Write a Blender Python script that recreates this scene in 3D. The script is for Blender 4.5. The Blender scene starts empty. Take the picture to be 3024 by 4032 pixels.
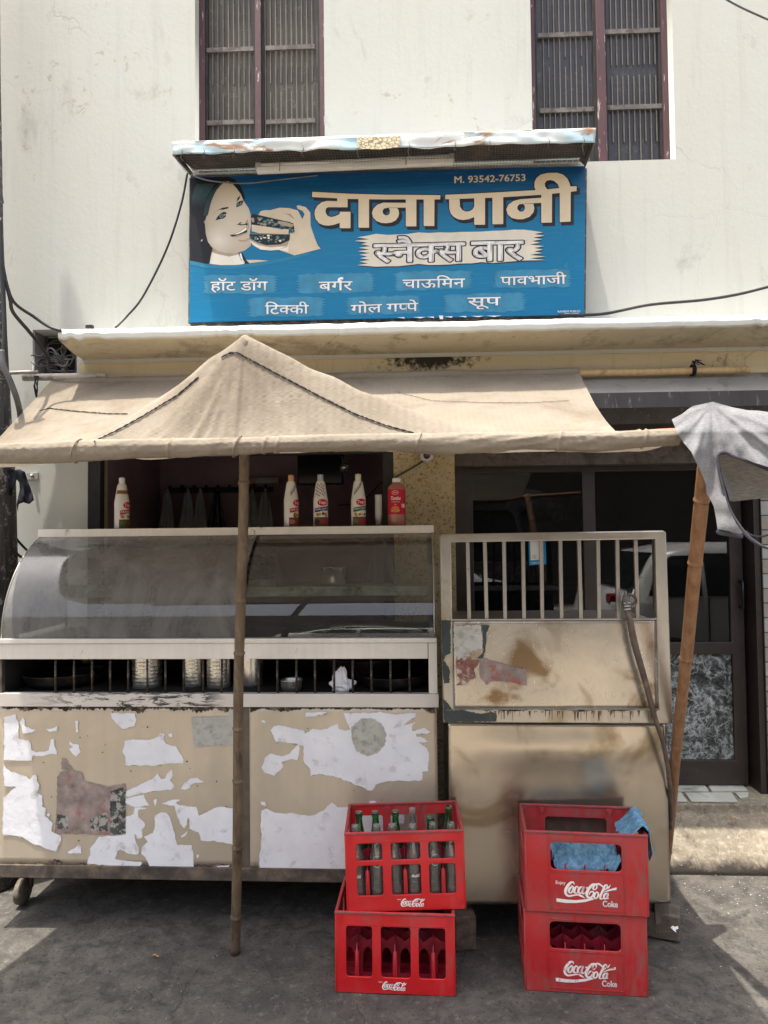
import bpy, math, random
import numpy as np
from mathutils import Vector, Matrix, noise as mnoise
from mathutils.geometry import tessellate_polygon, delaunay_2d_cdt
R = math.radians
rnd = random.Random(7)
S = bpy.context.scene
COL = S.collection

# ------------------------------------------------------------------ camera
CAMZ = 1.6
F = 2800.0
YAW, PITCH, ROLL = R(2.0), R(2.0), 0.0105
cp, sp = math.cos(PITCH), math.sin(PITCH)
fw = Vector((-math.sin(YAW) * cp, math.cos(YAW) * cp, sp))
r0 = Vector((math.cos(YAW), math.sin(YAW), 0))
u0 = r0.cross(fw)
RT = (r0 * math.cos(ROLL) - u0 * math.sin(ROLL)).normalized()
UP = (u0 * math.cos(ROLL) + r0 * math.sin(ROLL)).normalized()
CAM = Vector((0, 0, CAMZ))
cam = bpy.data.cameras.new('camera')
cam.sensor_fit = 'HORIZONTAL'
cam.sensor_width = 36
cam.lens = F / 3024 * 36
cam.clip_start = 0.05
cam.clip_end = 500
camo = bpy.data.objects.new('camera', cam)
M = Matrix((RT, UP, -fw)).transposed().to_4x4()
M.translation = CAM
camo.matrix_world = M
COL.objects.link(camo)
S.camera = camo

# ------------------------------------------------------------------ light
SUNDIR = Vector((0.17, 0.11, -1)).normalized()
W = bpy.data.worlds.new('World')
S.world = W
W.use_nodes = True
nt = W.node_tree
nt.nodes.clear()
sky = nt.nodes.new('ShaderNodeTexSky')
sky.sky_type = 'NISHITA'
sky.sun_disc = False
sky.sun_elevation = math.asin(-SUNDIR.z)
sky.sun_rotation = math.atan2(-SUNDIR.x, -SUNDIR.y)
sky.air_density = 1.0
sky.dust_density = 6.0
sky.ozone_density = 1.0
bg = nt.nodes.new('ShaderNodeBackground')
bg.inputs[1].default_value = 0.15
wo = nt.nodes.new('ShaderNodeOutputWorld')
hs_ = nt.nodes.new('ShaderNodeHueSaturation')
hs_.inputs['Saturation'].default_value = 0.55   # dusty, nearly white summer sky
nt.links.new(sky.outputs[0], hs_.inputs['Color'])
nt.links.new(hs_.outputs[0], bg.inputs[0])
nt.links.new(bg.outputs[0], wo.inputs[0])
sl = bpy.data.lights.new('sun', 'SUN')
sl.energy = 3.2
sl.angle = R(0.6)
sl.color = (1.0, 0.93, 0.82)
slo = bpy.data.objects.new('sun', sl)
slo.rotation_euler = SUNDIR.to_track_quat('-Z', 'Y').to_euler()
slo.location = (-1, 0, 8)
COL.objects.link(slo)
S.view_settings.view_transform = 'Standard'
S.view_settings.look = 'None'
S.view_settings.exposure = 1.36
S.view_settings.gamma = 1.0
S.view_settings.use_curve_mapping = False
S.cycles.max_bounces = 10
S.cycles.diffuse_bounces = 4
S.cycles.glossy_bounces = 4
S.cycles.transparent_max_bounces = 16
S.cycles.caustics_reflective = False
S.cycles.caustics_refractive = False

# ------------------------------------------------------------------ helpers: geometry of the place
def ray(px, py):
    return fw + RT * ((px - 1512) / F) + UP * ((2016 - py) / F)

def at(px, py, Y):
    d = ray(px, py)
    return CAM + d * (Y / d.y)

def onz(px, py, z):
    d = ray(px, py)
    return CAM + d * ((z - CAMZ) / d.z)

class Frame:
    """local frame of a thing: x to the right, y away, z up"""
    def __init__(s, loc, rz):
        s.m = Matrix.Translation(loc) @ Matrix.Rotation(rz, 4, 'Z')
        s.i = s.m.inverted()
    def at(s, px, py, y=0.0):
        o = s.i @ CAM
        d = s.i.to_3x3() @ ray(px, py)
        return o + d * ((y - o.y) / d.y)

class MB:
    def __init__(s):
        s.v = []; s.f = []; s.m = []; s.sm = []
    def add(s, vs, fs, mi=0, smooth=False):
        b = len(s.v)
        s.v += [tuple(v) for v in vs]
        for f in fs:
            s.f.append([b + i for i in f]); s.m.append(mi); s.sm.append(smooth)
        return s
    def box(s, x0, x1, y0, y1, z0, z1, mi=0):
        vs = [(x, y, z) for x in (x0, x1) for y in (y0, y1) for z in (z0, z1)]
        return s.add(vs, [(0, 1, 3, 2), (4, 6, 7, 5), (0, 4, 5, 1), (2, 3, 7, 6), (0, 2, 6, 4), (1, 5, 7, 3)], mi)
    def hexa(s, q, d, mi=0):
        """q: four corner points, d: extrusion vector"""
        q = [Vector(p) for p in q]; d = Vector(d)
        vs = q + [p + d for p in q]
        return s.add(vs, [(0, 1, 2, 3), (7, 6, 5, 4), (0, 4, 5, 1), (1, 5, 6, 2), (2, 6, 7, 3), (3, 7, 4, 0)], mi)
    def tube(s, pts, r, n=8, mi=0, cap=True, smooth=True):
        pts = [Vector(p) for p in pts]
        if not isinstance(r, (list, tuple)): r = [r] * len(pts)
        vs = []; fs = []
        nrm = None
        for i, p in enumerate(pts):
            a = pts[max(i - 1, 0)]; b = pts[min(i + 1, len(pts) - 1)]
            t = (b - a).normalized() if (b - a).length > 1e-9 else Vector((0, 0, 1))
            if nrm is None:
                nrm = t.orthogonal().normalized()
            else:
                nrm = (nrm - t * nrm.dot(t))
                nrm = nrm.normalized() if nrm.length > 1e-6 else t.orthogonal().normalized()
            bn = t.cross(nrm)
            for k in range(n):
                an = 2 * math.pi * k / n
                vs.append(p + (nrm * math.cos(an) + bn * math.sin(an)) * r[i])
        for i in range(len(pts) - 1):
            for k in range(n):
                k2 = (k + 1) % n
                fs.append((i * n + k, i * n + k2, (i + 1) * n + k2, (i + 1) * n + k))
        if cap:
            fs.append(tuple(range(n))[::-1]); fs.append(tuple((len(pts) - 1) * n + k for k in range(n)))
        return s.add(vs, fs, mi, smooth)
    def lathe(s, prof, c=(0, 0, 0), n=20, mi=0, axis='Z', smooth=True, closed=False):
        c = Vector(c); vs = []; fs = []
        for (r, h) in prof:
            for k in range(n):
                a = 2 * math.pi * k / n
                if axis == 'Z': o = Vector((r * math.cos(a), r * math.sin(a), h))
                elif axis == 'Y': o = Vector((r * math.cos(a), h, r * math.sin(a)))
                else: o = Vector((h, r * math.cos(a), r * math.sin(a)))
                vs.append(c + o)
        m = len(prof)
        for i in range(m if closed else m - 1):
            j = (i + 1) % m
            for k in range(n):
                k2 = (k + 1) % n
                fs.append((i * n + k, i * n + k2, j * n + k2, j * n + k))
        if not closed:
            if prof[0][0] > 1e-5: fs.append(tuple(range(n))[::-1])
            if prof[-1][0] > 1e-5: fs.append(tuple((m - 1) * n + k for k in range(n)))
        return s.add(vs, fs, mi, smooth)
    def grid(s, fn, nu, nv, mi=0, smooth=True):
        vs = [fn(i / nu, j / nv) for j in range(nv + 1) for i in range(nu + 1)]
        fs = [(j * (nu + 1) + i, j * (nu + 1) + i + 1, (j + 1) * (nu + 1) + i + 1, (j + 1) * (nu + 1) + i) for j in range(nv) for i in range(nu)]
        return s.add(vs, fs, mi, smooth)
    def poly(s, pts, mi=0):
        pts = [Vector(p) for p in pts]
        tris = tessellate_polygon([pts])
        return s.add(pts, [tuple(t) for t in tris], mi)
    def mesh(s, name):
        me = bpy.data.meshes.new(name)
        me.from_pydata(s.v, [], s.f)
        me.polygons.foreach_set('use_smooth', s.sm)
        me.polygons.foreach_set('material_index', s.m)
        me.update()
        return me
    def build(s, name, mats, parent=None, local=False, bevel=0, solid=0):
        return link(s.mesh(name), name, mats, parent, local, bevel, solid)

def link(me, name, mats, parent=None, local=False, bevel=0, solid=0):
    if not isinstance(mats, (list, tuple)): mats = [mats]
    if len(me.materials): me.materials.clear()
    for m in mats: me.materials.append(m)
    o = bpy.data.objects.new(name, me)
    COL.objects.link(o)
    if parent is not None:
        o.parent = parent
        if not local:
            o.matrix_parent_inverse = wm(parent).inverted()
    if solid:
        md = o.modifiers.new('solid', 'SOLIDIFY'); md.thickness = solid; md.offset = 0
    if bevel:
        md = o.modifiers.new('bevel', 'BEVEL'); md.width = bevel; md.segments = 2; md.limit_method = 'ANGLE'; md.angle_limit = R(40)
    return o

def wm(o):
    m = Matrix.LocRotScale(o.location, o.rotation_euler, o.scale)
    if o.parent: return wm(o.parent) @ o.matrix_parent_inverse @ m
    return m

def tag(o, label=None, cat=None, group=None, kind=None):
    if label: o['label'] = label
    if cat: o['category'] = cat
    if group: o['group'] = group
    if kind: o['kind'] = kind
    return o

def thing(name, label, cat, loc=(0, 0, 0), rot=(0, 0, 0), group=None):
    o = bpy.data.objects.new(name, None)
    o.empty_display_size = 0.1
    COL.objects.link(o)
    o.location = loc; o.rotation_euler = rot
    return tag(o, label, cat, group)

def copy_tree(o, parent=None):
    c = o.copy(); COL.objects.link(c)
    if parent: c.parent = parent
    for ch in [k for k in S.objects if k.parent == o]:
        copy_tree(ch, c)
    return c

def curve_plate(outer, holes, th, bevel=0.0, res=3):
    """plate in the XZ plane, thickness th along Y (centred), with holes"""
    c = bpy.data.curves.new('plate', 'CURVE'); c.dimensions = '2D'; c.fill_mode = 'BOTH'
    c.extrude = max(th / 2 - bevel, 1e-4); c.bevel_depth = bevel; c.bevel_resolution = 1 if bevel else 0
    for pts in [outer] + list(holes):
        sp_ = c.splines.new('POLY'); sp_.points.add(len(pts) - 1)
        for i, p in enumerate(pts): sp_.points[i].co = (p[0], p[1], 0, 1)
        sp_.use_cyclic_u = True
    o = bpy.data.objects.new('plate', c); COL.objects.link(o)
    dg = bpy.context.evaluated_depsgraph_get()
    me = bpy.data.meshes.new_from_object(o.evaluated_get(dg))
    bpy.data.objects.remove(o); bpy.data.curves.remove(c)
    me.transform(Matrix.Rotation(R(90), 4, 'X'))
    return me

def rect(x0, x1, z0, z1): return [(x0, z0), (x1, z0), (x1, z1), (x0, z1)]
def rrect(x0, x1, z0, z1, r, n=3):
    out = []
    for cx, cz, a0 in ((x1 - r, z0 + r, -90), (x1 - r, z1 - r, 0), (x0 + r, z1 - r, 90), (x0 + r, z0 + r, 180)):
        for k in range(n + 1):
            a = R(a0 + 90 * k / n)
            out.append((cx + r * math.cos(a), cz + r * math.sin(a)))
    return out

def catmull(pts, k=6):
    P = [np.array(p, float) for p in pts]
    P = [2 * P[0] - P[1]] + P + [2 * P[-1] - P[-2]]
    out = []
    for i in range(1, len(P) - 2):
        a, b, c, d = P[i - 1:i + 3]
        for j in range(k):
            t = j / k
            out.append(0.5 * ((2 * b) + (-a + c) * t + (2 * a - 5 * b + 4 * c - d) * t * t + (-a + 3 * b - 3 * c + d) * t ** 3))
    out.append(P[-2])
    return out

def nz(x, y=0.0, z=0.0): return mnoise.noise(Vector((x, y, z)))

# ------------------------------------------------------------------ helpers: materials
def srgb(r, g, b):
    f = lambda c: (c / 255 / 12.92) if c / 255 <= .04045 else ((c / 255 + .055) / 1.055) ** 2.4
    return (f(r), f(g), f(b), 1)

class MT:
    def __init__(s, name):
        s.mat = bpy.data.materials.new(name); s.mat.use_nodes = True
        s.t = s.mat.node_tree; s.t.nodes.clear()
        s.out = s.n('ShaderNodeOutputMaterial')
        s.tc = s.n('ShaderNodeTexCoord')
        s.co = s.tc.outputs['Object']
    def n(s, ty, **kw):
        nd = s.t.nodes.new(ty)
        for k, v in kw.items(): setattr(nd, k, v)
        return nd
    def l(s, a, b): s.t.links.new(a, b)
    def val(s, sock, v):
        if hasattr(v, 'is_linked') or isinstance(v, bpy.types.NodeSocket): s.l(v, sock)
        else: sock.default_value = v
    def mapping(s, scale=(1, 1, 1), rot=(0, 0, 0), loc=(0, 0, 0), src=None):
        m = s.n('ShaderNodeMapping')
        m.inputs['Scale'].default_value = scale; m.inputs['Rotation'].default_value = rot; m.inputs['Location'].default_value = loc
        s.l(src or s.co, m.inputs[0]); return m.outputs[0]
    def noise(s, scale, detail=4, rough=0.55, co=None, dist=0.0):
        n = s.n('ShaderNodeTexNoise'); n.inputs['Scale'].default_value = scale
        n.inputs['Detail'].default_value = detail; n.inputs['Roughness'].default_value = rough; n.inputs['Distortion'].default_value = dist
        s.l(co or s.co, n.inputs['Vector']); return n.outputs[0]
    def ramp(s, fac, a, b, ca=(0, 0, 0, 1), cb=(1, 1, 1, 1)):
        n = s.n('ShaderNodeValToRGB'); e = n.color_ramp.elements
        e[0].position = a; e[1].position = b; e[0].color = ca; e[1].color = cb
        s.l(fac, n.inputs[0]); return n.outputs[0]
    def mix(s, fac, a, b, mode='MIX'):
        n = s.n('ShaderNodeMix', data_type='RGBA', blend_type=mode)
        s.val(n.inputs[0], fac); s.val(n.inputs[6], a); s.val(n.inputs[7], b)
        return n.outputs[2]
    def math(s, op, a, b=0.0):
        n = s.n('ShaderNodeMath', operation=op); s.val(n.inputs[0], a); s.val(n.inputs[1], b); return n.outputs[0]
    def cracks(s, scale, width=0.02, co=None, warp=0.25):
        nn = s.n('ShaderNodeTexNoise'); nn.inputs['Scale'].default_value = scale * 1.7; nn.inputs['Detail'].default_value = 5
        s.l(co or s.co, nn.inputs['Vector'])
        m = s.n('ShaderNodeVectorMath', operation='MULTIPLY_ADD'); s.l(nn.outputs['Color'], m.inputs[0])
        m.inputs[1].default_value = (warp / scale * 2,) * 3; s.l(co or s.co, m.inputs[2])
        v = s.n('ShaderNodeTexVoronoi', feature='DISTANCE_TO_EDGE'); v.inputs['Scale'].default_value = scale
        s.l(m.outputs[0], v.inputs['Vector'])
        return s.ramp(v.outputs['Distance'], 0.0, width, (1, 1, 1, 1), (0, 0, 0, 1))
    def bump(s, h, strength=0.3, dist=0.002, nrm=None):
        b = s.n('ShaderNodeBump'); b.inputs['Strength'].default_value = strength; b.inputs['Distance'].default_value = dist
        s.l(h, b.inputs['Height'])
        if nrm: s.l(nrm, b.inputs['Normal'])
        return b.outputs[0]
    def bsdf(s, col, rough=0.6, metal=0.0, nrm=None, spec=0.5, **kw):
        p = s.n('ShaderNodeBsdfPrincipled')
        s.val(p.inputs['Base Color'], col); s.val(p.inputs['Roughness'], rough); s.val(p.inputs['Metallic'], metal)
        p.inputs['Specular IOR Level'].default_value = spec
        for k, v in kw.items(): p.inputs[k.replace('_', ' ')].default_value = v
        if nrm: s.l(nrm, p.inputs['Normal'])
        s.l(p.outputs[0], s.out.inputs[0]); s.p = p
        return s.mat

def simple(name, c, rough=.6, metal=0., var=.12, scale=12, bump=.15, bscale=60, bdist=.002, dirt=None, dirtscale=5, dirtlo=.52, dirthi=.7, spec=.5, streak=None):
    """a base colour with soft variation, optional dirt blotches and a fine relief"""
    m = MT(name)
    co = m.mapping(streak) if streak else m.co
    n1 = m.noise(scale, 5, .6, co)
    dark = tuple(x * (1 - var * 1.6) for x in c[:3]) + (1,)
    lite = tuple(min(1, x * (1 + var)) for x in c[:3]) + (1,)
    col = m.mix(m.ramp(n1, .3, .7), dark, lite)
    if dirt:
        n2 = m.noise(dirtscale, 8, .65, co, .3)
        col = m.mix(m.ramp(n2, dirtlo, dirthi), col, dirt)
    nb = m.bump(m.noise(bscale, 5, .6), bump, bdist) if bump else None
    rg = m.ramp(m.noise(scale * 1.7, 4, .6), .3, .7, (rough * .85,) * 3 + (1,), (min(1, rough * 1.15),) * 3 + (1,))
    return m.bsdf(col, rg, metal, nb, spec)

# ------------------------------------------------------------------ materials
def mat_plaster(name, base, peel, grime, grime_amt=.62, peel_amt=.70, crack=True, bump=.5, hmask=None):
    m = MT(name)
    big = m.noise(.9, 4, .6)
    c = m.mix(m.ramp(big, .3, .7), tuple(x * .93 for x in base[:3]) + (1,), base)
    c = m.mix(m.ramp(m.noise(2.1, 5, .6, m.mapping((1, 1, .35))), .35, .75), c, tuple(x * y for x, y in zip(base[:3], (.95, .97, 1.02))) + (1,))
    # flaked paint
    pk = m.noise(9, 9, .72, m.mapping((1, 1, .75)), .4)
    pm = m.math('MULTIPLY', m.ramp(pk, peel_amt - .02, peel_amt + .02), m.ramp(m.noise(1.3, 2), .48, .62))
    c = m.mix(pm, c, peel)
    # grime
    g = m.noise(3.5, 10, .7, m.mapping((1, 1, .6)), .5)
    gm = m.ramp(g, grime_amt, grime_amt + .16)
    c = m.mix(m.math('MULTIPLY', gm, .6), c, grime)
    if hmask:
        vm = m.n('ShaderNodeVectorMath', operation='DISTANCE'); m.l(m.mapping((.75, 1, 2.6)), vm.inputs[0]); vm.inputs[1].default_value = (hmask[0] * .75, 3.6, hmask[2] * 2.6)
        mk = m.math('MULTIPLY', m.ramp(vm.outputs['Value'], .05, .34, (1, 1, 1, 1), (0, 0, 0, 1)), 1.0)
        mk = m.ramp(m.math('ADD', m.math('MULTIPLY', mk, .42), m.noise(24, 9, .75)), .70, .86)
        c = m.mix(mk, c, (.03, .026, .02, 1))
    h = m.mix(.5, m.noise(14, 6, .6), m.noise(48, 4, .6))
    if crack:
        k = m.math('MULTIPLY', m.cracks(1.5, .006, warp=.35), m.ramp(m.noise(.8, 2, .5, m.mapping(loc=(5, 3, 1))), .42, .6))
        c = m.mix(m.math('MULTIPLY', k, .35), c, grime)
        h = m.mix(m.math('MULTIPLY', k, .6), h, (0, 0, 0, 1))
    h = m.mix(m.math('MULTIPLY', pm, .3), h, (.2, .2, .2, 1))
    st_ = m.ramp(m.noise(3, 6, .7, m.mapping((5, 5, .3))), .52, .75)
    c = m.mix(m.math('MULTIPLY', st_, .22), c, grime)
    nb = m.bump(h, bump, .004)
    return m.bsdf(c, .85, 0, nb, .25)

WHITE = mat_plaster('white_lime_plaster', (.52, .52, .47, 1), (.41, .38, .31, 1), (.25, .24, .21, 1), .58, .62, bump=.32)
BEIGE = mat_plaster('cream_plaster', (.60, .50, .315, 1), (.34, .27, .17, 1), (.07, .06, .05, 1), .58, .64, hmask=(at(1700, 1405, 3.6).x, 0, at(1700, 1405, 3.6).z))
LEDGE = mat_plaster('ledge_sunlit_white', (.60, .61, .565, 1), (.50, .46, .38, 1), (.30, .28, .24, 1), .62, .68)  # whiter than the wall: the fascia's sunlight is put into the colour
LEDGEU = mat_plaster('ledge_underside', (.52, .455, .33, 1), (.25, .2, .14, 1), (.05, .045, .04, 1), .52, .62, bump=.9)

def mat_pillar():
    m = MT('mossy_render')
    c = m.mix(m.ramp(m.noise(3, 5), .3, .7), (.36, .28, .15, 1), (.5, .41, .25, 1))
    c = m.mix(m.ramp(m.noise(75, 6, .75), .52, .62), c, (.15, .115, .06, 1))
    c = m.mix(m.math('MULTIPLY', m.ramp(m.noise(5, 8, .7), .56, .75), .6), c, (.12, .1, .08, 1))
    return m.bsdf(c, .9, 0, m.bump(m.noise(40, 6), .6, .006), .2)
PILLAR = mat_pillar()

def mat_ground():
    m = MT('worn_street_concrete')
    a = m.noise(1.3, 6, .6)
    c = m.mix(m.ramp(a, .3, .7), (.056, .052, .047, 1), (.140, .128, .112, 1))
    c = m.mix(m.ramp(m.noise(9, 9, .7, dist=.6), .42, .62), c, (.052, .048, .044, 1))
    c = m.mix(m.math('MULTIPLY', m.ramp(m.noise(26, 8, .75), .54, .72), .7), c, (.20, .185, .16, 1))
    c = m.mix(m.ramp(m.noise(90, 5, .7), .56, .66), c, (.03, .028, .027, 1))
    k = m.math('MULTIPLY', m.cracks(1.1, .006, warp=.7), m.ramp(m.noise(.9, 2, .5, m.mapping(loc=(2, 9, 1))), .48, .6))
    c = m.mix(m.math('MULTIPLY', k, .5), c, (.02, .018, .016, 1))
    h = m.mix(.45, m.noise(11, 8, .65, dist=.4), m.noise(75, 6, .7))
    h = m.mix(m.math('MULTIPLY', k, .8), h, (0, 0, 0, 1))
    return m.bsdf(c, .88, 0, m.bump(h, .75, .009), .3)
GROUND = mat_ground()
def mat_step():
    m = MT('worn_step_cement')
    c = m.mix(m.ramp(m.noise(6, 7, .65, m.mapping((.6, 1, 1)), .6), .32, .66), (.15, .128, .10, 1), (.31, .27, .205, 1))
    c = m.mix(m.math('MULTIPLY', m.ramp(m.noise(34, 8, .75), .50, .66), .7), c, (.42, .37, .29, 1))
    c = m.mix(m.math('MULTIPLY', m.ramp(m.noise(16, 9, .75, None, .8), .54, .66), .8), c, (.07, .06, .05, 1))
    sx = m.n('ShaderNodeSeparateXYZ'); m.l(m.co, sx.inputs[0])
    f = m.math('ADD', sx.outputs[2], m.math('MULTIPLY', m.math('SUBTRACT', m.noise(9, 6, .7), .5), .12))
    c = m.mix(m.ramp(f, .022, .06, (1, 1, 1, 1), (0, 0, 0, 1)), c, (.035, .03, .026, 1))
    return m.bsdf(c, .92, 0, m.bump(m.mix(.5, m.noise(18, 7, .7), m.noise(70, 5, .7)), .9, .010), .2)
STEPM = mat_step()
STEPSIDE = simple('step_cement', (.27, .235, .185), .9, 0, .35, 7, .9, 30, .010, (.09, .08, .07, 1), 9, .46, .62)

def mat_steel(name, c, rough, metal, rust=(.12, .075, .045, 1), ra=.66, streak=(14, 14, .6), bump=.08, film=None, filmhi=.5, fsc=2.3):
    m = MT(name)
    col = m.mix(m.ramp(m.noise(3, 3, .5, m.mapping(streak)), .3, .7), tuple(x * .93 for x in c[:3]) + (1,), tuple(min(1, x * 1.05) for x in c[:3]) + (1,))
    col = m.mix(m.ramp(m.noise(1.7, 5, .6, None, .8), .35, .65), col, tuple(x * .80 for x in c[:3]) + (1,))
    if film:
        fm = m.ramp(m.noise(fsc, 6, .6, dist=.9), filmhi, filmhi + .12)
        col = m.mix(fm, col, film)
    g = m.noise(6, 10, .72, dist=.4)
    rm = m.ramp(g, ra, ra + .05)
    col = m.mix(rm, col, rust)
    ro = m.mix(rm, m.ramp(m.noise(20, 5, .6, m.mapping(streak)), .3, .7, (rough * .95,) * 3 + (1,), (min(1, rough * 1.07),) * 3 + (1,)), (.8, .8, .8, 1))
    me = m.mix(rm, (metal,) * 3 + (1,), (0, 0, 0, 1))
    nb = m.bump(m.noise(2.2, 3, .5), bump * 2, .02)
    nb = m.bump(m.noise(90, 3, .6, m.mapping(streak)), bump * .12, .0005, nb)
    return m.bsdf(col, ro, me, nb, .5)
STEEL = mat_steel('dull_stainless', (.46, .43, .39), .32, .8, ra=.62)
STEELW = mat_steel('film_covered_steel', (.76, .73, .69), .40, .25, ra=.62)
PANEL = mat_steel('tan_filmed_panel', (.60, .52, .405), .40, .30, ra=.67, streak=(7, 7, .35), film=(.50, .425, .32, 1), filmhi=.55)
BOXM = mat_steel('bare_counter_steel', (.55, .485, .395), .25, .85, ra=.70, streak=(4, 4, .6), film=(.30, .235, .155, 1), filmhi=.55, bump=.16, fsc=3.1)
DOORST = mat_steel('stained_gate_sheet', (.56, .505, .425), .26, .72, ra=.68, streak=(3, 3, 1.2), film=(.20, .135, .075, 1), filmhi=.50, bump=.12, fsc=4.2)
RAILM = simple('grimy_base_rail', (.10, .083, .068), .75, .2, .3, 14, .4, 70, .003, (.20, .15, .11, 1), 14, .5, .66)
IRON = simple('old_iron_bar', (.115, .095, .08), .6, .4, .3, 30, .4, 90, .002, (.26, .22, .18, 1), 30, .52, .62)
BLACK = simple('sooty_black', (.018, .017, .017), .75, 0, .3, 9, .3, 40)
DARKB = simple('dark_brown_enamel', (.034, .024, .021), .38, 0, .2, 8, .08, 60, .001, (.09, .08, .07, 1), 22, .62, .8)
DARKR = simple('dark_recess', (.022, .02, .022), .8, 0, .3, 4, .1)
def mat_woodpaint():
    m = MT('maroon_window_paint')
    c = m.mix(m.ramp(m.noise(7, 5, .6, m.mapping((3, 3, .5))), .3, .7), (.050, .018, .024, 1), (.085, .030, .038, 1))
    c = m.mix(m.ramp(m.noise(16, 8, .7, m.mapping((3, 3, .5))), .60, .64), c, (.42, .38, .32, 1))
    return m.bsdf(c, .55, 0, m.bump(m.noise(40, 5, .6, m.mapping((4, 4, .5))), .4, .003))
MAROON = mat_woodpaint()
def mat_netpane(name, c, lo):
    m = MT(name)
    n = m.noise(2.5, 5, .6, m.mapping((1, 1, .5)))
    c1 = m.mix(m.ramp(n, .3, .7), tuple(x * .75 for x in c) + (1,), tuple(x * 1.15 for x in c) + (1,))
    c1 = m.mix(m.ramp(m.noise(26, 6, .7), .58, .66), c1, tuple(x * 1.7 for x in c) + (1,))
    return m.bsdf(c1, lo, 0, m.bump(m.noise(300, 2), .2, .001), .4)
PANE1 = mat_netpane('dusty_brown_mesh_pane', (.070, .060, .048), .55)
PANE2 = mat_netpane('dusty_grey_glass_pane', (.038, .038, .044), .35)
BARW = simple('pale_grille_bar', (.145, .13, .11), .6, .1, .25, 20, .2)
BAND = simple('grille_cross_band', (.13, .115, .105), .6, .1, .3, 18, .3, 60, .002, (.07, .045, .04, 1), 16, .5, .6)

def mat_cloth():
    m = MT('tan_canvas')
    c = m.mix(m.ramp(m.noise(3.2, 6, .6), .3, .7), (.25, .212, .162, 1), (.33, .29, .235, 1))
    c = m.mix(m.math('MULTIPLY', m.ramp(m.noise(120, 5, .7, m.mapping((.4, 1.6, 1.6))), .4, .66), .45), c, (.35, .30, .24, 1))
    c = m.mix(m.math('MULTIPLY', m.ramp(m.noise(2.6, 9, .72, m.mapping((.6, 1, 1)), .6), .50, .72), .7), c, (.15, .118, .085, 1))
    w1 = m.n('ShaderNodeTexWave'); w1.inputs['Scale'].default_value = 95; w1.inputs['Distortion'].default_value = 2.0
    m.l(m.mapping((.12, 1, 1)), w1.inputs[0])
    h = m.mix(.2, m.noise(9, 6, .65, m.mapping((.5, 1, 1)), .5), w1.outputs[1])
    nb = m.bump(h, .6, .009)
    p = m.n('ShaderNodeBsdfPrincipled'); m.l(c, p.inputs['Base Color']); p.inputs['Roughness'].default_value = .9
    p.inputs['Specular IOR Level'].default_value = .1; m.l(nb, p.inputs['Normal'])
    t = m.n('ShaderNodeBsdfTranslucent'); m.l(c, t.inputs[0]); m.l(nb, t.inputs[1])
    mx = m.n('ShaderNodeMixShader'); mx.inputs[0].default_value = .22
    m.l(p.outputs[0], mx.inputs[1]); m.l(t.outputs[0], mx.inputs[2]); m.l(mx.outputs[0], m.out.inputs[0])
    return m.mat
CANVAS = mat_cloth()
def mat_fabric(name, c1, c2, sc=50, stretch=(1, 1, 4), trans=.15):
    m = MT(name)
    c = m.mix(m.ramp(m.noise(sc, 5, .7, m.mapping(stretch)), .38, .64), c1, c2)
    nb = m.bump(m.mix(.5, m.noise(14, 4), m.noise(200, 3)), .35, .004)
    p = m.n('ShaderNodeBsdfPrincipled'); m.l(c, p.inputs['Base Color']); p.inputs['Roughness'].default_value = .95
    p.inputs['Specular IOR Level'].default_value = .1; m.l(nb, p.inputs['Normal'])
    t = m.n('ShaderNodeBsdfTranslucent'); m.l(c, t.inputs[0])
    mx = m.n('ShaderNodeMixShader'); mx.inputs[0].default_value = trans
    m.l(p.outputs[0], mx.inputs[1]); m.l(t.outputs[0], mx.inputs[2]); m.l(mx.outputs[0], m.out.inputs[0])
    return m.mat
SHIRT = mat_fabric('grey_marl_jersey', (.19, .19, .197, 1), (.275, .275, .283, 1), 110, (1, 1, 4))
SHIRTD = mat_fabric('shirt_trim', (.060, .058, .072, 1), (.085, .083, .10, 1), 40, (1, 1, 1), .05)
SHIRTI = mat_fabric('shirt_inside', (.19, .178, .16, 1), (.28, .262, .235, 1), 60, (1, 1, 5))
BLUEC = mat_fabric('blue_wiping_cloth', (.09, .21, .34, 1), (.20, .36, .50, 1), 55, (1, 1, 1), .05)
RAG = mat_fabric('black_rag', (.012, .013, .018, 1), (.03, .03, .04, 1), 30, (1, 1, 1), .0)

def mat_bamboo(name, c1, c2, knot):
    m = MT(name)
    c = m.mix(m.ramp(m.noise(9, 7, .65, m.mapping((5, 5, .5))), .3, .7), c1, c2)
    c = m.mix(m.ramp(m.noise(6, 8, .7, m.mapping((2, 2, 1))), .56, .70), c, knot)
    return m.bsdf(c, .62, 0, m.bump(m.noise(30, 6, .6, m.mapping((6, 6, .4))), .5, .004), .35)
BAMG = mat_bamboo('weathered_bamboo', (.085, .058, .036, 1), (.20, .145, .092, 1), (.04, .028, .02, 1))
BAMR = mat_bamboo('reddish_bamboo', (.20, .095, .045, 1), (.36, .20, .105, 1), (.085, .038, .020, 1))
BAMY = mat_bamboo('pale_bamboo', (.42, .28, .13, 1), (.56, .40, .21, 1), (.2, .13, .07, 1))

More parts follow.
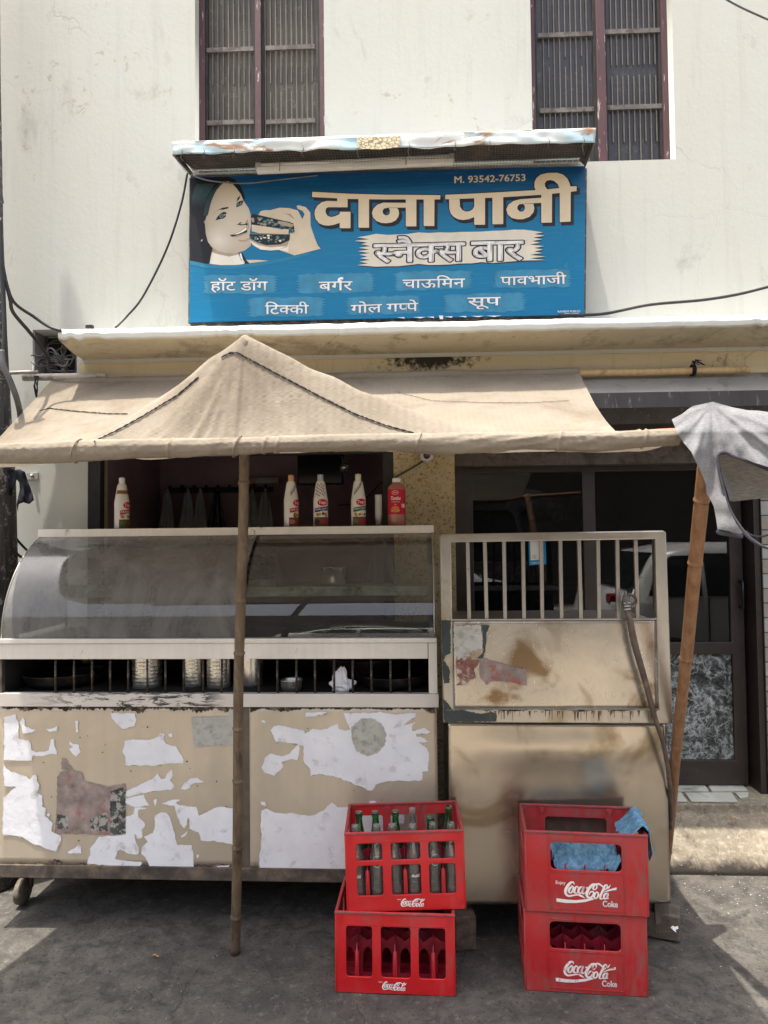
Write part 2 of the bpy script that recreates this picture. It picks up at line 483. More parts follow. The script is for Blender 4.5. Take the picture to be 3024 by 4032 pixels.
def mat_red(name, base=(.56, .013, .017), sc0=.44, rg=.46):
    m = MT(name)
    c = m.mix(m.ramp(m.noise(5, 5, .6), .3, .7), tuple(x * .82 for x in base) + (1,), tuple(min(1, x * 1.12) for x in base) + (1,))
    scuff = m.noise(16, 9, .75, m.mapping((2.2, 2.2, .6)), .3)
    region = m.ramp(m.noise(4.5, 2, .5, m.mapping((1, 1, .6))), rg, rg + .14)
    sm = m.math('MULTIPLY', m.ramp(scuff, sc0, .64), region)
    c = m.mix(m.math('MULTIPLY', sm, .8), c, (.20, .095, .08, 1))
    c = m.mix(m.math('MULTIPLY', m.ramp(m.noise(3, 4), .45, .7), .30), c, (.50, .09, .10, 1))
    c = m.mix(m.math('MULTIPLY', m.ramp(m.noise(70, 6, .8), .62, .7), .5), c, (.62, .25, .24, 1))
    ro = m.mix(sm, (.36, .36, .36, 1), (.8, .8, .8, 1))
    return m.bsdf(c, ro, 0, m.bump(m.noise(60, 5, .7), .18, .002), .5)
REDA = mat_red('red_crate_plastic')
REDB = mat_red('worn_red_crate_plastic', (.45, .017, .022), .40, .36)
REDRIM = simple('dusty_crate_rim', (.33, .05, .06), .7, 0, .3, 20, .3, 60, .002, (.16, .08, .075, 1), 14, .46, .6)
REDIN = simple('crate_divider_plastic', (.30, .012, .03), .5, 0, .25, 12, .1, 60, .001, (.16, .09, .09, 1), 9, .55, .7)

def mat_glassy(name, tint, dust, dustc=(.5, .5, .48, 1), gloss=1.0, rough=.02, scratch=False, fk=1.6):
    """thin glass: fresnel mirror + tinted see-through + a film of dust"""
    m = MT(name)
    tr = m.n('ShaderNodeBsdfTransparent'); tr.inputs[0].default_value = tint
    gl = m.n('ShaderNodeBsdfGlossy'); gl.inputs['Roughness'].default_value = rough; gl.inputs['Color'].default_value = (gloss,) * 3 + (1,)
    fr = m.n('ShaderNodeFresnel'); fr.inputs[0].default_value = 1.55
    mx = m.n('ShaderNodeMixShader'); m.l(m.math('MULTIPLY', fr.outputs[0], fk), mx.inputs[0])
    m.l(tr.outputs[0], mx.inputs[1]); m.l(gl.outputs[0], mx.inputs[2])
    df = m.n('ShaderNodeBsdfDiffuse'); df.inputs[0].default_value = dustc
    mx2 = m.n('ShaderNodeMixShader')
    f = m.ramp(m.noise(5, 8, .7, m.mapping((1, 1, .5)), .4), .35, .8, (dust * .5,) * 3 + (1,), (dust * 1.6,) * 3 + (1,))
    if scratch:
        f = m.math('ADD', f, m.math('MULTIPLY', m.ramp(m.noise(70, 9, .85, m.mapping((1, 1, .22), (0, .5, 0))), .60, .68), .10))
    m.l(f, mx2.inputs[0]); m.l(mx.outputs[0], mx2.inputs[1]); m.l(df.outputs[0], mx2.inputs[2])
    m.l(mx2.outputs[0], m.out.inputs[0])
    return m.mat
CASEGL = mat_glassy('hazy_case_glass', (.46, .49, .50, 1), .45, (.34, .335, .325, 1), 1, .06, True)
CASEGR = mat_glassy('clearer_case_glass', (.60, .64, .62, 1), .07, (.38, .40, .38, 1), 1, .02, True)
DOORGL = mat_glassy('dark_door_glass', (.30, .32, .34, 1), .012, (.3, .3, .3, 1), 1, .008, fk=1.0)
BOTC = mat_glassy('clear_bottle_glass', (.88, .90, .88, 1), .17, (.50, .48, .45, 1), 1, .03)
BOTG = mat_glassy('green_bottle_glass', (.16, .56, .24, 1), .12, (.05, .30, .10, 1), 1, .03)
PLASTICBAG = mat_glassy('thin_carrier_bag', (.75, .78, .75, 1), .12, (.30, .31, .28, 1), .8, .25)

def flat(name, c, rough=.6, spec=.3, var=.08, wear=None):
    m = MT(name)
    c = tuple(c[:3])
    col = m.mix(m.ramp(m.noise(14, 6, .6), .3, .7), tuple(x * (1 - var) for x in c) + (1,), tuple(min(1, x * (1 + var)) for x in c) + (1,))
    if wear: col = m.mix(m.ramp(m.noise(30, 8, .75), wear[0], wear[0] + .05), col, wear[1])
    return m.bsdf(col, rough, 0, None, spec)
def fs(name, r, g, b, **k): return flat(name, srgb(r, g, b), **k)
PRINTW = flat('white_print', (.80, .79, .77), .5, wear=(.62, (.5, .05, .06, 1)))
PAPER = simple('torn_white_paper', (.82, .83, .87), .75, 0, .06, 7, .5, 18, .005, (.45, .44, .42, 1), 16, .56, .74)
PAPERG = simple('faded_paper', (.47, .47, .43), .8, 0, .12, 12, .3, 30, .002, (.33, .3, .24, 1), 26, .5, .62)
PAPERR = simple('shredded_poster', (.33, .26, .235), .85, 0, .3, 18, .5, 50, .003, (.36, .10, .08, 1), 12, .58, .66)
PAPERK = simple('dark_poster_scraps', (.07, .075, .07), .8, 0, .4, 30, .5, 60, .003, (.38, .36, .33, 1), 40, .48, .54)
TINM = simple('dented_tin', (.62, .60, .55), .28, .85, .15, 6, .1, 30, .002, (.3, .22, .12, 1), 9, .6, .75)
CONC = simple('concrete_block', (.16, .135, .11), .95, 0, .3, 12, 1.0, 40, .01, (.07, .06, .05, 1), 9, .5, .65)
RUBBER = simple('cable_rubber', (.02, .02, .022), .5, 0, .2, 10, .15)
CABG = simple('grey_dusty_cable', (.10, .10, .105), .6, 0, .25, 10, .2)
PVC = simple('old_pvc_pipe', (.42, .39, .34), .6, 0, .2, 9, .2, 40, .002, (.16, .13, .1, 1), 9, .55, .7)
MAUVE = simple('mauve_room_paint', (.30, .20, .225), .7, 0, .2, 3, .15)
HOSE = simple('dirty_hose_rubber', (.10, .07, .055), .6, 0, .3, 18, .3, 60, .002, (.2, .13, .1, 1), 16, .52, .66)

# ================================================================== THE SETTING
def X(px, Y, py=2000): return at(px, py, Y).x
def Z(py, Y, px=1512): return at(px, py, Y).z
WY = 3.6; WY2 = 3.82      # upper facade and kiosk front; the shop front is set back
#                                 # front face of the facade
def ground_fn(u, v):
    x = -3.2 + 6.8 * u; y = 0.2 + 3.6 * v
    return (x, y, .006 * nz(x * 1.4, y * 1.4) + .003 * nz(x * 5, y * 5) - .004)
g = MB()
g.grid(ground_fn, 150, 90)
g.add([(-60, -60, -.04), (60, -60, -.04), (60, 40, -.04), (-60, 40, -.04)], [(0, 1, 2, 3)])
g.build('ground', GROUND)['kind'] = 'structure'
ROADM = simple('pale_bounce_lane', (.37, .33, .27), .9, 0, .12, 1.5, .4, 30, .01)  # pale road out of view, added to bounce sunlight under the awning
rd = MB(); rd.grid(lambda u, v: (-30 + 60 * u, -8.8 + 10.1 * v, -.012 + .004 * nz(u * 40, v * 12)), 60, 20)
rd.build('road', ROADM)['kind'] = 'structure'

bld = thing('building', 'white plastered building with a ledge, barred windows and a dark glazed door', 'building', (0, WY, 0))
XS = X(312, WY)
ztop = 5.4
zj = Z(1392, WY, 1600)
w1 = (X(768, WY, 300), X(1277, WY, 300)); w2 = (X(2093, WY, 300), X(2652, WY, 300))
zw = Z(634, WY, 2400)
v1 = (X(128, WY, 1400), X(302, WY, 1400)); vz = (Z(1470, WY, 200), Z(1297, WY, 200))
me = curve_plate(rect(XS, 8, zj - .02, ztop), [rect(w1[0], w1[1], zw, 5.25), rect(w2[0], w2[1], zw, 5.25)], .24)
me.transform(Matrix.Translation((0, WY + .12, 0)))
link(me, 'wall', WHITE, bld)
me = curve_plate(rect(-7, XS, -.02, ztop), [rect(v1[0], v1[1], vz[0], vz[1])], .24)
me.transform(Matrix.Translation((0, WY + .12, 0)))
link(me, 'wall', WHITE, bld)
kx = (X(346, WY), X(1551, WY)); kz = (1.0, Z(1745, WY))
dx = (X(1792, WY), X(2988, WY2)); dz = (-.02, Z(1735, WY2, 2300)); zsp = Z(1560, WY, 2500)
me = curve_plate([(dx[0] + .002, -.02), (dx[0] + .004, -.02), (dx[0] + .004, dz[1]), (dx[1], dz[1]), (dx[1], -.02), (8, -.02), (8, zsp), (dx[0] + .002, zsp)], [], .20)
me.transform(Matrix.Translation((0, WY2 + .10, 0)))
link(me, 'wall', BEIGE, bld)
me = curve_plate([(XS, -.02), (dx[0], -.02), (dx[0], zsp), (8, zsp), (8, zj - .021), (XS, zj - .021)], [rect(kx[0], kx[1], kz[0], kz[1])], .24)
me.transform(Matrix.Translation((0, WY + .12, 0)))
o = link(me, 'wall', BEIGE, bld); o['label'] = 'cream strip of wall below the ledge'
MB().box(XS, kx[0], WY - .003, WY, -.02, Z(1700, WY, 330)).build('wall_face', WHITE, bld)
MB().box(kx[1], dx[0], WY - .004, WY, -.02, Z(1690, WY, 1700)).build('pillar_face', PILLAR, bld)
MB().box(-7, 8, WY + 3.2, WY + 3.3, 0, ztop).box(-7, 8, WY + .24, WY + 3.3, ztop, ztop + .1).build('rear_wall', BEIGE, bld)
# rooms behind the openings
def room(x0, x1, y0, y1, z0, z1, mat, name):
    m = MB()
    vs = [(x0, y0, z0), (x1, y0, z0), (x1, y1, z0), (x0, y1, z0), (x0, y0, z1), (x1, y0, z1), (x1, y1, z1), (x0, y1, z1)]
    m.add(vs, [(0, 1, 2, 3), (7, 6, 5, 4), (0, 3, 7, 4), (1, 5, 6, 2), (3, 2, 6, 7)])
    return m.build(name, mat, bld)
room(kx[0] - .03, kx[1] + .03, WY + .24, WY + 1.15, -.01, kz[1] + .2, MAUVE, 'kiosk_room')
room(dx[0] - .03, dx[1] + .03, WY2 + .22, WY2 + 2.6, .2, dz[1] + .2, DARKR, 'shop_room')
# the ledge
ly, lx0, lx1 = 3.34, X(230, 3.34, 1310), 8
lzt, lzb = Z(1263, ly, 1600), Z(1312, ly, 1600)
def ledge():
    m = MB()
    prof = [(WY, lzt + .012), (ly + .02, lzt), (ly + .004, lzt - .008), (ly - .004, (lzt + lzb) / 2), (ly, lzb + .006), (ly + .015, lzb), (WY - .1, zj + .004), (WY, zj)]
    n = 260
    def fn(u, v):
        x = lx0 + (3.2 - lx0) * u
        k = v * (len(prof) - 1); i = min(int(k), len(prof) - 2); t = k - i
        y = prof[i][0] * (1 - t) + prof[i + 1][0] * t; z = prof[i][1] * (1 - t) + prof[i + 1][1] * t
        e = .0035 * nz(x * 9, y * 9, z * 9) + .0025 * nz(x * 30, y * 30, z * 30)
        if 3 <= k <= 5.5 and nz(x * 2.3, 4.4) > .22: e += .012 * (nz(x * 25, 9.1) + .4)
        if y > WY - .01: e = 0
        return (x, y - e * .4, z + e)
    m.grid(fn, n, 28, smooth=True)
    m.poly([(lx0, p[0], p[1]) for p in prof])
    # beyond the picture
    m.box(3.2, 8, ly, WY, lzb, lzt)
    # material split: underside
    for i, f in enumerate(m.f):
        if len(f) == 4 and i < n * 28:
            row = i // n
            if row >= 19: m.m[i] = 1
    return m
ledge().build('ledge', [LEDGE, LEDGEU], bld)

# ---- upper windows
def window(x0, x1, panes, mull, bars, rails, pmat, group_label, inset=.07):
    y = WY + inset
    w = MB()
    w.box(x0, x0 + .032, y, y + .06, zw, 5.25).box(x1 - .032, x1, y, y + .06, zw, 5.25)
    w.box(x0 + .032, x1 - .032, y, y + .06, 5.22, 5.25).box(x0 + .032, x1 - .032, y + .004, y + .06, zw, zw + .022)
    f = w.build('window', MAROON, bld); f['label'] = group_label
    MB().box(mull[0], mull[1], y - .006, y + .05, zw + .022, 5.22).build('mullion', MAROON, f, bevel=.003)
    for a, b in panes:
        MB().box(a, b, y + .03, y + .036, zw + .022, 5.22).build('pane', pmat, f)
        MB().box(a, a + .012, y + .012, y + .03, zw + .022, 5.22).box(b - .012, b, y + .012, y + .03, zw + .022, 5.22).build('casement_edge', BLACK, f)
    bm = MB().box(-.0022, .0022, 0, .005, 0, 1).mesh('bar')
    for bx, z0, z1 in bars:
        o = link(bm, 'bar', BARW, f); o.location = (bx, y + .018, z0); o.scale = (1, 1, z1 - z0)
        o.rotation_euler = (0, rnd.uniform(-.001, .001), 0)
    for a, b, z in rails:
        MB().box(a, b, y + .010, y + .018, z - .012, z + .012).build('cross_band', BAND, f)
    return f
zb = zw + .024
b = []; 
wx = lambda px: X(px, WY + .09, 300)
for i in range(10):
    for s_ in (818, 1045):
        xx = wx(s_ + 20.5 * i)
        if i % 2 == 1:
            b.append((xx, zb, Z(365, WY + .09, 1000))); b.append((xx, Z(330, WY + .09, 1000), 5.2))
        else: b.append((xx, zb, 5.2))
window(w1[0], w1[1], [(w1[0] + .032, wx(1008)), (wx(1032), w1[1] - .032)], (wx(1008), wx(1032)), b,
       [(wx(816), wx(1000), Z(199, WY + .09, 900)), (wx(1046), wx(1240), Z(190, WY + .09, 1150)), (wx(815), wx(1000), Z(485, WY + .09, 900)), (wx(1046), wx(1240), Z(480, WY + .09, 1150))],
       PANE1, 'left upstairs window with brown dusty mesh')
b = []
for i in range(9):
    xx = wx(2141 + 21.5 * i)
    b.append((xx, zb, Z(265, WY + .09, 2200)) if i % 3 == 1 else (xx, zb, 5.2))
    if i % 3 == 1: b.append((xx, Z(225, WY + .09, 2200), 5.2))
for i in range(10):
    xx = wx(2409 + 21.5 * i)
    b.append((xx, zb if i % 2 else Z(558, WY + .09, 2500), Z(295, WY + .09, 2500) if i % 2 else Z(300, WY + .09, 2500)))
    b.append((xx, Z(255, WY + .09, 2500), 5.2))
window(w2[0], w2[1], [(w2[0] + .032, wx(2345)), (wx(2381), w2[1] - .032)], (wx(2345), wx(2381)), b,
       [(wx(2120), wx(2335), Z(141, WY + .09, 2200)), (wx(2382), wx(2605), Z(126, WY + .09, 2500)), (wx(2122), wx(2335), Z(437, WY + .09, 2200)), (wx(2386), wx(2605), Z(424, WY + .09, 2500))],
       PANE2, 'right upstairs window with grey dusty panes')

# ---- ventilator with ring grille
vf = MB().box(v1[0], v1[1], WY + .16, WY + .165, vz[0], vz[1]).build('ventilator', DARKR, bld)
def ring(cx, cz, r):
    m = MB(); pts = [Vector((cx + r * math.cos(a), WY + .12, cz + r * math.sin(a))) for a in np.linspace(0, 2 * math.pi, 25)]
    m.tube(pts, .0045, 6, cap=False)
    return m
VX = lambda px: X(px, WY + .12, 1400)
VZ = lambda py: Z(py, WY + .12, 200)
for cx, cy in ((222, 1378), (278, 1378), (222, 1438), (278, 1438), (250, 1408), (194, 1408)):
    ring(VX(cx), VZ(cy), .052).build('grille_ring', BARW, vf)
for py in (1322, 1352, 1462):
    MB().tube([(VX(180), WY + .12, VZ(py)), (VX(300), WY + .12, VZ(py))], .004, 6).build('grille_bar', BARW, vf)
for px in (182, 250, 297):
    MB().tube([(VX(px), WY + .125, VZ(1300)), (VX(px), WY + .125, VZ(1468))], .004, 6).build('grille_bar', BARW, vf)
MB().box(v1[0] + .001, VX(176), WY + .02, WY + .16, vz[0] + .001, vz[1] - .001).build('reveal_board', simple('grey_board', (.17, .15, .135), .9, 0, .2, 6, .4), vf)

# ---- metal hood over the door
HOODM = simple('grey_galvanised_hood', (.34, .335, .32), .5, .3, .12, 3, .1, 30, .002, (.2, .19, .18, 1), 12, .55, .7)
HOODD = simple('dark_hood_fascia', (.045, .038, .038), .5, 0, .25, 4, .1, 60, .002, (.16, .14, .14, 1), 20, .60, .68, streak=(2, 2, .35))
hx0 = X(2180, 3.4, 1500)
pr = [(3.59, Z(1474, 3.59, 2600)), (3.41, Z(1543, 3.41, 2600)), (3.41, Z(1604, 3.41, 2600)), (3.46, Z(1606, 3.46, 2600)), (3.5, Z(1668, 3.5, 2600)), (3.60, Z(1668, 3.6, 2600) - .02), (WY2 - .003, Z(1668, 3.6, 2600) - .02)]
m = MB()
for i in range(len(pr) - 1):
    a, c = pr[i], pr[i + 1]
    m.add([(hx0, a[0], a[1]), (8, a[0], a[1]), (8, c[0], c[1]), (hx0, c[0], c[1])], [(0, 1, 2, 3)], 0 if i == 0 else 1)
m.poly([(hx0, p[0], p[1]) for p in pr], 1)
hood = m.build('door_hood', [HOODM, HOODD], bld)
# ---- door
HEADM = simple('stone_lintel', (.12, .10, .085), .8, 0, .2, 14, .3, 60, .003, (.05, .04, .035, 1), 18, .5, .65)
MB().box(dx[0] + .005, dx[1] + .02, WY2 - .02, WY2 + .10, Z(1830, WY2, 2300), Z(1735, WY2, 2300)).build('lintel', HEADM, bld)
DY = 3.93
dX = lambda px, py=2500: X(px, DY, py)
dZ = lambda py, px=2700: Z(py, DY, px)
ZT = dZ(3092) - .006; zthr = ZT - .004
YT = onz(2700, 3163, ZT).y; Y0 = onz(2800, 3443, 0).y
STEPP = [(Y0, -.02), (Y0 + .002, .012), (Y0 + .04, .048)]
for t_ in (.25, .5, .75, 1): STEPP.append((Y0 + .04 + (YT - .03 - Y0 - .04) * t_, .048 + (ZT - .055 - .048) * t_ ** .92))
STEPP += [(YT - .004, ZT - .045), (YT, ZT - .006), (YT + .006, ZT), (4.0, ZT + .003)]

fr = MB().box(dX(1790), dX(1850), DY - .04, DY + .05, .2, dZ(1815)).box(dX(2950, 2900), dx[1] - .001, WY2 - .006, DY + .05, .23, dZ(1815)).box(dX(1850), dX(2950), DY - .03, DY + .05, dZ(1832), dZ(1812))
dr = fr.build('door', DARKB, bld, bevel=.003)
def leaf(x0, x1, sl, sr, mid, bot, lab=None):
    z0, z1 = zthr + .02, dZ(1835)
    zm0, zm1 = dZ(mid[1]), dZ(mid[0]); zb1 = dZ(bot)
    me = curve_plate(rect(x0, x1, z0, z1), [rect(x0 + sl, x1 - sr, zm1, z1 - .02), rect(x0 + sl, x1 - sr, zb1, zm0)], .035, .003)
    me.transform(Matrix.Translation((0, DY, 0)))
    link(me, 'door_leaf', DARKB, dr)
    MB().box(x0 + sl - .004, x1 - sr + .004, DY + .002, DY + .006, zm1 - .004, z1 - .016).build('glass_pane', DOORGL, dr)
    return (x0 + sl, x1 - sr, zb1, zm0)
leaf(dX(1852), dX(2326), .02, .03, (2530, 2572), 2992)
lp = leaf(dX(2327), dX(2925, 2500), .03, .062, (2530, 2572), 2992)
def mat_marble():
    m = MT('marbled_window_film')
    n = m.noise(11, 9, .78, None, 1.2)
    c = m.ramp(n, .46, .60, (.012, .016, .016, 1), (.42, .47, .47, 1))
    k = m.cracks(9, .05, warp=.6)
    c = m.mix(m.math('MULTIPLY', k, .5), c, (.62, .66, .66, 1))
    c = m.mix(m.ramp(m.noise(40, 5, .7), .5, .62), c, (.05, .06, .06, 1))
    return m.bsdf(c, .3, 0, None, .5)
MARB = mat_marble()
MB().box(lp[0] - .003, lp[1] + .003, DY + .002, DY + .006, lp[2] - .003, lp[3] + .003).build('film_panel', MARB, dr)
hp = [(dX(2905, 2290), DY - .018, dZ(2290)), (dX(2905, 2290), DY - .055, dZ(2287)), (dX(2908, 2390), DY - .055, dZ(2393)), (dX(2908, 2390), DY - .018, dZ(2390))]
MB().tube(hp, .008, 8).build('door_handle', simple('dark_handle', (.03, .028, .03), .3, .5, .1, 10, .05), dr)
# things seen dimly through the door: a shelf unit and a cooler
MB().box(dX(1850) + .05, dX(2290), DY + .75, DY + 1.2, .3, 1.42).build('cooler', simple('dark_cooler', (.05, .008, .01), .3, 0, .1, 4, .02), bld)
MB().box(dX(2350), dX(2900), DY + 1.5, DY + 1.54, 1.2, 1.26).build('shelf_edge', MAUVE, bld)

# ---- doorstep with tiles
def step_fn(u, v):
    x = .35 + 7 * u
    pr_ = STEPP
    k = v * (len(pr_) - 1); i = min(int(k), len(pr_) - 2); t = k - i
    y = pr_[i][0] * (1 - t) + pr_[i + 1][0] * t; z = pr_[i][1] * (1 - t) + pr_[i + 1][1] * t
    e = .012 * nz(x * 3, y * 7) + .006 * nz(x * 12, y * 14)
    return (x, y + (e * .7 if 0 < i < 7 else e * .2), z + (e if 0 < i < 7 else e * .05))
m = MB(); m.grid(step_fn, 160, 45)
stp = m.build('doorstep', STEPM); tag(stp, kind='structure')
TILEM = simple('floor_marble_tile', (.55, .57, .52), .4, 0, .15, 5, .1, 30, .001, (.25, .26, .22, 1), 5, .55, .7)
for q in ([(2560, 3087), (2772, 3087), (2790, 3118), (2560, 3118)], [(2782, 3087), (2918, 3088), (2945, 3116), (2803, 3118)],
          [(2560, 3124), (2683, 3124), (2706, 3158), (2560, 3158)], [(2698, 3124), (2880, 3124), (2905, 3160), (2722, 3158)], [(2893, 3124), (2948, 3122), (2945, 3140), (2915, 3146)]):
    pts = [onz(px, py, ZT + .004) for px, py in q]
    pts = [Vector((p.x, min(p.y, 3.98), ZT + .004)) for p in pts]
    MB().hexa(pts[::-1], (0, 0, .005)).build('tile', TILEM, stp)
# ---- tiled pilaster on the right
def mat_tile(name, c1, c2, c3):
    m = MT(name)
    n = m.noise(7, 8, .7, None, .9)
    c = m.mix(m.ramp(n, .35, .65), c1, c2)
    c = m.mix(m.ramp(m.noise(18, 7, .7, None, .8), .54, .64), c, c3)
    return m.bsdf(c, .3, 0, None, .5)
TL = [mat_tile('veined_wall_tile', (.30, .31, .28, 1), (.42, .43, .40, 1), (.17, .12, .09, 1)), mat_tile('brown_veined_wall_tile', (.24, .215, .18, 1), (.37, .34, .29, 1), (.12, .08, .06, 1))]
MB().box(dx[1], 8, WY2 - .012, WY2 - .001, .2, dz[1]).build('pilaster_bed', DARKR, bld)
th = .0765
z = ZT; row = 0; tmesh = {}
while z < 1.98:
    x = dx[1] + .002
    off = [0, .045, .02][row % 3]
    if off: cuts = [x, x + off + .02]
    else: cuts = [x]
    while cuts[-1] < dx[1] + .62: cuts.append(cuts[-1] + .15)
    for i in range(len(cuts) - 1):
        w = cuts[i + 1] - cuts[i] - .004
        key = round(w, 3)
        mi = rnd.random() < .45
        if (key, mi) not in tmesh:
            tmesh[(key, mi)] = MB().box(0, w, -.008, 0, 0, th - .005).mesh('tile'); tmesh[(key, mi)].materials.append(TL[mi])
        o = bpy.data.objects.new('tile', tmesh[(key, mi)]); COL.objects.link(o); o.parent = bld; o.matrix_parent_inverse = wm(bld).inverted()
        o.location = (cuts[i], WY2 - .012 - rnd.uniform(0, .0015), z)
    z += th; row += 1

# ---- the other side of the lane (seen only in reflections)
opp = thing('opposite_house', 'dark two-storey house across the lane behind the viewer', 'house', (0, -9, 0))
OPPM = simple('opposite_render', (.055, .045, .04), .9, 0, .15, 1.2, .2)  # near-black: shade put into the colour to keep the door reflections dark
me = curve_plate(rect(-16, 16, 0, 5.2), [rect(a, a + 1.3, 1.0, 2.2) for a in (-13, -9.5, -6, 1.5, 8, 12)] + [rect(a, a + 1.1, 3.5, 4.7) for a in (-12, -7, -2, 3, 8)] + [rect(-2.8, -1.6, .05, 2.2)], .25)
me.transform(Matrix.Translation((0, -9, 0))); link(me, 'wall', OPPM, opp)
for a in (-13, -9.5, -6, 1.5, 8, 12):
    MB().box(a, a + 1.3, -9.12, -9.08, 1.0, 2.2).build('window', DARKR, opp)
for a in (-12, -7, -2, 3, 8):
    MB().box(a, a + 1.1, -9.12, -9.08, 3.5, 4.7).build('window', DARKR, opp)
MB().box(-2.8, -1.6, -9.12, -9.08, .05, 2.2).build('door', DARKB, opp)
MB().box(-16, 16, -9.6, -9.1, 2.7, 2.8).box(-16, 16, -9.8, -9.0, 5.2, 5.3).build('roof', OPPM, opp)

# ================================================================== flat prints
def ringdisc(fn, cx, cy, rx, ry, n=16, k=4):
    V = [fn(cx, cy)]; F_ = []
    for j in range(1, k + 1):
        for i in range(n):
            a = 2 * math.pi * i / n
            V.append(fn(cx + rx * j / k * math.cos(a), cy + ry * j / k * math.sin(a)))
    for i in range(n):
        F_.append((0, 1 + i, 1 + (i + 1) % n))
        for j in range(k - 1):
            a, b_ = 1 + j * n + i, 1 + j * n + (i + 1) % n
            F_.append((a, a + n, b_ + n, b_))
    return V, F_

class Print:
    """layers of flat print lying on a face; every shape goes a hair above the one below"""
    def __init__(s, place, nrm, step=.00001):
        s.place = place; s.n = Vector(nrm); s.i = 0; s.layer = 0; s.last = None; s.step = step
        s.mb = MB(); s.mats = []
    def mi(s, mat):
        if mat not in s.mats: s.mats.append(mat)
        return s.mats.index(mat)
    def lift(s, mat):
        if mat is not s.last: s.layer += 1; s.last = mat
        s.i += 1
        return s.n * ((s.layer * 5 + s.i % 5) * s.step)
    def pts(s, P, mat):
        o = s.lift(mat)
        return [s.place(x, y) + o for x, y in P]
    def poly(s, P, mat): s.mb.poly(s.pts(P, mat), s.mi(mat)); return s
    def tris(s, P, F_, mat): s.mb.add(s.pts(P, mat), F_, s.mi(mat)); return s
    def stroke(s, P, mat, k=6, dark=0):
        """P: (x, y, width)"""
        Q = catmull(P, k) if k > 1 else [np.array(p, float) for p in P]
        L = []; Rr = []
        for i, p in enumerate(Q):
            a = Q[max(i - 1, 0)]; b_ = Q[min(i + 1, len(Q) - 1)]
            d = b_[:2] - a[:2]; d = d / (np.linalg.norm(d) + 1e-9)
            w = max(p[2], 1e-3) / 2 + dark
            L.append((p[0] - d[1] * w, p[1] + d[0] * w)); Rr.append((p[0] + d[1] * w, p[1] - d[0] * w))
        o = s.lift(mat)
        V = [s.place(*p) + o for p in L + Rr]; n = len(Q)
        s.mb.add(V, [(i, i + 1, n + i + 1, n + i) for i in range(n - 1)], s.mi(mat)); return s
    def outline(s, P, w, mat):
        s.poly(P, mat)
        n = len(P)
        for i in range(n):
            a = np.array(P[i], float); b_ = np.array(P[(i + 1) % n], float)
            d = b_ - a; L = np.linalg.norm(d)
            if L < 1e-6: continue
            d /= L; q = np.array((-d[1], d[0])) * w; e = d * w * .8
            s.poly([tuple(a - e + q), tuple(b_ + e + q), tuple(b_ + e - q), tuple(a - e - q)], mat)
        return s
    def disc(s, cx, cy, r, mat, ry=None, n=18):
        return s.poly([(cx + r * math.cos(2 * math.pi * i / n), cy + (ry or r) * math.sin(2 * math.pi * i / n)) for i in range(n)], mat)
    def build(s, name, parent, local=False):
        return s.mb.build(name, s.mats, parent, local)

def bold(V, F_, w):
    """thicken a flat glyph: a quad and a small diamond along every boundary edge"""
    V = list(V); F_ = list(F_)
    if w <= 0: return V, F_
    cnt = {}
    for f in F_:
        for i in range(len(f)):
            e = (f[i], f[(i + 1) % len(f)]); k = (min(e), max(e)); cnt[k] = cnt.get(k, 0) + 1
    for (a, b_), c in list(cnt.items()):
        if c != 1: continue
        A_, B_ = np.array(V[a]), np.array(V[b_]); d = B_ - A_; L_ = np.linalg.norm(d)
        if L_ < 1e-6: continue
        d /= L_; q = np.array((-d[1], d[0])) * w; e = d * w * .45; n = len(V)
        V += [tuple(A_ - e + q * .9), tuple(B_ + e + q * .9), tuple(B_ + e * 2.0), tuple(B_ + e - q * .9), tuple(A_ - e - q * .9), tuple(A_ - e * 2.0)]
        F_.append((n, n + 1, n + 2, n + 3, n + 4, n + 5))
    return V, F_
_gc = {}
def glyph(ch, off=0.0, clip=None):
    key = (ch, off, clip)
    if key in _gc: return _gc[key]
    c = bpy.data.curves.new('t', 'FONT'); c.body = ch; c.size = 1; c.resolution_u = 3
    o = bpy.data.objects.new('t', c); COL.objects.link(o)
    me = bpy.data.meshes.new_from_object(o.evaluated_get(bpy.context.evaluated_depsgraph_get()))
    bpy.data.objects.remove(o); bpy.data.curves.remove(c)
    if clip is not None:
        import bmesh
        bm = bmesh.new(); bm.from_mesh(me)
        bmesh.ops.bisect_plane(bm, geom=bm.verts[:] + bm.edges[:] + bm.faces[:], plane_co=(clip, 0, 0), plane_no=(1, 0, 0), clear_outer=True)
        bm.to_mesh(me); bm.free()
    V = [(v.co.x, v.co.y) for v in me.vertices]; F_ = [tuple(p.vertices) for p in me.polygons]
    bpy.data.meshes.remove(me)
    V, F_ = bold(V, F_, off)
    _gc[key] = (V, F_)
    return _gc[key]

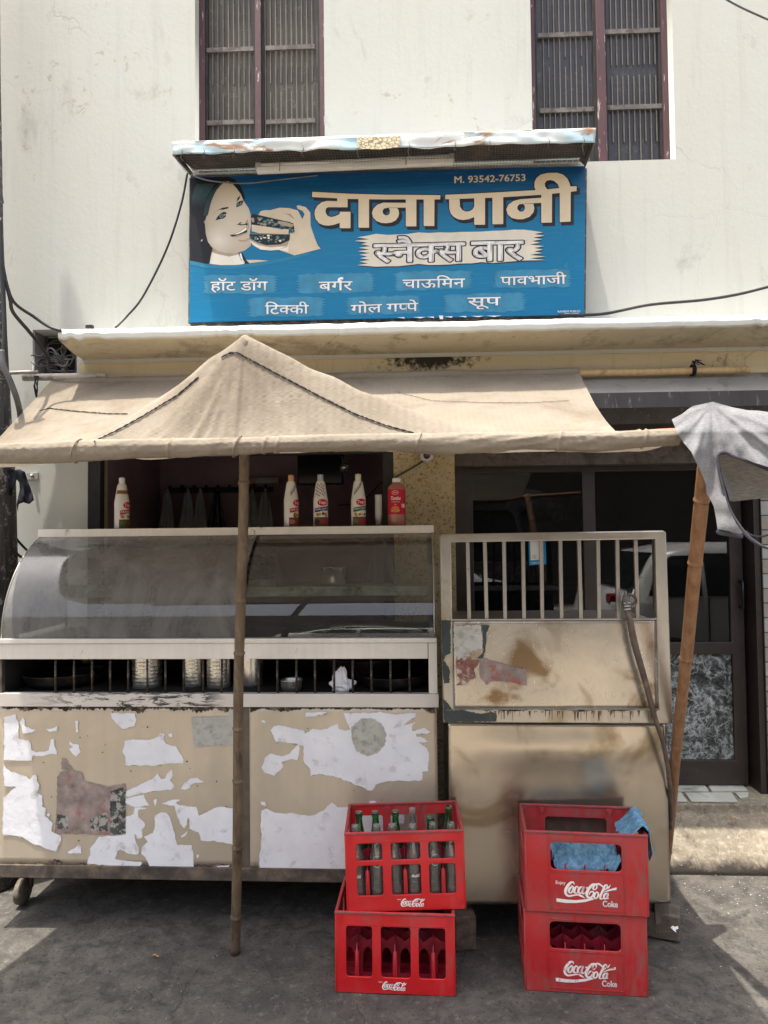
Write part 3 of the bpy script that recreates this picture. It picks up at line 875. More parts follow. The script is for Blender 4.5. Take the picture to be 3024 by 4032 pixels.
ADV = {'द': .52, 'ा': .259, 'न': .555, 'प': .568, 'ी': .259, 'स': .676, 'क': .762, 'ै': 0, 'ब': .571, 'र': .409, 'ह': .531, 'ट': .504,
       'ड': .577, 'ॉ': .259, 'ग': .563, 'च': .634, 'ऊ': .765, 'म': .598, 'ि': .259, 'व': .556, 'भ': .703, 'ज': .742, 'ल': .678, 'ो': .259, 'े': 0, 'ू': 0, ' ': .26}
HALF = {'स-': ('स', .47), 'क-': ('क', .56), 'प-': ('प', .40)}
def word(pr, items, x0, x1, h0, b0, h1, b1, mats, off=.02, offd=.055, sh=(0, 0)):
    """items: glyphs; x0..x1 px span, headline/baseline px at both ends"""
    pen = 0; L = []
    for it in items:
        if it in HALF:
            ch, c = HALF[it]; L.append((ch, pen, c)); pen += c
        elif it == 'reph': L.append(('reph', pen, None))
        else: L.append((it, pen, None)); pen += ADV[it]
    W_ = pen
    def mp(u, v):
        t = u / W_
        h = h0 + (h1 - h0) * t; b_ = b0 + (b1 - b0) * t
        return (x0 + (x1 - x0) * t, b_ + (h - b_) * v / .605)
    for mat, o_, dx_ in ((mats[1], offd, sh), (mats[0], off, (0, 0))):
        if mat is None: continue
        for ch, p, c in L:
            if ch == 'reph':
                w = .085 + 2 * o_
                Q = [(p - .06, .60, w), (p - .19, .66, w), (p - .20, .78, w), (p - .10, .86, w), (p + .0, .84, w * .9)]
                pr.stroke([mp(a, b_) + (ww * (x1 - x0) / W_,) for a, b_, ww in Q], mat)
                continue
            V, F_ = glyph(ch, o_, c)
            q = [mp(p + vx, vy) for vx, vy in V]
            pr.tris([(a + dx_[0], b_ + dx_[1]) for a, b_ in q], F_, mat)

def latin(pr, txt, x0, y0, x1, y1, h, mat, off=0.0, slant=0.0):
    """txt with baseline from (x0,y0) to (x1,y1), capital height h (px)"""
    V, F_ = glyph(txt, off)
    xs = [v[0] for v in V]; a, b_ = min(xs), max(xs)
    P = []
    for vx, vy in V:
        t = (vx - a) / (b_ - a)
        P.append((x0 + (x1 - x0) * t + slant * vy * h / .72, y0 + (y1 - y0) * t - vy * h / .72))
    pr.tris(P, F_, mat)

# script logo, in its own 1659 x 774 drawing box
LOGO = [
 [(572, 130, 22), (555, 85, 30), (500, 95, 48), (435, 165, 58), (388, 255, 62), (385, 335, 54), (440, 385, 42), (540, 372, 34), (640, 352, 30), (720, 372, 42), (800, 418, 6)],
 [(548, 172, 18), (480, 215, 46), (452, 285, 46), (492, 322, 26), (545, 255, 44), (548, 185, 34), (505, 165, 22)],
 [(660, 195, 34), (622, 172, 30), (575, 240, 50), (575, 305, 40), (620, 315, 22), (665, 290, 14)],
 [(740, 168, 26), (676, 215, 46), (660, 290, 44), (712, 312, 28), (768, 200, 40), (775, 172, 34), (742, 290, 44), (775, 322, 26), (812, 285, 10)],
 [(822, 192, 32), (872, 190, 32)],
 [(1000, 228, 22), (975, 195, 36), (1015, 118, 30), (1058, 135, 30), (1045, 195, 26), (1000, 228, 22)],
 [(1050, 105, 34), (965, 120, 52), (880, 215, 60), (838, 320, 62), (860, 392, 48), (930, 390, 34), (985, 310, 36), (965, 265, 30), (908, 290, 30), (890, 345, 12)],
 [(1040, 102, 30), (1110, 100, 38), (1195, 155, 30)],
 [(1062, 262, 20), (1005, 320, 46), (998, 392, 42), (1045, 405, 28), (1088, 330, 42), (1066, 268, 26)],
 [(1290, 105, 10), (1235, 118, 38), (1192, 210, 46), (1135, 340, 46), (1125, 405, 36), (1170, 412, 18), (1215, 370, 10)],
 [(1240, 118, 26), (1282, 130, 26), (1255, 185, 20), (1198, 235, 22)],
 [(1238, 195, 20), (1300, 168, 32), (1355, 95, 6)],
 [(1280, 280, 26), (1215, 325, 44), (1205, 400, 38), (1255, 395, 26), (1298, 285, 36), (1272, 390, 40), (1312, 395, 10)],
]
def script_logo(pr, x0, y0, w, mat, ribbon=True, dy=None):
    k = w / 1659.0
    mp = lambda x, y: (x0 + x * k, y0 + y * k + (dy(x) if dy else 0))
    for st in LOGO: pr.stroke([mp(x, y) + (ww * k,) for x, y, ww in st], mat, 5)
    if ribbon:
        pr.poly([mp(*p) for p in [(1185, 275), (1300, 210), (1475, 150), (1475, 205), (1330, 235), (1220, 272)]], mat)
        pr.poly([mp(*p) for p in [(180, 448), (400, 468), (600, 470), (800, 440), (960, 402), (992, 435), (800, 498), (600, 530), (400, 540), (185, 525)]], mat)

# ================================================================== SIGNBOARD
SY = 3.50
NB = fs('sign_navy', 22, 58, 98, rough=.45); SKIN = fs('sign_skin_tone', 208, 194, 170, rough=.5); SKINW = fs('sign_pale_skin', 226, 220, 208, rough=.5)
SKIN2 = fs('sign_light_skin', 214, 203, 184, rough=.5); SKINS = fs('sign_skin_shade', 168, 152, 130, rough=.5); HAIR = fs('sign_dark_hair', 24, 26, 32, rough=.5); HAIRL = fs('sign_hair_shine', 56, 82, 88, rough=.5)
INK = fs('sign_black_ink', 36, 38, 44, rough=.5); TEAL = fs('sign_teal', 96, 128, 128, rough=.5); TEALD = fs('sign_dark_teal', 48, 84, 88, rough=.5)
TAN = fs('sign_tan_letter', 216, 200, 172, rough=.5, var=.05); BRUSH = fs('sign_brush_cream', 214, 208, 192, rough=.5); LETW = fs('sign_white_letter', 236, 234, 232, rough=.5)
BRB = fs('sign_pale_blue_brush', 62, 132, 164, rough=.5, var=.2); ARC = fs('sign_blue_arc', 46, 122, 158, rough=.5); SHD = fs('sign_blue_outline', 38, 96, 132, rough=.5)
def mat_signblue():
    m = MT('sign_printed_blue')
    sx = m.n('ShaderNodeSeparateXYZ'); m.l(m.co, sx.inputs[0])
    zt = Z(672, SY); zb_ = Z(1268, SY)
    t = m.math('DIVIDE', m.math('SUBTRACT', sx.outputs[2], zt - .40 * (zt - zb_)), .40 * (zt - zb_))
    t = m.math('ADD', t, m.math('MULTIPLY', m.math('SUBTRACT', m.noise(3.5, 5, .6, m.mapping((.5, 1, 4), (0, .12, 0))), .5), .35))
    c = m.mix(m.ramp(t, 0.0, 1.0), srgb(0, 112, 156), srgb(16, 60, 106))
    c = m.mix(m.math('MULTIPLY', m.ramp(m.noise(60, 4, .6, m.mapping((.08, 1, 1.4))), .5, .7), .16), c, srgb(60, 150, 190))
    c = m.mix(m.math('MULTIPLY', m.ramp(m.noise(8, 8, .7), .62, .75), .3), c, srgb(120, 160, 175))
    return m.bsdf(c, .42, 0, m.bump(m.mix(.5, m.noise(2.4, 3), m.noise(120, 3)), .16, .006), .35)
SIGNB = mat_signblue()
def mat_face():
    m = MT('sign_printed_face')          # the printed portrait shades off towards the hair and the jaw
    vd = m.n('ShaderNodeVectorMath', operation='DISTANCE'); m.l(m.mapping((1, 1, .72)), vd.inputs[0])
    p = at(935, 850, SY); vd.inputs[1].default_value = (p.x, SY, p.z * .72)
    c = m.mix(m.ramp(vd.outputs['Value'], .05, .16), (.60, .53, .425, 1), (.44, .375, .285, 1))
    vj = m.n('ShaderNodeVectorMath', operation='DISTANCE'); m.l(m.co, vj.inputs[0]); q = at(862, 945, SY); vj.inputs[1].default_value = (q.x, SY, q.z)
    c = m.mix(m.ramp(vj.outputs['Value'], .0, .085, (1, 1, 1, 1), (0, 0, 0, 1)), c, (.66, .61, .53, 1))
    return m.bsdf(c, .5, 0, None, .35)
SKINF = mat_face()
sgn = thing('signboard', 'blue printed snack bar signboard with a woman biting a burger, mounted above the ledge', 'signboard', (at(1520, 1250, SY).x, SY, at(1520, 1250, SY).z))
q = [at(745, 1268, SY), at(2300, 1239, SY), at(2306, 655, SY), at(750, 692, SY)]
MB().hexa(q, (0, .012, 0)).build('printed_sheet', SIGNB, sgn)
fr = MB()
for i in range(4):
    a, c_ = q[i] + Vector((0, .03, 0)), q[(i + 1) % 4] + Vector((0, .03, 0))
    fr.tube([a, c_], .016, 4, smooth=False)
fr.build('backing_frame', IRON, sgn)
sp_ = lambda x, y: at(x, y, SY - .0006)
def c1(P, ox, oy, k): return [(ox + x / k, oy + y / k) for x, y in P]

# picture of the woman and the burger
pw = Print(sp_, (0, -1, 0))
T3 = lambda P: c1(P, 740, 680, 3.072)
pw.poly(T3([(22, 1062), (200, 1100), (420, 1122), (700, 1105), (980, 1068), (1290, 1004), (1480, 955), (1480, 985), (1200, 1060), (900, 1120), (500, 1165), (200, 1150), (22, 1110)]), ARC)
pw.poly(T3([(25, 72), (200, 58), (480, 48), (570, 90), (640, 190), (682, 300), (672, 345), (560, 320), (420, 560), (330, 900), (300, 1108), (200, 1098), (22, 1062)]), HAIR)
for i in range(26):
    x = 45 + i * 11; y = 130 + 10 * rnd.random()
    pw.stroke([T3([(x + 70, y)])[0] + (1.6,), T3([(x + 25, y + 110)])[0] + (2.4,), T3([(x - 5 + 5 * rnd.random(), y + 230 + 60 * rnd.random())])[0] + (.6,)], HAIRL)
pw.poly(T3([(235, 850), (300, 900), (480, 985), (610, 965), (640, 1010), (700, 1100), (600, 1115), (400, 1118), (250, 1100), (270, 1000)]), SKINW)
pw.poly(T3([(235, 850), (300, 900), (480, 985), (610, 965), (625, 985), (500, 1015), (360, 985), (290, 960)]), SKINS)
pw.poly(T3([(690, 1100), (980, 1066), (850, 1055), (700, 1055), (680, 1030)]), SKIN)
pw.poly(T3([(608, 968), (662, 972), (700, 1050), (745, 1096), (690, 1106), (640, 1050)]), INK)
pw.poly(T3([(625, 975), (645, 975), (665, 1050), (690, 1095), (668, 1080), (635, 1030)]), LETW)
pw.poly(T3([(430, 106), (390, 135), (320, 220), (270, 330), (230, 450), (195, 590), (205, 700), (235, 830), (290, 900), (370, 950), (480, 980), (590, 972), (690, 940), (760, 885), (772, 830), (745, 760), (762, 640), (758, 500), (735, 430), (690, 365), (665, 320), (640, 260), (590, 190), (530, 125), (480, 102)]), SKINF)
pw.poly(T3([(155, 830), (175, 800), (210, 800), (218, 822), (190, 826)]), SKINW)
pw.poly(T3([(725, 560), (742, 640), (735, 700), (720, 640), (690, 600)]), SKINS)
for P, mt in [
  ([(332, 578), (360, 530), (400, 490), (440, 472), (478, 490), (455, 500), (460, 530), (430, 555), (380, 565)], INK),
  ([(385, 545), (385, 515), (410, 498), (432, 508), (428, 540), (405, 552)], TEAL), ([(398, 535), (402, 515), (416, 515), (414, 536)], INK), ([(435, 503), (450, 500), (447, 520), (434, 530)], SKINS),
  ([(583, 418), (590, 370), (615, 350), (662, 335), (668, 360), (650, 392), (615, 410)], INK),
  ([(592, 400), (600, 368), (622, 368), (624, 400)], TEAL), ([(632, 365), (650, 357), (646, 380), (632, 390)], SKINS),
  ([(366, 448), (420, 425), (485, 415), (495, 430), (430, 448)], HAIR), ([(370, 446), (320, 480), (288, 525), (335, 475), (380, 452)], SKINS),
  ([(588, 355), (600, 310), (636, 270), (622, 320)], HAIR),
  ([(578, 635), (600, 625), (640, 600), (660, 604), (630, 618), (655, 628), (720, 610), (722, 640), (690, 632), (650, 640), (610, 630)], INK),
  ([(498, 752), (560, 742), (640, 705), (690, 660), (718, 645), (722, 700), (715, 735), (650, 765), (590, 782), (545, 780)], SKINS),
  ([(508, 756), (565, 750), (650, 715), (712, 662), (718, 720), (650, 742), (560, 770), (530, 776)], INK),
  ([(560, 748), (640, 712), (705, 660), (712, 690), (660, 722), (600, 745)], LETW),
  ([(600, 812), (680, 820), (730, 795), (740, 812), (690, 838), (620, 832)], SKINS)]:
    pw.poly(T3(P), mt)
# hair falling over the forehead and the far cheek
pw.poly(T3([(470, 48), (560, 80), (640, 170), (690, 300), (676, 350), (650, 275), (600, 195), (545, 135), (490, 104), (452, 112), (400, 150), (345, 215), (300, 300), (262, 400), (232, 500), (205, 600), (188, 500), (230, 300), (330, 130)]), HAIR)
for i in range(16):
    k_ = i / 15
    pw.stroke([T3([(455 - 30 * k_, 96 + 8 * k_)])[0] + (2.2,), T3([(360 - 60 * k_, 190 + 20 * k_)])[0] + (1.5,), T3([(285 - 60 * k_, 340)])[0] + (1.6,), T3([(240 - 50 * k_, 520)])[0] + (1.0,)], HAIR if i % 2 else HAIRL)
pw.poly(T3([(205, 600), (215, 740), (245, 850), (300, 915), (280, 1000), (262, 1100), (225, 1100), (170, 900), (180, 700)]), HAIR)
# hand and burger
pw.poly(T3([(852, 512), (880, 468), (930, 455), (1000, 455), (1110, 425), (1225, 430), (1330, 458), (1385, 565), (1412, 505), (1388, 465), (1330, 440), (1312, 405), (1345, 396), (1425, 418), (1480, 482), (1484, 640), (1530, 780), (1570, 880), (1606, 922), (1290, 1002), (1100, 935), (1180, 870), (1230, 750), (1280, 660), (1240, 600), (1060, 560)]), SKIN)
pw.poly(T3([(1100, 935), (1180, 870), (1215, 800), (1215, 960), (1180, 950)]), SKINW)
pw.poly(T3([(1165, 492), (1240, 500), (1300, 570), (1270, 555), (1215, 515)]), SKINS)
pw.poly(T3([(742, 800), (790, 880), (880, 932), (1000, 944), (1100, 935), (1200, 900), (1232, 800), (1240, 740), (745, 740)]), SKINS)
pw.poly(T3([(745, 815), (790, 880), (880, 932), (1000, 944), (1100, 935), (1200, 890), (1000, 905), (860, 880)]), SKINW)
pw.poly(T3([(745, 745), (1235, 750), (1230, 820), (1120, 870), (950, 880), (850, 850), (760, 800)]), INK)
for i in range(34):
    x = 755 + rnd.random() * 450; y = 765 + rnd.random() * 75
    pw.disc(*T3([(x, y)])[0], rnd.uniform(3, 7.5), [TEAL, TEAL, SKINW, TEALD][i % 4], rnd.uniform(2.5, 5), 6)
pw.poly(T3([(772, 632), (900, 648), (1100, 680), (1222, 688), (1216, 748), (1000, 738), (860, 735), (775, 712)]), SKIN)
pw.poly(T3([(765, 535), (785, 500), (900, 530), (1100, 580), (1275, 615), (1290, 690), (1100, 668), (900, 640), (775, 632)]), INK)
for i in range(44):
    t = rnd.random(); x = 775 + t * 400; y = 530 + t * 85 + rnd.random() * 75
    pw.disc(*T3([(x, y)])[0], rnd.uniform(4, 9), [TEAL, TEALD, TEAL, SKINS][i % 4], rnd.uniform(3, 6), 6)
pw.poly(T3([(1088, 590), (1180, 600), (1284, 632), (1262, 668), (1150, 645), (1100, 622)]), SKINS)
for i in range(10): pw.disc(*T3([(1215 + rnd.random() * 70, 680 + rnd.random() * 50)])[0], 4, [TEAL, TEALD][i % 2], 4, 6)
pw.build('burger_picture', sgn)

# lettering
pl = Print(sp_, (0, -1, 0))
A = lambda P: c1(P, 1220, 740, 3.0164)
B = lambda P: c1(P, 1740, 670, 3.0164)
big = [
 A([(27, 45), (460, 68), (900, 80), (1550, 86), (1548, 137), (880, 137), (450, 130), (27, 108)]),
 A([(325, 110), (448, 118), (448, 230), (325, 230)]),
 A([(326, 157), (200, 154), (140, 170), (90, 210), (62, 260), (55, 310), (68, 370), (110, 420), (160, 442), (220, 448), (280, 440), (356, 414), (356, 310), (300, 336), (250, 346), (210, 330), (186, 290), (190, 248), (215, 229), (326, 229)]),
 A([(355, 283), (483, 283), (483, 478), (355, 478)]),
 A([(577, 130), (703, 133), (703, 472), (577, 472)]),
 A([(1140, 137), (1265, 137), (1265, 456), (1140, 456)]),
 A([(1142, 177), (870, 175), (800, 200), (755, 245), (738, 295), (750, 350), (790, 392), (850, 415), (910, 419), (970, 410), (1020, 385), (1052, 340), (1060, 300), (1052, 260), (1036, 238), (938, 238), (949, 262), (949, 300), (930, 322), (895, 325), (868, 302), (864, 270), (882, 245), (930, 234), (1142, 234)]),
 A([(1352, 137), (1480, 137), (1478, 452), (1352, 452)]),
 B([(40, 293), (500, 272), (1115, 237), (1260, 227), (1400, 212), (1525, 193), (1600, 190), (1600, 248), (1530, 257), (1180, 293), (720, 322), (515, 330), (40, 346)]),
 B([(85, 345), (88, 460), (105, 515), (140, 555), (190, 582), (250, 592), (320, 582), (385, 556), (385, 430), (360, 470), (325, 488), (285, 492), (245, 475), (215, 435), (210, 342)]),
 B([(384, 335), (512, 328), (512, 648), (384, 648)]),
 B([(600, 324), (728, 318), (728, 640), (600, 643)]),
 B([(1181, 328), (930, 345), (850, 366), (790, 410), (765, 465), (780, 525), (830, 568), (900, 584), (965, 582), (1040, 555), (1088, 500), (1098, 450), (1086, 398), (968, 402), (986, 430), (984, 465), (962, 491), (925, 492), (897, 465), (897, 430), (920, 405), (1000, 397), (1181, 388)]),
 B([(1180, 288), (1308, 280), (1306, 622), (1180, 625)]),
 B([(1400, 250), (1530, 240), (1528, 610), (1400, 617)]),
 B([(1115, 240), (1098, 200), (1100, 140), (1125, 90), (1175, 52), (1260, 33), (1370, 30), (1440, 52), (1490, 100), (1515, 150), (1526, 196), (1395, 213), (1375, 165), (1335, 130), (1290, 117), (1245, 125), (1222, 155), (1225, 192), (1252, 230)]),
]
for P in big: pl.outline([(x + 9, y + 10) for x, y in P], 3.6, INK)
for P in big: pl.outline(P, 3.4, INK)
for P in big: pl.poly(P, TAN)
# brush band
def brush(x0, x1, y0, y1, sl, mat, seed, n=13, jag=26, fleck=0):
    rr = random.Random(seed); top = []; right = []
    L = []; Rr = []
    for i in range(n + 1):
        t = i / n; y = y0 + (y1 - y0) * t
        L.append((x0 + rr.uniform(-jag, -jag * .4) if i % 2 else x0 + rr.uniform(0, jag * .5), y))
        Rr.append((x1 + rr.uniform(jag * .4, jag) if i % 2 else x1 - rr.uniform(0, jag * .5), y + sl))
    m_ = 16
    T_ = [(x0 + (x1 - x0) * k / m_, y0 + sl * k / m_ - rr.uniform(0, 7)) for k in range(1, m_)]
    B_ = [(x0 + (x1 - x0) * k / m_, y1 + sl * k / m_ + rr.uniform(0, 8)) for k in range(1, m_)]
    return L[::-1] + T_ + Rr + B_[::-1]
bb = brush(1440, 2105, 928, 1044, -20, None, 3, 17, 44)
pl.poly([(x + 3, y + 4) for x, y in bb], INK); pl.poly(bb, BRUSH)
word(pl, ['स-', 'न', 'ै', 'क-', 'स'], 1474, 1826, 966, 1033, 958, 1026, (LETW, INK), .022, .062, (0, 0))
word(pl, ['ब', 'ा', 'र'], 1858, 2056, 956, 1029, 952, 1022, (LETW, INK), .022, .062, (0, 0))
for k, (x0, x1, y0, y1, sl) in enumerate([(808, 1082, 1085, 1152, 0), (1178, 1465, 1082, 1150, -4), (1560, 1850, 1075, 1140, -8), (1952, 2240, 1068, 1132, -6),
                                      (985, 1270, 1176, 1242, -2), (1372, 1648, 1172, 1236, -6), (1752, 2060, 1162, 1228, -6)]):
    pl.poly(brush(x0, x1, y0, y1, sl, None, 20 + k, 13, 16), BRB)
for it, a in ((['ह', 'ॉ', 'ट', ' ', 'ड', 'ॉ', 'ग'], (829, 1053, 1111, 1144, 1110, 1143)), (['ब', 'र', 'reph', 'ग', 'र'], None), (['च', 'ा', 'ऊ', 'ि', 'म', 'न'], (1586, 1829, 1103, 1134, 1098, 1131)),
              (['प', 'ा', 'व', 'भ', 'ा', 'ज', 'ी'], (1971, 2228, 1092, 1123, 1085, 1117)), (['ि', 'ट', 'क-', 'क', 'ी'], (1044, 1214, 1204, 1237, 1203, 1235)),
              (['ग', 'ो', 'ल', ' ', 'ग', 'प-', 'प', 'े'], (1382, 1645, 1203, 1233, 1194, 1224)), (['स', 'ू', 'प'], (1841, 1969, 1174, 1205, 1171, 1202))):
    if a is None:
        it = ['ब', 'ग', 'reph', 'र']; a = (1256, 1386, 1111, 1144, 1109, 1142)
    word(pl, it, *a, (LETW, SHD), .014, .045)
latin(pl, 'M. 93542-76753', 1789, 721, 2069, 712, 27, TAN, .018)
latin(pl, 'RAMESH PUBLICI', 2196, 1231, 2284, 1229, 8, LETW, .02)
latin(pl, '9996643505', 2222, 1240, 2280, 1239, 7, LETW, .01)
for i in range(7):      # worn spots and a torn corner
    x = 1560 + 60 * i + rnd.uniform(-10, 10)
    pl.poly([(x, 1257 - .019 * (x - 1200)), (x + rnd.uniform(20, 60), 1256 - .019 * (x - 1200)), (x + 30, 1262 - .019 * (x - 1200))], LETW)
pl.poly([(1728, 1243), (1745, 1243), (1745, 1257), (1733, 1257)], LETW)
pl.build('sign_lettering', sgn)

# ---- canopy over the sign
cpy = thing('sign_canopy', 'rusty pale blue metal canopy with netting under it above the blue signboard', 'canopy', at(1520, 620, 3.4))
def mat_canopy():
    m = MT('weathered_canopy_paint')
    n = m.noise(3.2, 6, .62, m.mapping((1, 1, 2)), .5)
    c = m.mix(m.ramp(n, .42, .56), (.56, .585, .57, 1), (.36, .52, .58, 1))
    c = m.mix(m.ramp(m.noise(2.6, 3, .6, m.mapping(loc=(3, 1, 2))), .5, .62), c, (.66, .655, .62, 1))
    ru = m.noise(5.5, 9, .68, m.mapping((.8, 1, 2.5), loc=(1, 4, 0)), .5)
    c = m.mix(m.ramp(ru, .545, .60), c, (.33, .19, .11, 1))
    c = m.mix(m.ramp(ru, .62, .66), c, (.20, .11, .07, 1))
    return m.bsdf(c, .55, .1, m.bump(m.noise(9, 5), .35, .006), .4)
CAN = mat_canopy()
cy = 3.27
ctl, ctr, cbl, cbr = at(676, 559, cy), at(2347, 504, cy), at(682, 608, cy), at(2342, 560, cy)
def fas(u, v):
    t = ctl.lerp(ctr, u); b_ = cbl.lerp(cbr, u)
    p = t.lerp(b_, v)
    w = .012 * nz(u * 17, 3.1) * v + (.010 * max(0, nz(u * 60, 8.2) - .25) * (v > .85))
    if .30 < u < .62: w += .006 * math.sin(u * 40) * v
    return Vector((p.x, p.y - .006 * nz(u * 22, v * 2), p.z + w))
MB().grid(fas, 160, 6).build('fascia', CAN, cpy, solid=.002)
def sheet(u, v):
    a = ctl.lerp(ctr, u); b_ = Vector((a.x, WY - .002, a.z + .03))
    return a.lerp(b_, v)
MB().grid(sheet, 40, 3).build('roof_sheet', CAN, cpy, solid=.002)
NETM = simple('dusty_wire_netting', (.115, .10, .088), .7, .2, .3, 20, .2)
sbl, sbr = at(762, 697, SY - .012), at(2303, 652, SY - .012)
nb_ = MB()
def netp(u, v):
    p = cbl.lerp(cbr, u).lerp(sbl.lerp(sbr, u), v)
    return p + Vector((.0, 0, -.014 * math.sin(math.pi * v) * (1 + .8 * nz(u * 6, 1.2)) + .004 * nz(u * 30, v * 5)))
for i in range(131):
    nb_.tube([netp(i / 130 + .002 * nz(i, k), k / 6) for k in range(7)], .0009, 3, cap=False)
for j in range(15):
    nb_.tube([netp(k / 60, j / 14 + .01 * nz(k, j)) for k in range(61)], .0009, 3, cap=False)
tag(nb_.build('wire_netting', NETM, cpy), kind='stuff')
MB().grid(lambda u, v: netp(u, v) + Vector((0, .01, .045)), 30, 3).build('rusted_soffit', simple('sooty_soffit', (.035, .03, .028), .9, 0, .3, 9, .3, 50, .002, (.09, .06, .045, 1), 8, .5, .7), cpy)
for a, b_, c_ in ((cbl, sbl, ctl), (cbr, sbr, ctr)):
    MB().tube([a, b_], .006, 4).build('bracket', IRON, cpy)
    MB().poly([a + Vector((0, .002, 0)), b_ + Vector((0, .002, 0)), Vector((c_.x, WY - .003, c_.z + .02)), c_ + Vector((0, .004, 0))]).build('side_plate', BLACK, cpy)
tiem = MB()
for px in (716, 805, 925, 1200, 1420, 1620, 1800, 1935, 2165, 2300):
    u = (px - 680) / 1665; p = cbl.lerp(cbr, u)
    tiem.tube([p + Vector((0, -.008, .022)), p + Vector((.004, -.012, 0)), p + Vector((-.006, -.006, -.02)), p + Vector((.004, 0, -.05 * rnd.random() - .01))], .0022, 4)
tag(tiem.build('wire_tie', NETM, cpy), kind='stuff')
pp = [at(1406, 541, cy - .012), at(1576, 536, cy - .012), at(1575, 578, cy - .012), at(1500, 588, cy - .012), at(1408, 586, cy - .012)]
pm = MT('crazed_yellow_plate')
cr = pm.cracks(42, .12, pm.mapping((1, 1, 1.8)), .3)
pmx = pm.bsdf(pm.mix(cr, (.62, .55, .36, 1), (.13, .08, .05, 1)), .6, 0, None)
plt_ = MB(); plt_.poly(pp); plt_.build('maker_plate', [pmx], cpy, solid=.002)
tl = thing('tube_light', 'bare white fluorescent batten strung under the sign canopy', 'light fitting', at(1400, 650, 3.37))
a, b_ = at(1012, 668, 3.37), at(1784, 632, 3.37)
MB().hexa([a + Vector((0, -.014, -.018)), b_ + Vector((0, -.014, -.018)), b_ + Vector((0, -.014, .006)), a + Vector((0, -.014, .006))], (0, .028, 0)).build('batten', simple('batten_white', (.50, .48, .44), .5, 0, .08, 8, .05), tl, bevel=.002)
MB().tube([a + Vector((.02, 0, .018)), b_ + Vector((-.02, 0, .018))], .012, 10).build('tube', flat('unlit_tube', (.55, .55, .52), .25), tl)
MB().box(a.x - .006, a.x + .02, a.y - .013, a.y + .013, a.z - .006, a.z + .03).build('end_cap', flat('cap_grey', (.3, .3, .3)), tl)
MB().box(b_.x - .02, b_.x + .006, b_.y - .013, b_.y + .013, b_.z - .006, b_.z + .03).build('end_cap', flat('cap_grey', (.3, .3, .3)), tl)
for px in (1104, 1600):
    p = a.lerp(b_, (px - 1012) / 772)
    MB().tube([p + Vector((0, -.016, -.02)), p + Vector((0, -.016, .03)), p + Vector((0, .01, .07))], .002, 4).build('hanger_wire', IRON, tl)

# ================================================================== AWNING
FY, BY = 2.13, 3.50
zbk, zfr = Z(1486, BY, 1500), Z(1757, FY, 1500) + .012
PKX, PKY = at(962, 1400, 2.25).x, 2.25
pkz = Z(1317, PKY, 962)
ax0, ax1 = at(222, 1480, BY).x - .02, at(2282, 1480, BY).x
def awn_z(x, y):
    t = max(0.0, min(1.0, (y - FY) / (BY - FY)))
    z = zfr + (zbk - zfr) * t ** 2.15
    z -= .035 * math.sin(math.pi * t) * (1 + .5 * nz(x * 1.6, 3.3))
    if x < -1.2: z -= .05 * min(1, (-1.2 - x) / .5) * math.sin(math.pi * t)
    dx_ = x - PKX; dy_ = y - PKY
    rx = .60 if dx_ < 0 else .95
    ry = (PKY - FY) if dy_ < 0 else .62
    d = math.sqrt((dx_ / rx) ** 2 + (dy_ / ry) ** 2)
    H = pkz - zfr
    if d < 1.25:
        p = 1.28 if dx_ < 0 else 1.5
        c = H * max(0, 1 - d) ** p if d < 1 else 0
        c = c - .02 * math.exp(-(d / .08) ** 2) * 0
        base = z - zfr
        # smooth maximum of the sagging sheet and the tent
        k = .03
        hh = max(k - abs(base - c), 0) / k
        z = zfr + max(base, c) + hh * hh * k * .25
    # folds running from the peak and along the front
    a = math.atan2(dy_ * 3, dx_)
    fold = math.exp(-d * .8) * (.020 * nz(a * 3.2, 5.5) + .012 * nz(a * 8.2, 9.5)) * min(1, d * 4)
    if -.02 < PKY - y and y < PKY + .05:
        s_ = max(0, (PKY - y) / (PKY - FY))
        for dxr, am, wd in ((-.155, .034, .013), (-.105, .026, .010), (-.30, .012, .018), (.22, .010, .025), (.40, .010, .03), (-.05, .010, .012)):
            z += am * min(1, s_ * 2.2) * math.exp(-((x - PKX - s_ * dxr) / wd) ** 2) * (1 - .55 * s_)
    z += fold + .010 * nz(x * 3.2, y * 2.6) * (1 - .5 * t) + .006 * nz(x * 13 + y * 6, y * 4) * (1 - t) ** 2 + .004 * nz(x * 9 - y * 14, y * 5, 4)
    return z
awn = thing('awning', 'tan canvas awning rolled over a front pole and pushed up into a peak', 'awning', (PKX, FY, zfr))
def xl(t): return ax0 - .10 * (1 - t) ** 2 - .02 * math.sin(3 * t * math.pi)
def awn_fn(u, v):
    y = FY + (BY - FY) * v
    t = v
    x0_, x1_ = xl(t), ax1 + .0 * (1 - t) ** 2
    x = x0_ + (x1_ - x0_) * u
    return (x, y, awn_z(x, y) + .025 * (math.exp(-u * 60) + math.exp(-(1 - u) * 90) * .3))
def vfn(u, v): return awn_fn(u, v)
m = MB(); NV = 110
vv = [0.0]
for j in range(NV): vv.append((j + 1) / NV)
vv = [t ** 1.5 for t in vv]
m.grid(lambda u, v: awn_fn(u, vv[int(round(v * NV))]), 520, NV)
m.build('canvas_sheet', CANVAS, awn)
# turned hem band at the back with the pole pocket
def tubefn(P, rad, n, name, mat, parent, kn=12):
    return MB().tube(P, rad, n).build(name, mat, parent)
m = MB()
P = []; Rr = []
for i in range(120):
    u = i / 119; x = xl(1) + (ax1 - xl(1)) * u
    P.append((x, BY + .02, zbk + .008 + .006 * nz(x * 3, 1))); Rr.append(.024 + .003 * nz(x * 8, 2))
m.tube(P, Rr, 12)
m.build('rear_sleeve', CANVAS, awn)
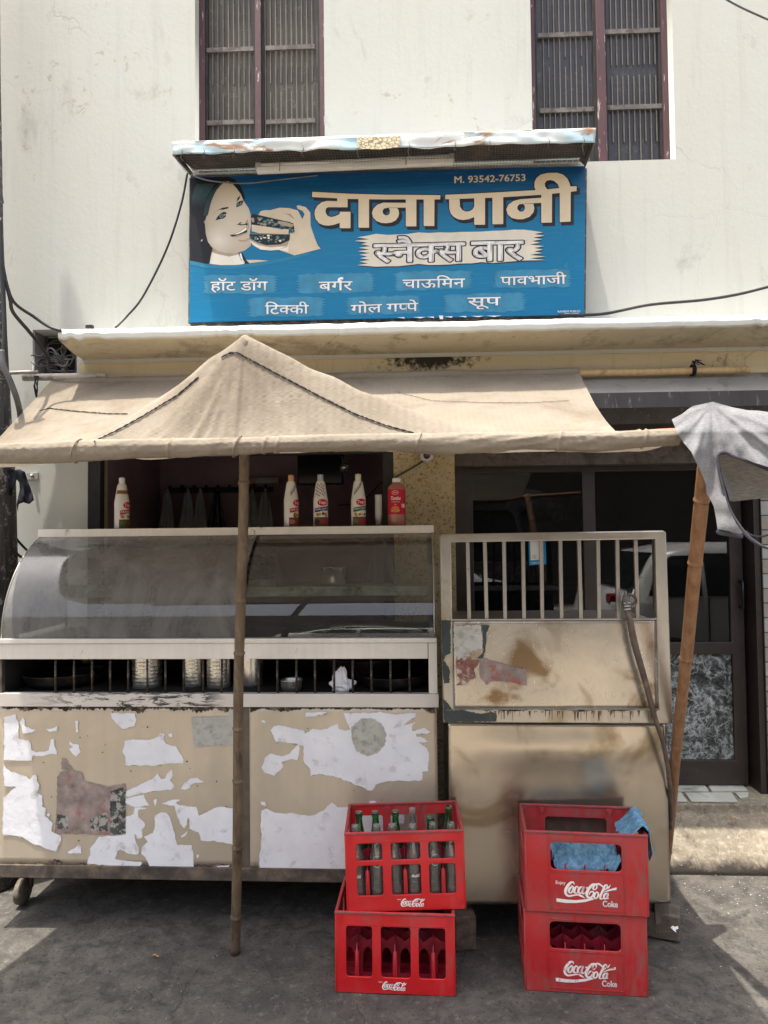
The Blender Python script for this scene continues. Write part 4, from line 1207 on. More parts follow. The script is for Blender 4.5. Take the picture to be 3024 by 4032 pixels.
# front roll: cloth wrapped around the pole
xr0, xr1 = at(-260, 1790, FY).x, at(2668, 1683, FY).x
def roll_line(x):
    px = 1512 + (x / FY) * F * 1.0
    return zfr - .003 + .005 * nz(x * 1.9, 7.7) + (.012 * ((x - .45) / .6) ** 2 if x > .45 else 0) - (.012 * min(1, max(0, (-1.0 - x) / .5)))
def roll(u, v):
    x = xr0 + (xr1 - xr0) * u
    a = 2 * math.pi * v
    r = .0245 + .0045 * nz(x * 2.2, 1.5) + .0035 * nz(x * 14 + a * 1.5, a * 1.1, 2.2) * abs(nz(x * 2.1, 6.6)) * 2 + .0022 * nz(x * 50 + a * 4, a) + .0012 * math.sin(a * 9 + nz(x * 5, 1) * 4)
    ell = 1.0
    sag = 0
    if math.sin(a) < 0:      # cloth bulging below the pole
        w = max(0, nz(x * 2.3, 12.4) + .05) * .022 + (.026 if x < -1.25 else 0) * min(1, (-1.25 - x) * 5 if x < -1.25 else 0) + .014 * math.exp(-((x - .55) / .15) ** 2)
        sag = w * (-math.sin(a)) ** 1.5
    for tx, tw in ((-1.01, .004), (-.72, .0035), (-.43, .0035), (-.39, .003), (PKX + .005, .005), (.03, .003), (.45, .003), (.70, .003)):
        r += .0045 * math.exp(-((x + .18 * .02 * math.sin(a) - tx - .01 * math.sin(a)) / tw) ** 2)
    return (x, FY + r * math.cos(a) * 1.0, roll_line(x) + r * math.sin(a) - sag)
m = MB(); m.grid(roll, 640, 26); m.build('front_roll', CANVAS, awn)
# lacing
LACE = simple('black_lacing', (.022, .02, .02), .8, 0, .2, 20, .2)
TH = simple('tan_thread', (.20, .145, .095), .8, 0, .2, 20, .2)
def on_awn(px, py):
    d = ray(px, py); best = None
    prev = None
    for i in range(700):
        y = FY - .06 + (BY - FY + .06) * i / 699
        p = CAM + d * (y / d.y)
        g_ = p.z - awn_z(p.x, max(y, FY))
        if prev is not None and prev < 0 <= g_: pass
        if prev is not None and (prev > 0) != (g_ > 0): return p
        prev = g_
    return None
def lace(pl_, mat, name, w=.0024, dash=(.022, .006)):
    pts = []
    for i in range(len(pl_) - 1):
        (x0, y0), (x1, y1) = pl_[i], pl_[i + 1]
        n = max(2, int(math.hypot(x1 - x0, y1 - y0) / 9))
        for k in range(n):
            t = k / n; p = on_awn(x0 + (x1 - x0) * t, y0 + (y1 - y0) * t)
            if p is not None: pts.append(p + Vector((0, -.003, .0025)))
    m = MB(); i = 0
    while i + 3 < len(pts):
        n = rnd.choice((3, 4, 4, 5))
        seg = pts[i:i + n]
        if len(seg) > 1 and (seg[-1] - seg[0]).length < .3:
            seg = [p + Vector((0, 0, .0015 * math.sin(math.pi * k / (len(seg) - 1)))) for k, p in enumerate(seg)]
            m.tube(seg, [w * .6] + [w] * (len(seg) - 2) + [w * .6], 5)
        i += n - 1
    if m.v:
        tag(m.build(name, mat, awn), kind='stuff')
lace([(150, 1623), (195, 1610), (300, 1622), (430, 1632), (560, 1632)], LACE, 'lacing', .0026)
lace([(372, 1742), (460, 1700), (560, 1645), (700, 1560), (790, 1482)], LACE, 'lacing', .0026)
lace([(872, 1412), (905, 1394), (935, 1393), (1080, 1470), (1250, 1560), (1400, 1635), (1520, 1680), (1640, 1712)], LACE, 'lacing', .0028)
lace([(1560, 1545), (1700, 1580), (1900, 1588), (2100, 1588), (2270, 1578)], TH, 'seam_thread', .0014)
# ties round the roll
tm = MB()
for tx in (-1.01, PKX + .005, .03):
    c = (tx, FY, roll_line(tx) - .004)
    tm.tube([(c[0] + .012 * math.sin(a), c[1] + .031 * math.cos(a), c[2] + .033 * math.sin(a)) for a in np.linspace(0, 2 * math.pi, 20)], .0016, 5, cap=False)
tag(tm.build('tie_cord', TH, awn), kind='stuff')

# ---- poles
def bamboo(name, a, b_, ra, rb, nodes, mat, label, cat='pole', seed=0, wob=.006):
    a, b_ = Vector(a), Vector(b_)
    n = 90; P = []; Rr = []
    nd = nodes
    side = (b_ - a).cross(Vector((0, 1, 0)))
    side = side.normalized() if side.length > 1e-6 else Vector((1, 0, 0))
    for i in range(n + 1):
        t = i / n
        P.append(a.lerp(b_, t) + side * wob * nz(t * 3.2, seed) + Vector((0, wob * nz(t * 2.7, seed + 5), 0)))
        r = ra + (rb - ra) * t
        for k in nd:
            dd = (t - k) * (b_ - a).length
            r += .0032 * math.exp(-(dd / .006) ** 2) - .0012 * math.exp(-((dd - .012) / .006) ** 2)
        Rr.append(r * (1 + .03 * nz(t * 14, seed)))
    # refine with ring lines at the nodes
    ts = sorted(set([i / n for i in range(n + 1)] + [min(1, max(0, k + e / (b_ - a).length)) for k in nd for e in (-.012, -.006, -.002, .002, .006, .012, .018)]))
    P = []; Rr = []
    for t in ts:
        P.append(a.lerp(b_, t) + side * wob * nz(t * 3.2, seed) + Vector((0, wob * nz(t * 2.7, seed + 5), 0)))
        r = ra + (rb - ra) * t
        for k in nd:
            dd = (t - k) * (b_ - a).length
            r += .0032 * math.exp(-(dd / .005) ** 2) - .0015 * math.exp(-((dd - .011) / .005) ** 2)
        Rr.append(r * (1 + .02 * nz(t * 14, seed)))
    o = MB().tube(P, Rr, 14).build(name, mat)
    return tag(o, label, cat)
base = onz(926, 3752, 0.0)
top = Vector((PKX + .002, PKY + .004, pkz - .02))
bamboo('bamboo_pole', base, top, .0188, .0165, [.07, .20, .32, .41, .535, .62, .705, .80, .91], BAMG,
       'grey weathered bamboo pole propping up the awning peak in front of the food cart', seed=2, wob=.010)
ra = at(2795, 1850, FY + .10); rb = Vector(at(2640, 3230, 2.98))
rb = ra + (rb - ra) * ((ra.z - .02) / (ra.z - rb.z))
bamboo('bamboo_pole', ra + Vector((0, 0, .12)), rb, .0242, .0165, [.11, .22, .405, .60, .77, .87], BAMR,
       'reddish brown bamboo pole leaning beside the dark door', seed=9, wob=.008)
bamboo('bamboo_pole', at(2210, 1472, 3.53), at(2950, 1455, 3.53), .0185, .0165, [.22, .66, .985], BAMY,
       'pale bamboo rod along the wall behind the canvas awning', seed=4, wob=.003)
fr_a, fr_b = Vector((xr0, FY, roll_line(xr0))), Vector((xr1 + .10, FY + .01, roll_line(xr1) + .015))
bamboo('bamboo_pole', Vector((xr1 - .3, FY, roll_line(xr1 - .3))), fr_b + Vector((.55, .04, .03)), .018, .016, [.2, .45, .7], BAMR,
       'horizontal bamboo pole end sticking out of the awning roll under the grey shirt', seed=6, wob=.002)
kn = thing('rope_knot', 'dark rag knot tied round the pale bamboo rod', 'rope', at(2728, 1452, 3.5))
m = MB(); c = at(2728, 1458, 3.53)
for k in range(3):
    m.tube([(c.x + .006 * k - .006, c.y + .024 * math.cos(a), c.z + .026 * math.sin(a)) for a in np.linspace(0, 2 * math.pi, 16)], .004, 6, cap=False)
for k in range(7):
    m.tube([(c.x, c.y - .02, c.z + .025), (c.x + rnd.uniform(-.02, .03), c.y - .03, c.z + .035 + rnd.uniform(0, .012)), (c.x + rnd.uniform(-.03, .05), c.y - .03, c.z + .03 + rnd.uniform(-.02, .02))], .0025, 5)
m.build('knot', RAG, kn)

# ================================================================== GREY SHIRT on the pole
def sheet(poly, depth, step, fold=None, seed=0):
    """draped cloth: outline given in picture coordinates, each point put at its own depth"""
    P = [Vector((float(x), float(y))) for x, y in poly]
    dense = []
    for i in range(len(P)):
        a, b_ = P[i], P[(i + 1) % len(P)]
        n = max(1, int((b_ - a).length / step))
        for k in range(n): dense.append(a.lerp(b_, k / n))
    n0 = len(dense)
    def inside(x, y):
        c = False; j = n0 - 1
        for i in range(n0):
            xi, yi = dense[i]; xj, yj = dense[j]
            if (yi > y) != (yj > y) and x < (xj - xi) * (y - yi) / (yj - yi) + xi: c = not c
            j = i
        return c
    xs = [p.x for p in dense]; ys = [p.y for p in dense]
    V = list(dense); y = min(ys) + step * .5; r_ = 0
    while y < max(ys):
        x = min(xs) + step * (.5 if r_ % 2 else 0)
        while x < max(xs):
            if inside(x, y) and min((p - Vector((x, y))).length_squared for p in dense) > (step * .45) ** 2: V.append(Vector((x, y)))
            x += step
        y += step * .87; r_ += 1
    res = delaunay_2d_cdt(V, [], [list(range(n0))], 1, 1e-4)
    m = MB()
    m.add([at(v.x, v.y, depth(v.x, v.y)) for v in res[0]], [tuple(f) for f in res[2]], 0, True)
    return m
SC = lambda P: [(2400 + x / 2.6587, 1500 + y / 2.6587) for x, y in P]
sh = thing('shirt', 'grey marl sleeveless shirt with purple-grey trim hung over the pole end', 'shirt', at(2850, 1650, FY - .03))
def fold(px, py):
    # folds fan out from the point where the pole carries it
    a = math.atan2(py - 1590, px - 2800)
    r = math.hypot(px - 2800, py - 1590)
    f = (.040 * nz(a * 2.7, 1.1 + r * .0022) + .020 * nz(a * 5.6, 7.1 + r * .004)) * min(1, r / 300) + .005 * nz(a * 14, 3.3 + r * .006) * min(1, r / 300) + .006 * nz(px * .012, py * .004, 4.4)
    return f + .004 * nz(px * .02, py * .02)
def shd(px, py):
    top_ = max(0, 1700 - py) / 120
    return FY - .055 + .05 * min(1, top_) + fold(px, py) - .02 * min(1, max(0, py - 1700) / 300)
outer = SC([(652, 402), (760, 345), (830, 290), (875, 262), (980, 240), (1085, 216), (1180, 245), (1300, 278), (1440, 305), (1560, 310), (1800, 345), (2100, 420),
            (2150, 760), (2100, 1100), (1900, 1010), (1659, 900), (1500, 850), (1300, 765), (1190, 735), (1135, 770), (1128, 830), (1145, 960), (1190, 1140), (1245, 1330), (1330, 1500), (1400, 1590),
            (1370, 1600), (1240, 1570), (1130, 1550), (1115, 1440), (1090, 1310), (1060, 1250), (1015, 1175), (1010, 1080), (960, 960), (905, 850), (855, 740), (770, 640), (700, 520)])
sheet(outer, shd, 7).build('front_cloth', SHIRT, sh)
inner = SC([(1130, 790), (1230, 760), (1659, 880), (2150, 960), (2150, 1180), (1900, 1190), (1659, 1225), (1480, 1240), (1300, 1262), (1258, 1255), (1200, 1050)])
sheet(inner, lambda a, b_: FY + .045 + .006 * nz(a * .02, b_ * .03), 10).build('back_cloth', SHIRTI, sh)
sheet(SC([(1180, 880), (1300, 1215), (1255, 1222), (1205, 1090), (1170, 960)]), lambda a, b_: FY + .036, 10).build('inner_seam', SHIRT, sh)
def ribbon(P, depth, wpx, name):
    Q = catmull([(x, y, w) for (x, y), w in zip(SC(P), wpx)], 8)
    L = []; Rr = []
    for i, p in enumerate(Q):
        a = Q[max(i - 1, 0)]; b_ = Q[min(i + 1, len(Q) - 1)]
        d = b_[:2] - a[:2]; d = d / (np.linalg.norm(d) + 1e-9); w = p[2] / 2
        for k in range(5):
            s_ = (k / 4 - .5) * 2
            L.append(at(p[0] - d[1] * w * s_, p[1] + d[0] * w * s_, depth(p[0], p[1]) - .002 * (1 - s_ * s_)))
    n = len(Q); m = MB()
    m.add(L, [(i * 5 + k, i * 5 + k + 1, (i + 1) * 5 + k + 1, (i + 1) * 5 + k) for i in range(n - 1) for k in range(4)], 0, True)
    return m.build(name, SHIRTD, sh, solid=.001)
dd = lambda a, b_: shd(a, b_) - .006
ribbon([(2100, 1140), (1800, 985), (1659, 925), (1500, 860), (1300, 785), (1200, 745), (1145, 770), (1135, 830), (1150, 960), (1195, 1140), (1250, 1330), (1340, 1490), (1440, 1620), (1560, 1710), (1700, 1760), (1900, 1790)], lambda a, b_: FY - .068, [14, 14, 14, 14, 13, 13, 12, 11, 12, 12, 12, 13, 15, 13, 8, 7], 'armhole_trim')
ribbon([(1122, 1562), (1150, 1582), (1240, 1596), (1330, 1608), (1400, 1625)], lambda a, b_: FY - .066, [14, 22, 24, 24, 20], 'hem_trim')
ribbon([(1425, 1575), (1480, 1612), (1560, 1630), (1659, 1612), (1800, 1560)], lambda a, b_: FY - .02, [9, 8, 7, 7, 7], 'far_trim')

# ================================================================== FOOD CART
CL = Vector((-1.72, 2.94, 0)); CR = R(-1.06)
CF = Frame(CL, CR)
cart = thing('food_cart', 'long steel snack cart with curved glass case and torn white posters on its front', 'food cart', CL, (0, 0, CR))
def cz(py, y=0, px=900): return CF.at(px, py, y).z
def cx_(px, y=0, py=2500): return CF.at(px, py, y).x
XE = cx_(1720)
Zs0, Zs1 = cz(2781), cz(2729)
zr0, zr1 = cz(3464), cz(3412)
L = dict(local=True)
MB().box(-.02, XE + .01, -.012, .56, zr0, zr1).build('base_rail', RAILM, cart, bevel=.003, **L)
MB().box(.004, XE - .004, .03, .55, zr1, zr1 + .01).build('floor_plate', BLACK, cart, **L)
def panel(x0, x1, name):
    m = MB()
    def fn(u, v):
        x = x0 + (x1 - x0) * u; z = zr1 + .002 + (Zs0 - zr1 - .004) * v
        return (x, -.002 + .0015 * nz(x * 2.5, z * 2.5), z)
    m.grid(fn, 40, 26)
    return m.build(name, PANEL, cart, solid=.003, **L)
panel(.002, cx_(945), 'front_panel'); panel(cx_(982), cx_(1716), 'front_panel')
MB().box(cx_(940), cx_(986), .006, .02, zr1, Zs0).build('shadow_gap_strip', simple('painted_shadow_gap', (.16, .13, .10), .6, .3, .2, 10, .2), cart, **L)  # recessed panel gap; the bamboo pole's shadow is put into its colour
MB().box(XE - .012, XE - .006, .002, .55, zr1, Zs0).build('side_panel', PANEL, cart, **L)
MB().box(0, .006, .002, .55, zr1, Zs0).build('side_panel', PANEL, cart, **L)
def mat_strip():
    m = MT('scratched_film_strip')
    c = m.mix(m.ramp(m.noise(4, 5), .3, .7), (.56, .53, .50, 1), (.66, .63, .60, 1))
    sx = m.n('ShaderNodeSeparateXYZ'); m.l(m.co, sx.inputs[0])
    reg = m.math('MULTIPLY', m.ramp(sx.outputs[0], .10, .42), m.ramp(sx.outputs[0], .88, .97, (1, 1, 1, 1), (0, 0, 0, 1)))
    n = m.noise(17, 9, .75, m.mapping((.5, 1, 2.6)), 1.0)
    k = m.math('MULTIPLY', m.ramp(n, .50, .53), reg)
    c = m.mix(k, c, (.035, .042, .042, 1))
    rg = m.math('MULTIPLY', m.ramp(sx.outputs[0], 1.50, 1.62), m.ramp(m.noise(14, 8, .7, m.mapping((1.5, 1, .6))), .42, .58))
    c = m.mix(m.math('MULTIPLY', rg, .75), c, (.16, .10, .075, 1))
    return m.bsdf(c, .42, .25, m.bump(n, .1, .002), .5)
MB().box(.0, XE + .004, -.014, .02, Zs0, Zs1).build('lower_strip', mat_strip(), cart, bevel=.0015, **L)
zu0, zu1 = cz(2593), cz(2531)
MB().box(.002, cx_(1684), -.012, .012, zu0, zu1).build('upper_strip', STEELW, cart, bevel=.0015, **L)
MB().box(cx_(1686), XE, -.012, .02, Zs1 + .001, zu1).build('corner_post', STEELW, cart, bevel=.0015, **L)
zg0, zg1 = zu1 + .001, cz(2512)
MB().box(.0, XE, -.020, .02, zg0, zg1).build('glass_ledge', STEELW, cart, bevel=.002, **L)
MB().box(.0, .012, -.004, .02, Zs1, zu0).build('left_post', RAILM, cart, **L)
# bars
bm = MB().tube([(0, 0, 0), (0, 0, 1)], .0048, 8).mesh('bar')
for px in (218, 291, 362, 433, 504, 579, 651, 723, 799, 871, 1017, 1091, 1166, 1239, 1314, 1387, 1461, 1536, 1611):
    o = link(bm, 'bar', IRON, cart, local=True)
    o.location = (cx_(px), .004, Zs1); o.scale = (1, 1, zu0 - Zs1)
    o.rotation_euler = (0, rnd.uniform(-.01, .01), 0)
# compartment
m = MB()
zf = Zs1 - .012
m.box(.006, XE - .008, .012, .54, zf - .006, zf).box(.006, XE - .008, .535, .54, zf, zu1).box(.006, .01, .012, .54, zf, zu1).box(XE - .012, XE - .008, .012, .54, zf, zu1)
m.build('inner_tray', BLACK, cart, **L)
MB().box(.004, XE - .004, .012, .54, zu1 - .004, zu1 + .001).build('case_floor', STEEL, cart, **L)
# curved glass
gy1 = .30; zt = cz(2106, gy1, 900)
def gprof(t):
    a = t * R(62)
    return gy1 * (1 - math.cos(a)) / (1 - math.cos(R(62))), zg1 + (zt - zg1) * math.sin(a) / math.sin(R(62))
def glass(x0, x1, name, mat, off=0.0):
    m = MB()
    m.grid(lambda u, v: (x0 + (x1 - x0) * u, gprof(v)[0] + off, gprof(v)[1]), 24, 28)
    return m.build(name, mat, cart, **L)
SIDEGL = mat_glassy('side_glass_dusty', (.70, .73, .72, 1), .16, (.22, .23, .24, 1), .25, .2)
glass(.004, cx_(948), 'glass_pane', CASEGL)
glass(cx_(962), XE - .008, 'glass_pane', CASEGR, .004)
def sidepane(x):
    m = MB(); pts = [(x, gprof(i / 16)[0] + .003, gprof(i / 16)[1]) for i in range(17)] + [(x, .50, zt), (x, .50, zg1)]
    m.poly(pts); return m.build('side_glass', SIDEGL, cart, **L)
sidepane(.006); sidepane(XE - .010)
mm = MB().tube([(XE - .009, gprof(i / 16)[0], gprof(i / 16)[1]) for i in range(17)], .004, 6)
mm.build('glass_edge_trim', STEEL, cart, **L)
mm = MB().tube([(.006, gprof(i / 16)[0], gprof(i / 16)[1]) for i in range(17)], .003, 6)
mm.build('glass_edge_trim', STEEL, cart, **L)
ztb = cz(2077, gy1, 900)
def topbar(u, v):
    return None
MB().box(-.004, XE - .002, gy1 - .004, gy1 + .028, zt - .002, ztb).build('top_bar', STEELW, cart, bevel=.002, **L)
MB().box(-.002, XE - .004, gy1 + .028, .52, zt + .008, ztb - .002).build('top_shelf', STEEL, cart, **L)
for x in (.01, XE - .03):
    MB().box(x, x + .02, .49, .51, zu1, zt).build('rear_post', STEEL, cart, **L)
# inner shelf
shy = .26
MB().box(.05, cx_(1682, shy), shy, shy + .22, cz(2350, shy), cz(2312, shy)).build('inner_shelf', simple('aged_shelf_edge', (.46, .46, .40), .5, .2, .2, 12, .1, 40, .002, (.12, .1, .07, 1), 9, .55, .65), cart, bevel=.002, **L)
MB().box(cx_(980, .1), cx_(1690, .1), .12, .3, zu1 + .005, zu1 + .05).build('griddle', simple('dark_griddle', (.06, .045, .04), .5, .3, .3, 8, .3), cart, **L)
tb = MB()
for k in range(2):
    y_ = .07 + .03 * k
    tb2 = MB().tube([CF.at(1270, 2495 - 8 * k, y_), CF.at(1310, 2472 - 6 * k, y_), CF.at(1380, 2465, y_), CF.at(1500, 2468 + 8 * k, y_), CF.at(1620, 2478 + 10 * k, y_), CF.at(1662, 2486 + 6 * k, y_)], .007, 8)
    tb2.build('burner_pipe', TINM, cart, **L)
# castors
WHEELM = simple('dusty_castor_rubber', (.15, .125, .10), .8, 0, .3, 20, .5, 50, .003, (.05, .04, .035, 1), 14, .5, .62)
def castor(px, y, r=.055):
    p = CF.at(px, 3545, y); x = CF.at(px, 3545, y).x
    o = MB().box(x - .024, x - .019, y + .005, y + .03, r, zr0 + .001).box(x + .019, x + .024, y + .005, y + .03, r, zr0 + .001).box(x - .024, x + .024, y - .02, y + .03, r * 2 + .012, zr0).build('castor', RAILM, cart, **L)
    MB().lathe([(0, -.016), (r * .5, -.017), (r, -.014), (r * 1.02, 0), (r, .014), (r * .5, .017), (0, .016)], (x, y - .015, r + .002), 24, axis='X').build('wheel', WHEELM, o, **L)
for px, y in ((97, .21), (1560, .21), (80, .50), (1500, .50)): castor(px, y)

# torn posters and grime on the front
pc = Print(lambda x, y: CF.at(x, y, -.0053), (0, -1, 0), .00002)
K = lambda P: [(x / 1.659, 2700 + y / 1.659) for x, y in P]
Q3 = lambda P: [(900 + x / 1.843, 2700 + y / 1.843) for x, y in P]
def rough(P, amp=2.2, seg=9, seed=0):
    out = []; rr = random.Random(seed)
    for i in range(len(P)):
        a, b_ = P[i], P[(i + 1) % len(P)]
        d = math.hypot(b_[0] - a[0], b_[1] - a[1]); n = max(1, int(d / seg))
        for k in range(n):
            t = k / n; s_ = 0 if k == 0 else amp
            out.append((a[0] + (b_[0] - a[0]) * t + rr.uniform(-s_, s_), a[1] + (b_[1] - a[1]) * t + rr.uniform(-s_, s_)))
    return out
patches = [
 K([(25, 205), (70, 195), (105, 185), (108, 220), (122, 240), (120, 300), (125, 345), (190, 358), (205, 395), (205, 420), (240, 435), (320, 420), (335, 350), (352, 345), (358, 400), (372, 430), (370, 450), (330, 445), (270, 460), (215, 455), (208, 490), (150, 490), (25, 485)]),
 K([(128, 240), (150, 205), (162, 230), (160, 260), (200, 280), (235, 288), (205, 305), (148, 312), (142, 270)]),
 K([(300, 283), (340, 280), (375, 265), (368, 295), (340, 298), (325, 302)]),
 K([(490, 232), (510, 228), (508, 265), (515, 300), (495, 305)]),
 K([(726, 180), (880, 180), (892, 225), (878, 262), (800, 282), (765, 250), (730, 215)]),
 K([(450, 358), (475, 380), (515, 385), (528, 430), (495, 465), (470, 440), (450, 415), (478, 400), (455, 385)]),
 K([(815, 360), (860, 350), (925, 352), (985, 350), (1030, 335), (1045, 310), (1075, 315), (1065, 350), (1085, 380), (1150, 395), (1175, 440), (1200, 485), (1195, 508), (1120, 505), (1020, 522), (820, 520), (820, 470), (800, 430)]),
 K([(1098, 318), (1125, 308), (1125, 335), (1105, 332)]),
 K([(22, 515), (70, 560), (120, 575), (170, 590), (195, 612), (215, 585), (238, 580), (240, 620), (258, 650), (245, 690), (235, 700), (275, 715), (275, 790), (300, 800), (290, 850), (345, 895), (335, 950), (400, 985), (398, 1010), (365, 1082), (300, 1065), (180, 1010), (140, 985), (18, 972), (20, 730), (110, 660), (28, 655)]),
 K([(822, 725), (825, 690), (900, 655), (960, 625), (1000, 605), (1030, 572), (1052, 610), (1080, 605), (1090, 575), (1125, 548), (1128, 590), (1110, 615), (1140, 655), (1120, 680), (1040, 685), (950, 700), (880, 712)]),
 K([(1182, 675), (1205, 635), (1245, 605), (1290, 600), (1335, 628), (1260, 640), (1235, 670), (1210, 680)]),
 K([(820, 735), (900, 718), (940, 712), (955, 750), (975, 782), (910, 792), (860, 788), (815, 765)]),
 K([(880, 795), (960, 800), (905, 810), (905, 860), (940, 890), (948, 915), (925, 940), (930, 990), (900, 1000), (880, 965), (885, 1020), (908, 1060), (905, 1100), (840, 1098), (790, 1070), (765, 1080), (750, 1130), (830, 1145), (930, 1150), (915, 1178), (700, 1172), (570, 1162), (590, 1100), (590, 1060), (650, 985), (800, 975), (815, 900), (820, 855), (870, 840)]),
 K([(1050, 770), (1130, 745), (1180, 745), (1145, 762), (1170, 780), (1280, 790), (1300, 850), (1340, 830), (1400, 800), (1450, 790), (1525, 802), (1525, 1040), (1400, 1012), (1315, 1012), (1300, 960), (1240, 935), (1238, 870), (1225, 860), (1222, 905), (1200, 930), (1180, 905), (1140, 785)]),
 K([(1010, 850), (1050, 828), (1085, 828), (1110, 860), (1120, 895), (1140, 960), (1145, 1000), (1160, 1040), (1255, 1040), (1265, 1185), (975, 1182), (950, 1120), (925, 1100), (930, 1050), (965, 1020), (940, 985), (1000, 960), (1012, 920)]),
 K([(442, 1085), (490, 1060), (510, 1035), (532, 1050), (528, 1095), (450, 1098)]), K([(1285, 1103), (1298, 1103), (1295, 1125), (1285, 1122)]), K([(1415, 1178), (1500, 1172), (1495, 1182), (1420, 1184)]),
 K([(1005, 745), (1025, 740), (1018, 775), (1008, 790)]), K([(1180, 985), (1225, 950), (1215, 975), (1190, 990)]), K([(305, 838), (328, 832), (322, 855), (308, 852)]),
 Q3([(558, 195), (720, 190), (680, 210), (600, 222), (560, 225)]), Q3([(238, 248), (262, 252), (275, 270), (245, 268)]),
 Q3([(305, 320), (335, 290), (380, 288), (460, 308), (548, 325), (555, 350), (610, 310), (660, 320), (720, 310), (790, 272), (800, 310), (840, 325), (885, 318), (850, 240), (832, 200), (950, 200), (1100, 188), (1230, 208), (1358, 198), (1355, 228), (1300, 260), (1272, 288), (1362, 262), (1332, 290), (1335, 330), (1425, 305), (1468, 335), (1440, 350), (1360, 350), (1365, 370), (1400, 372), (1448, 408), (1380, 408), (1440, 455), (1455, 490), (1448, 620), (1405, 625), (1408, 685), (1280, 690), (1175, 690), (1070, 715), (1040, 760), (1010, 758), (985, 742), (940, 725), (860, 690), (760, 655), (660, 638), (595, 655), (588, 600), (545, 550), (545, 440), (515, 430), (512, 500), (498, 540), (445, 535), (385, 555), (400, 590), (330, 655), (260, 630), (238, 590), (265, 520), (300, 495), (380, 512), (440, 495), (480, 450), (510, 420), (345, 405), (330, 380)]),
 Q3([(232, 842), (262, 840), (275, 872), (240, 865)]), Q3([(240, 905), (275, 892), (330, 920), (400, 928), (455, 920), (530, 938), (620, 940), (690, 905), (715, 875), (748, 848), (775, 865), (790, 882), (900, 880), (1000, 880), (1200, 880), (1200, 1350), (850, 1352), (590, 1352), (400, 1340), (230, 1322), (220, 1290), (240, 1090), (232, 1000)]),
 Q3([(978, 862), (1015, 855), (1030, 836), (1070, 838), (1068, 866)]), Q3([(1060, 880), (1270, 880), (1270, 1000), (1060, 1000)]),
]
PAPERE = simple('torn_paper_backing', (.52, .50, .45), .85, 0, .12, 20, .4, 40, .003, (.36, .31, .24, 1), 30, .5, .6)
for i, P in enumerate(patches): pc.poly(rough([(x + 2.5 * math.sin(i), y + 2.5) for x, y in P], 5.5, 9, 300 + i), PAPERE)
for i, P in enumerate(patches): pc.poly(rough(rough(P, 2.4, 14, i), 1.3, 5, i + 9), PAPER)
pc.build('torn_poster', cart, local=True)
for i, (P, mt) in enumerate([
  (K([(372, 600), (400, 560), (460, 545), (540, 570), (545, 620), (620, 640), (700, 660), (820, 640), (818, 970), (700, 975), (460, 965), (355, 965), (372, 780)]), PAPERR),
  (K([(402, 470), (430, 475), (440, 510), (480, 545), (400, 545)]), PAPERR), (K([(720, 690), (820, 660), (820, 970), (720, 972)]), PAPERK),
  (K([(590, 870), (650, 850), (700, 820), (705, 950), (595, 950)]), PAPERK), (K([(375, 840), (445, 850), (445, 935), (375, 935)]), PAPERK),
  (K([(1250, 205), (1538, 200), (1538, 385), (1480, 395), (1400, 390), (1275, 405), (1262, 350)]), PAPERG),
  (Q3([(890, 300), (960, 240), (1040, 236), (1110, 275), (1145, 350), (1135, 430), (1080, 490), (1000, 510), (925, 470), (895, 390)]), PAPERG),
  (Q3([(0, 190), (42, 190), (42, 430), (0, 430)]), PAPERG)]):
    pz = Print(lambda x, y, i=i: CF.at(x, y, -.0066 - .0001 * i), (0, -1, 0)); pz.poly(rough(P, 2.2, 6, 50 + i), mt)
    pz.build('faded_poster', cart, local=True)
GR = simple('black_grime', (.05, .038, .03), .9, 0, .4, 30, .6, 70, .004, (.22, .17, .12, 1), 30, .48, .6)
gm = Print(lambda x, y: CF.at(x, y, -.0051), (0, -1, 0), .00002)
rr = random.Random(5)
def jag(x0, x1, yt, amp, n, down=True):
    T_ = [(x0, yt)] + [(x1, yt)]
    B_ = []
    for k in range(n + 1):
        x = x1 - (x1 - x0) * k / n
        h = abs(nz(x * .012, yt * .1)) * amp * 1.6 + rr.random() * amp * .35
        B_.append((x, yt + (h if down else -h) + .5))
    return T_ + B_
gm.poly(jag(10, 940, 2781, 34, 170), GR); gm.poly(jag(985, 1712, 2783, 22, 130), GR)
gm.poly(jag(5, 940, 3418, 34, 150, False), GR); gm.poly(jag(985, 1710, 3430, 30, 120, False), GR)
for i in range(46):
    px, py = rr.choice([(rr.uniform(20, 930), rr.uniform(2800, 3400)), (rr.uniform(1000, 1690), rr.uniform(2800, 3300))])
    gm.disc(px, py, rr.uniform(1, 4.5), GR, rr.uniform(1, 4), 6)
gm.build('grime_edge', cart, local=True)

# ---- things in the cart
def in_cart(x, y, z): return wm(cart) @ Vector((x, y, z))
def tin(px, y, r, h, label, ribs=True, name='tin_can', cat='tin', mat=TINM, food=None):
    p = in_cart(cx_(px, y, 2650), y, zf)
    t = thing(name, label, cat, p)
    prof = [(r * .97, 0), (r, .004)]
    n = 9
    for k in range(n):
        z0 = h * (.08 + .84 * k / n)
        prof += [(r, z0), (r * (1.012 if ribs else 1), z0 + h * .02), (r, z0 + h * .04)]
    prof += [(r * 1.0, h * .97), (r * 1.02, h * .985), (r * 1.0, h), (r * .95, h), (r * .94, h * .9), (r * .93, .01), (.0, .008)]
    MB().lathe(prof, (0, 0, 0), 28).build('can_body', mat, t, local=True)
    return t
tin(580, .19, .064, .17, 'large ribbed tin can behind the cart bars, leftmost of the tins')
tin(762, .20, .047, .17, 'ribbed tin can second from left behind the cart bars')
tin(862, .18, .052, .17, 'ribbed tin can just left of the grey bamboo pole', True)
tin(990, .22, .050, .17, 'plain steel can half hidden behind the grey bamboo pole', False)
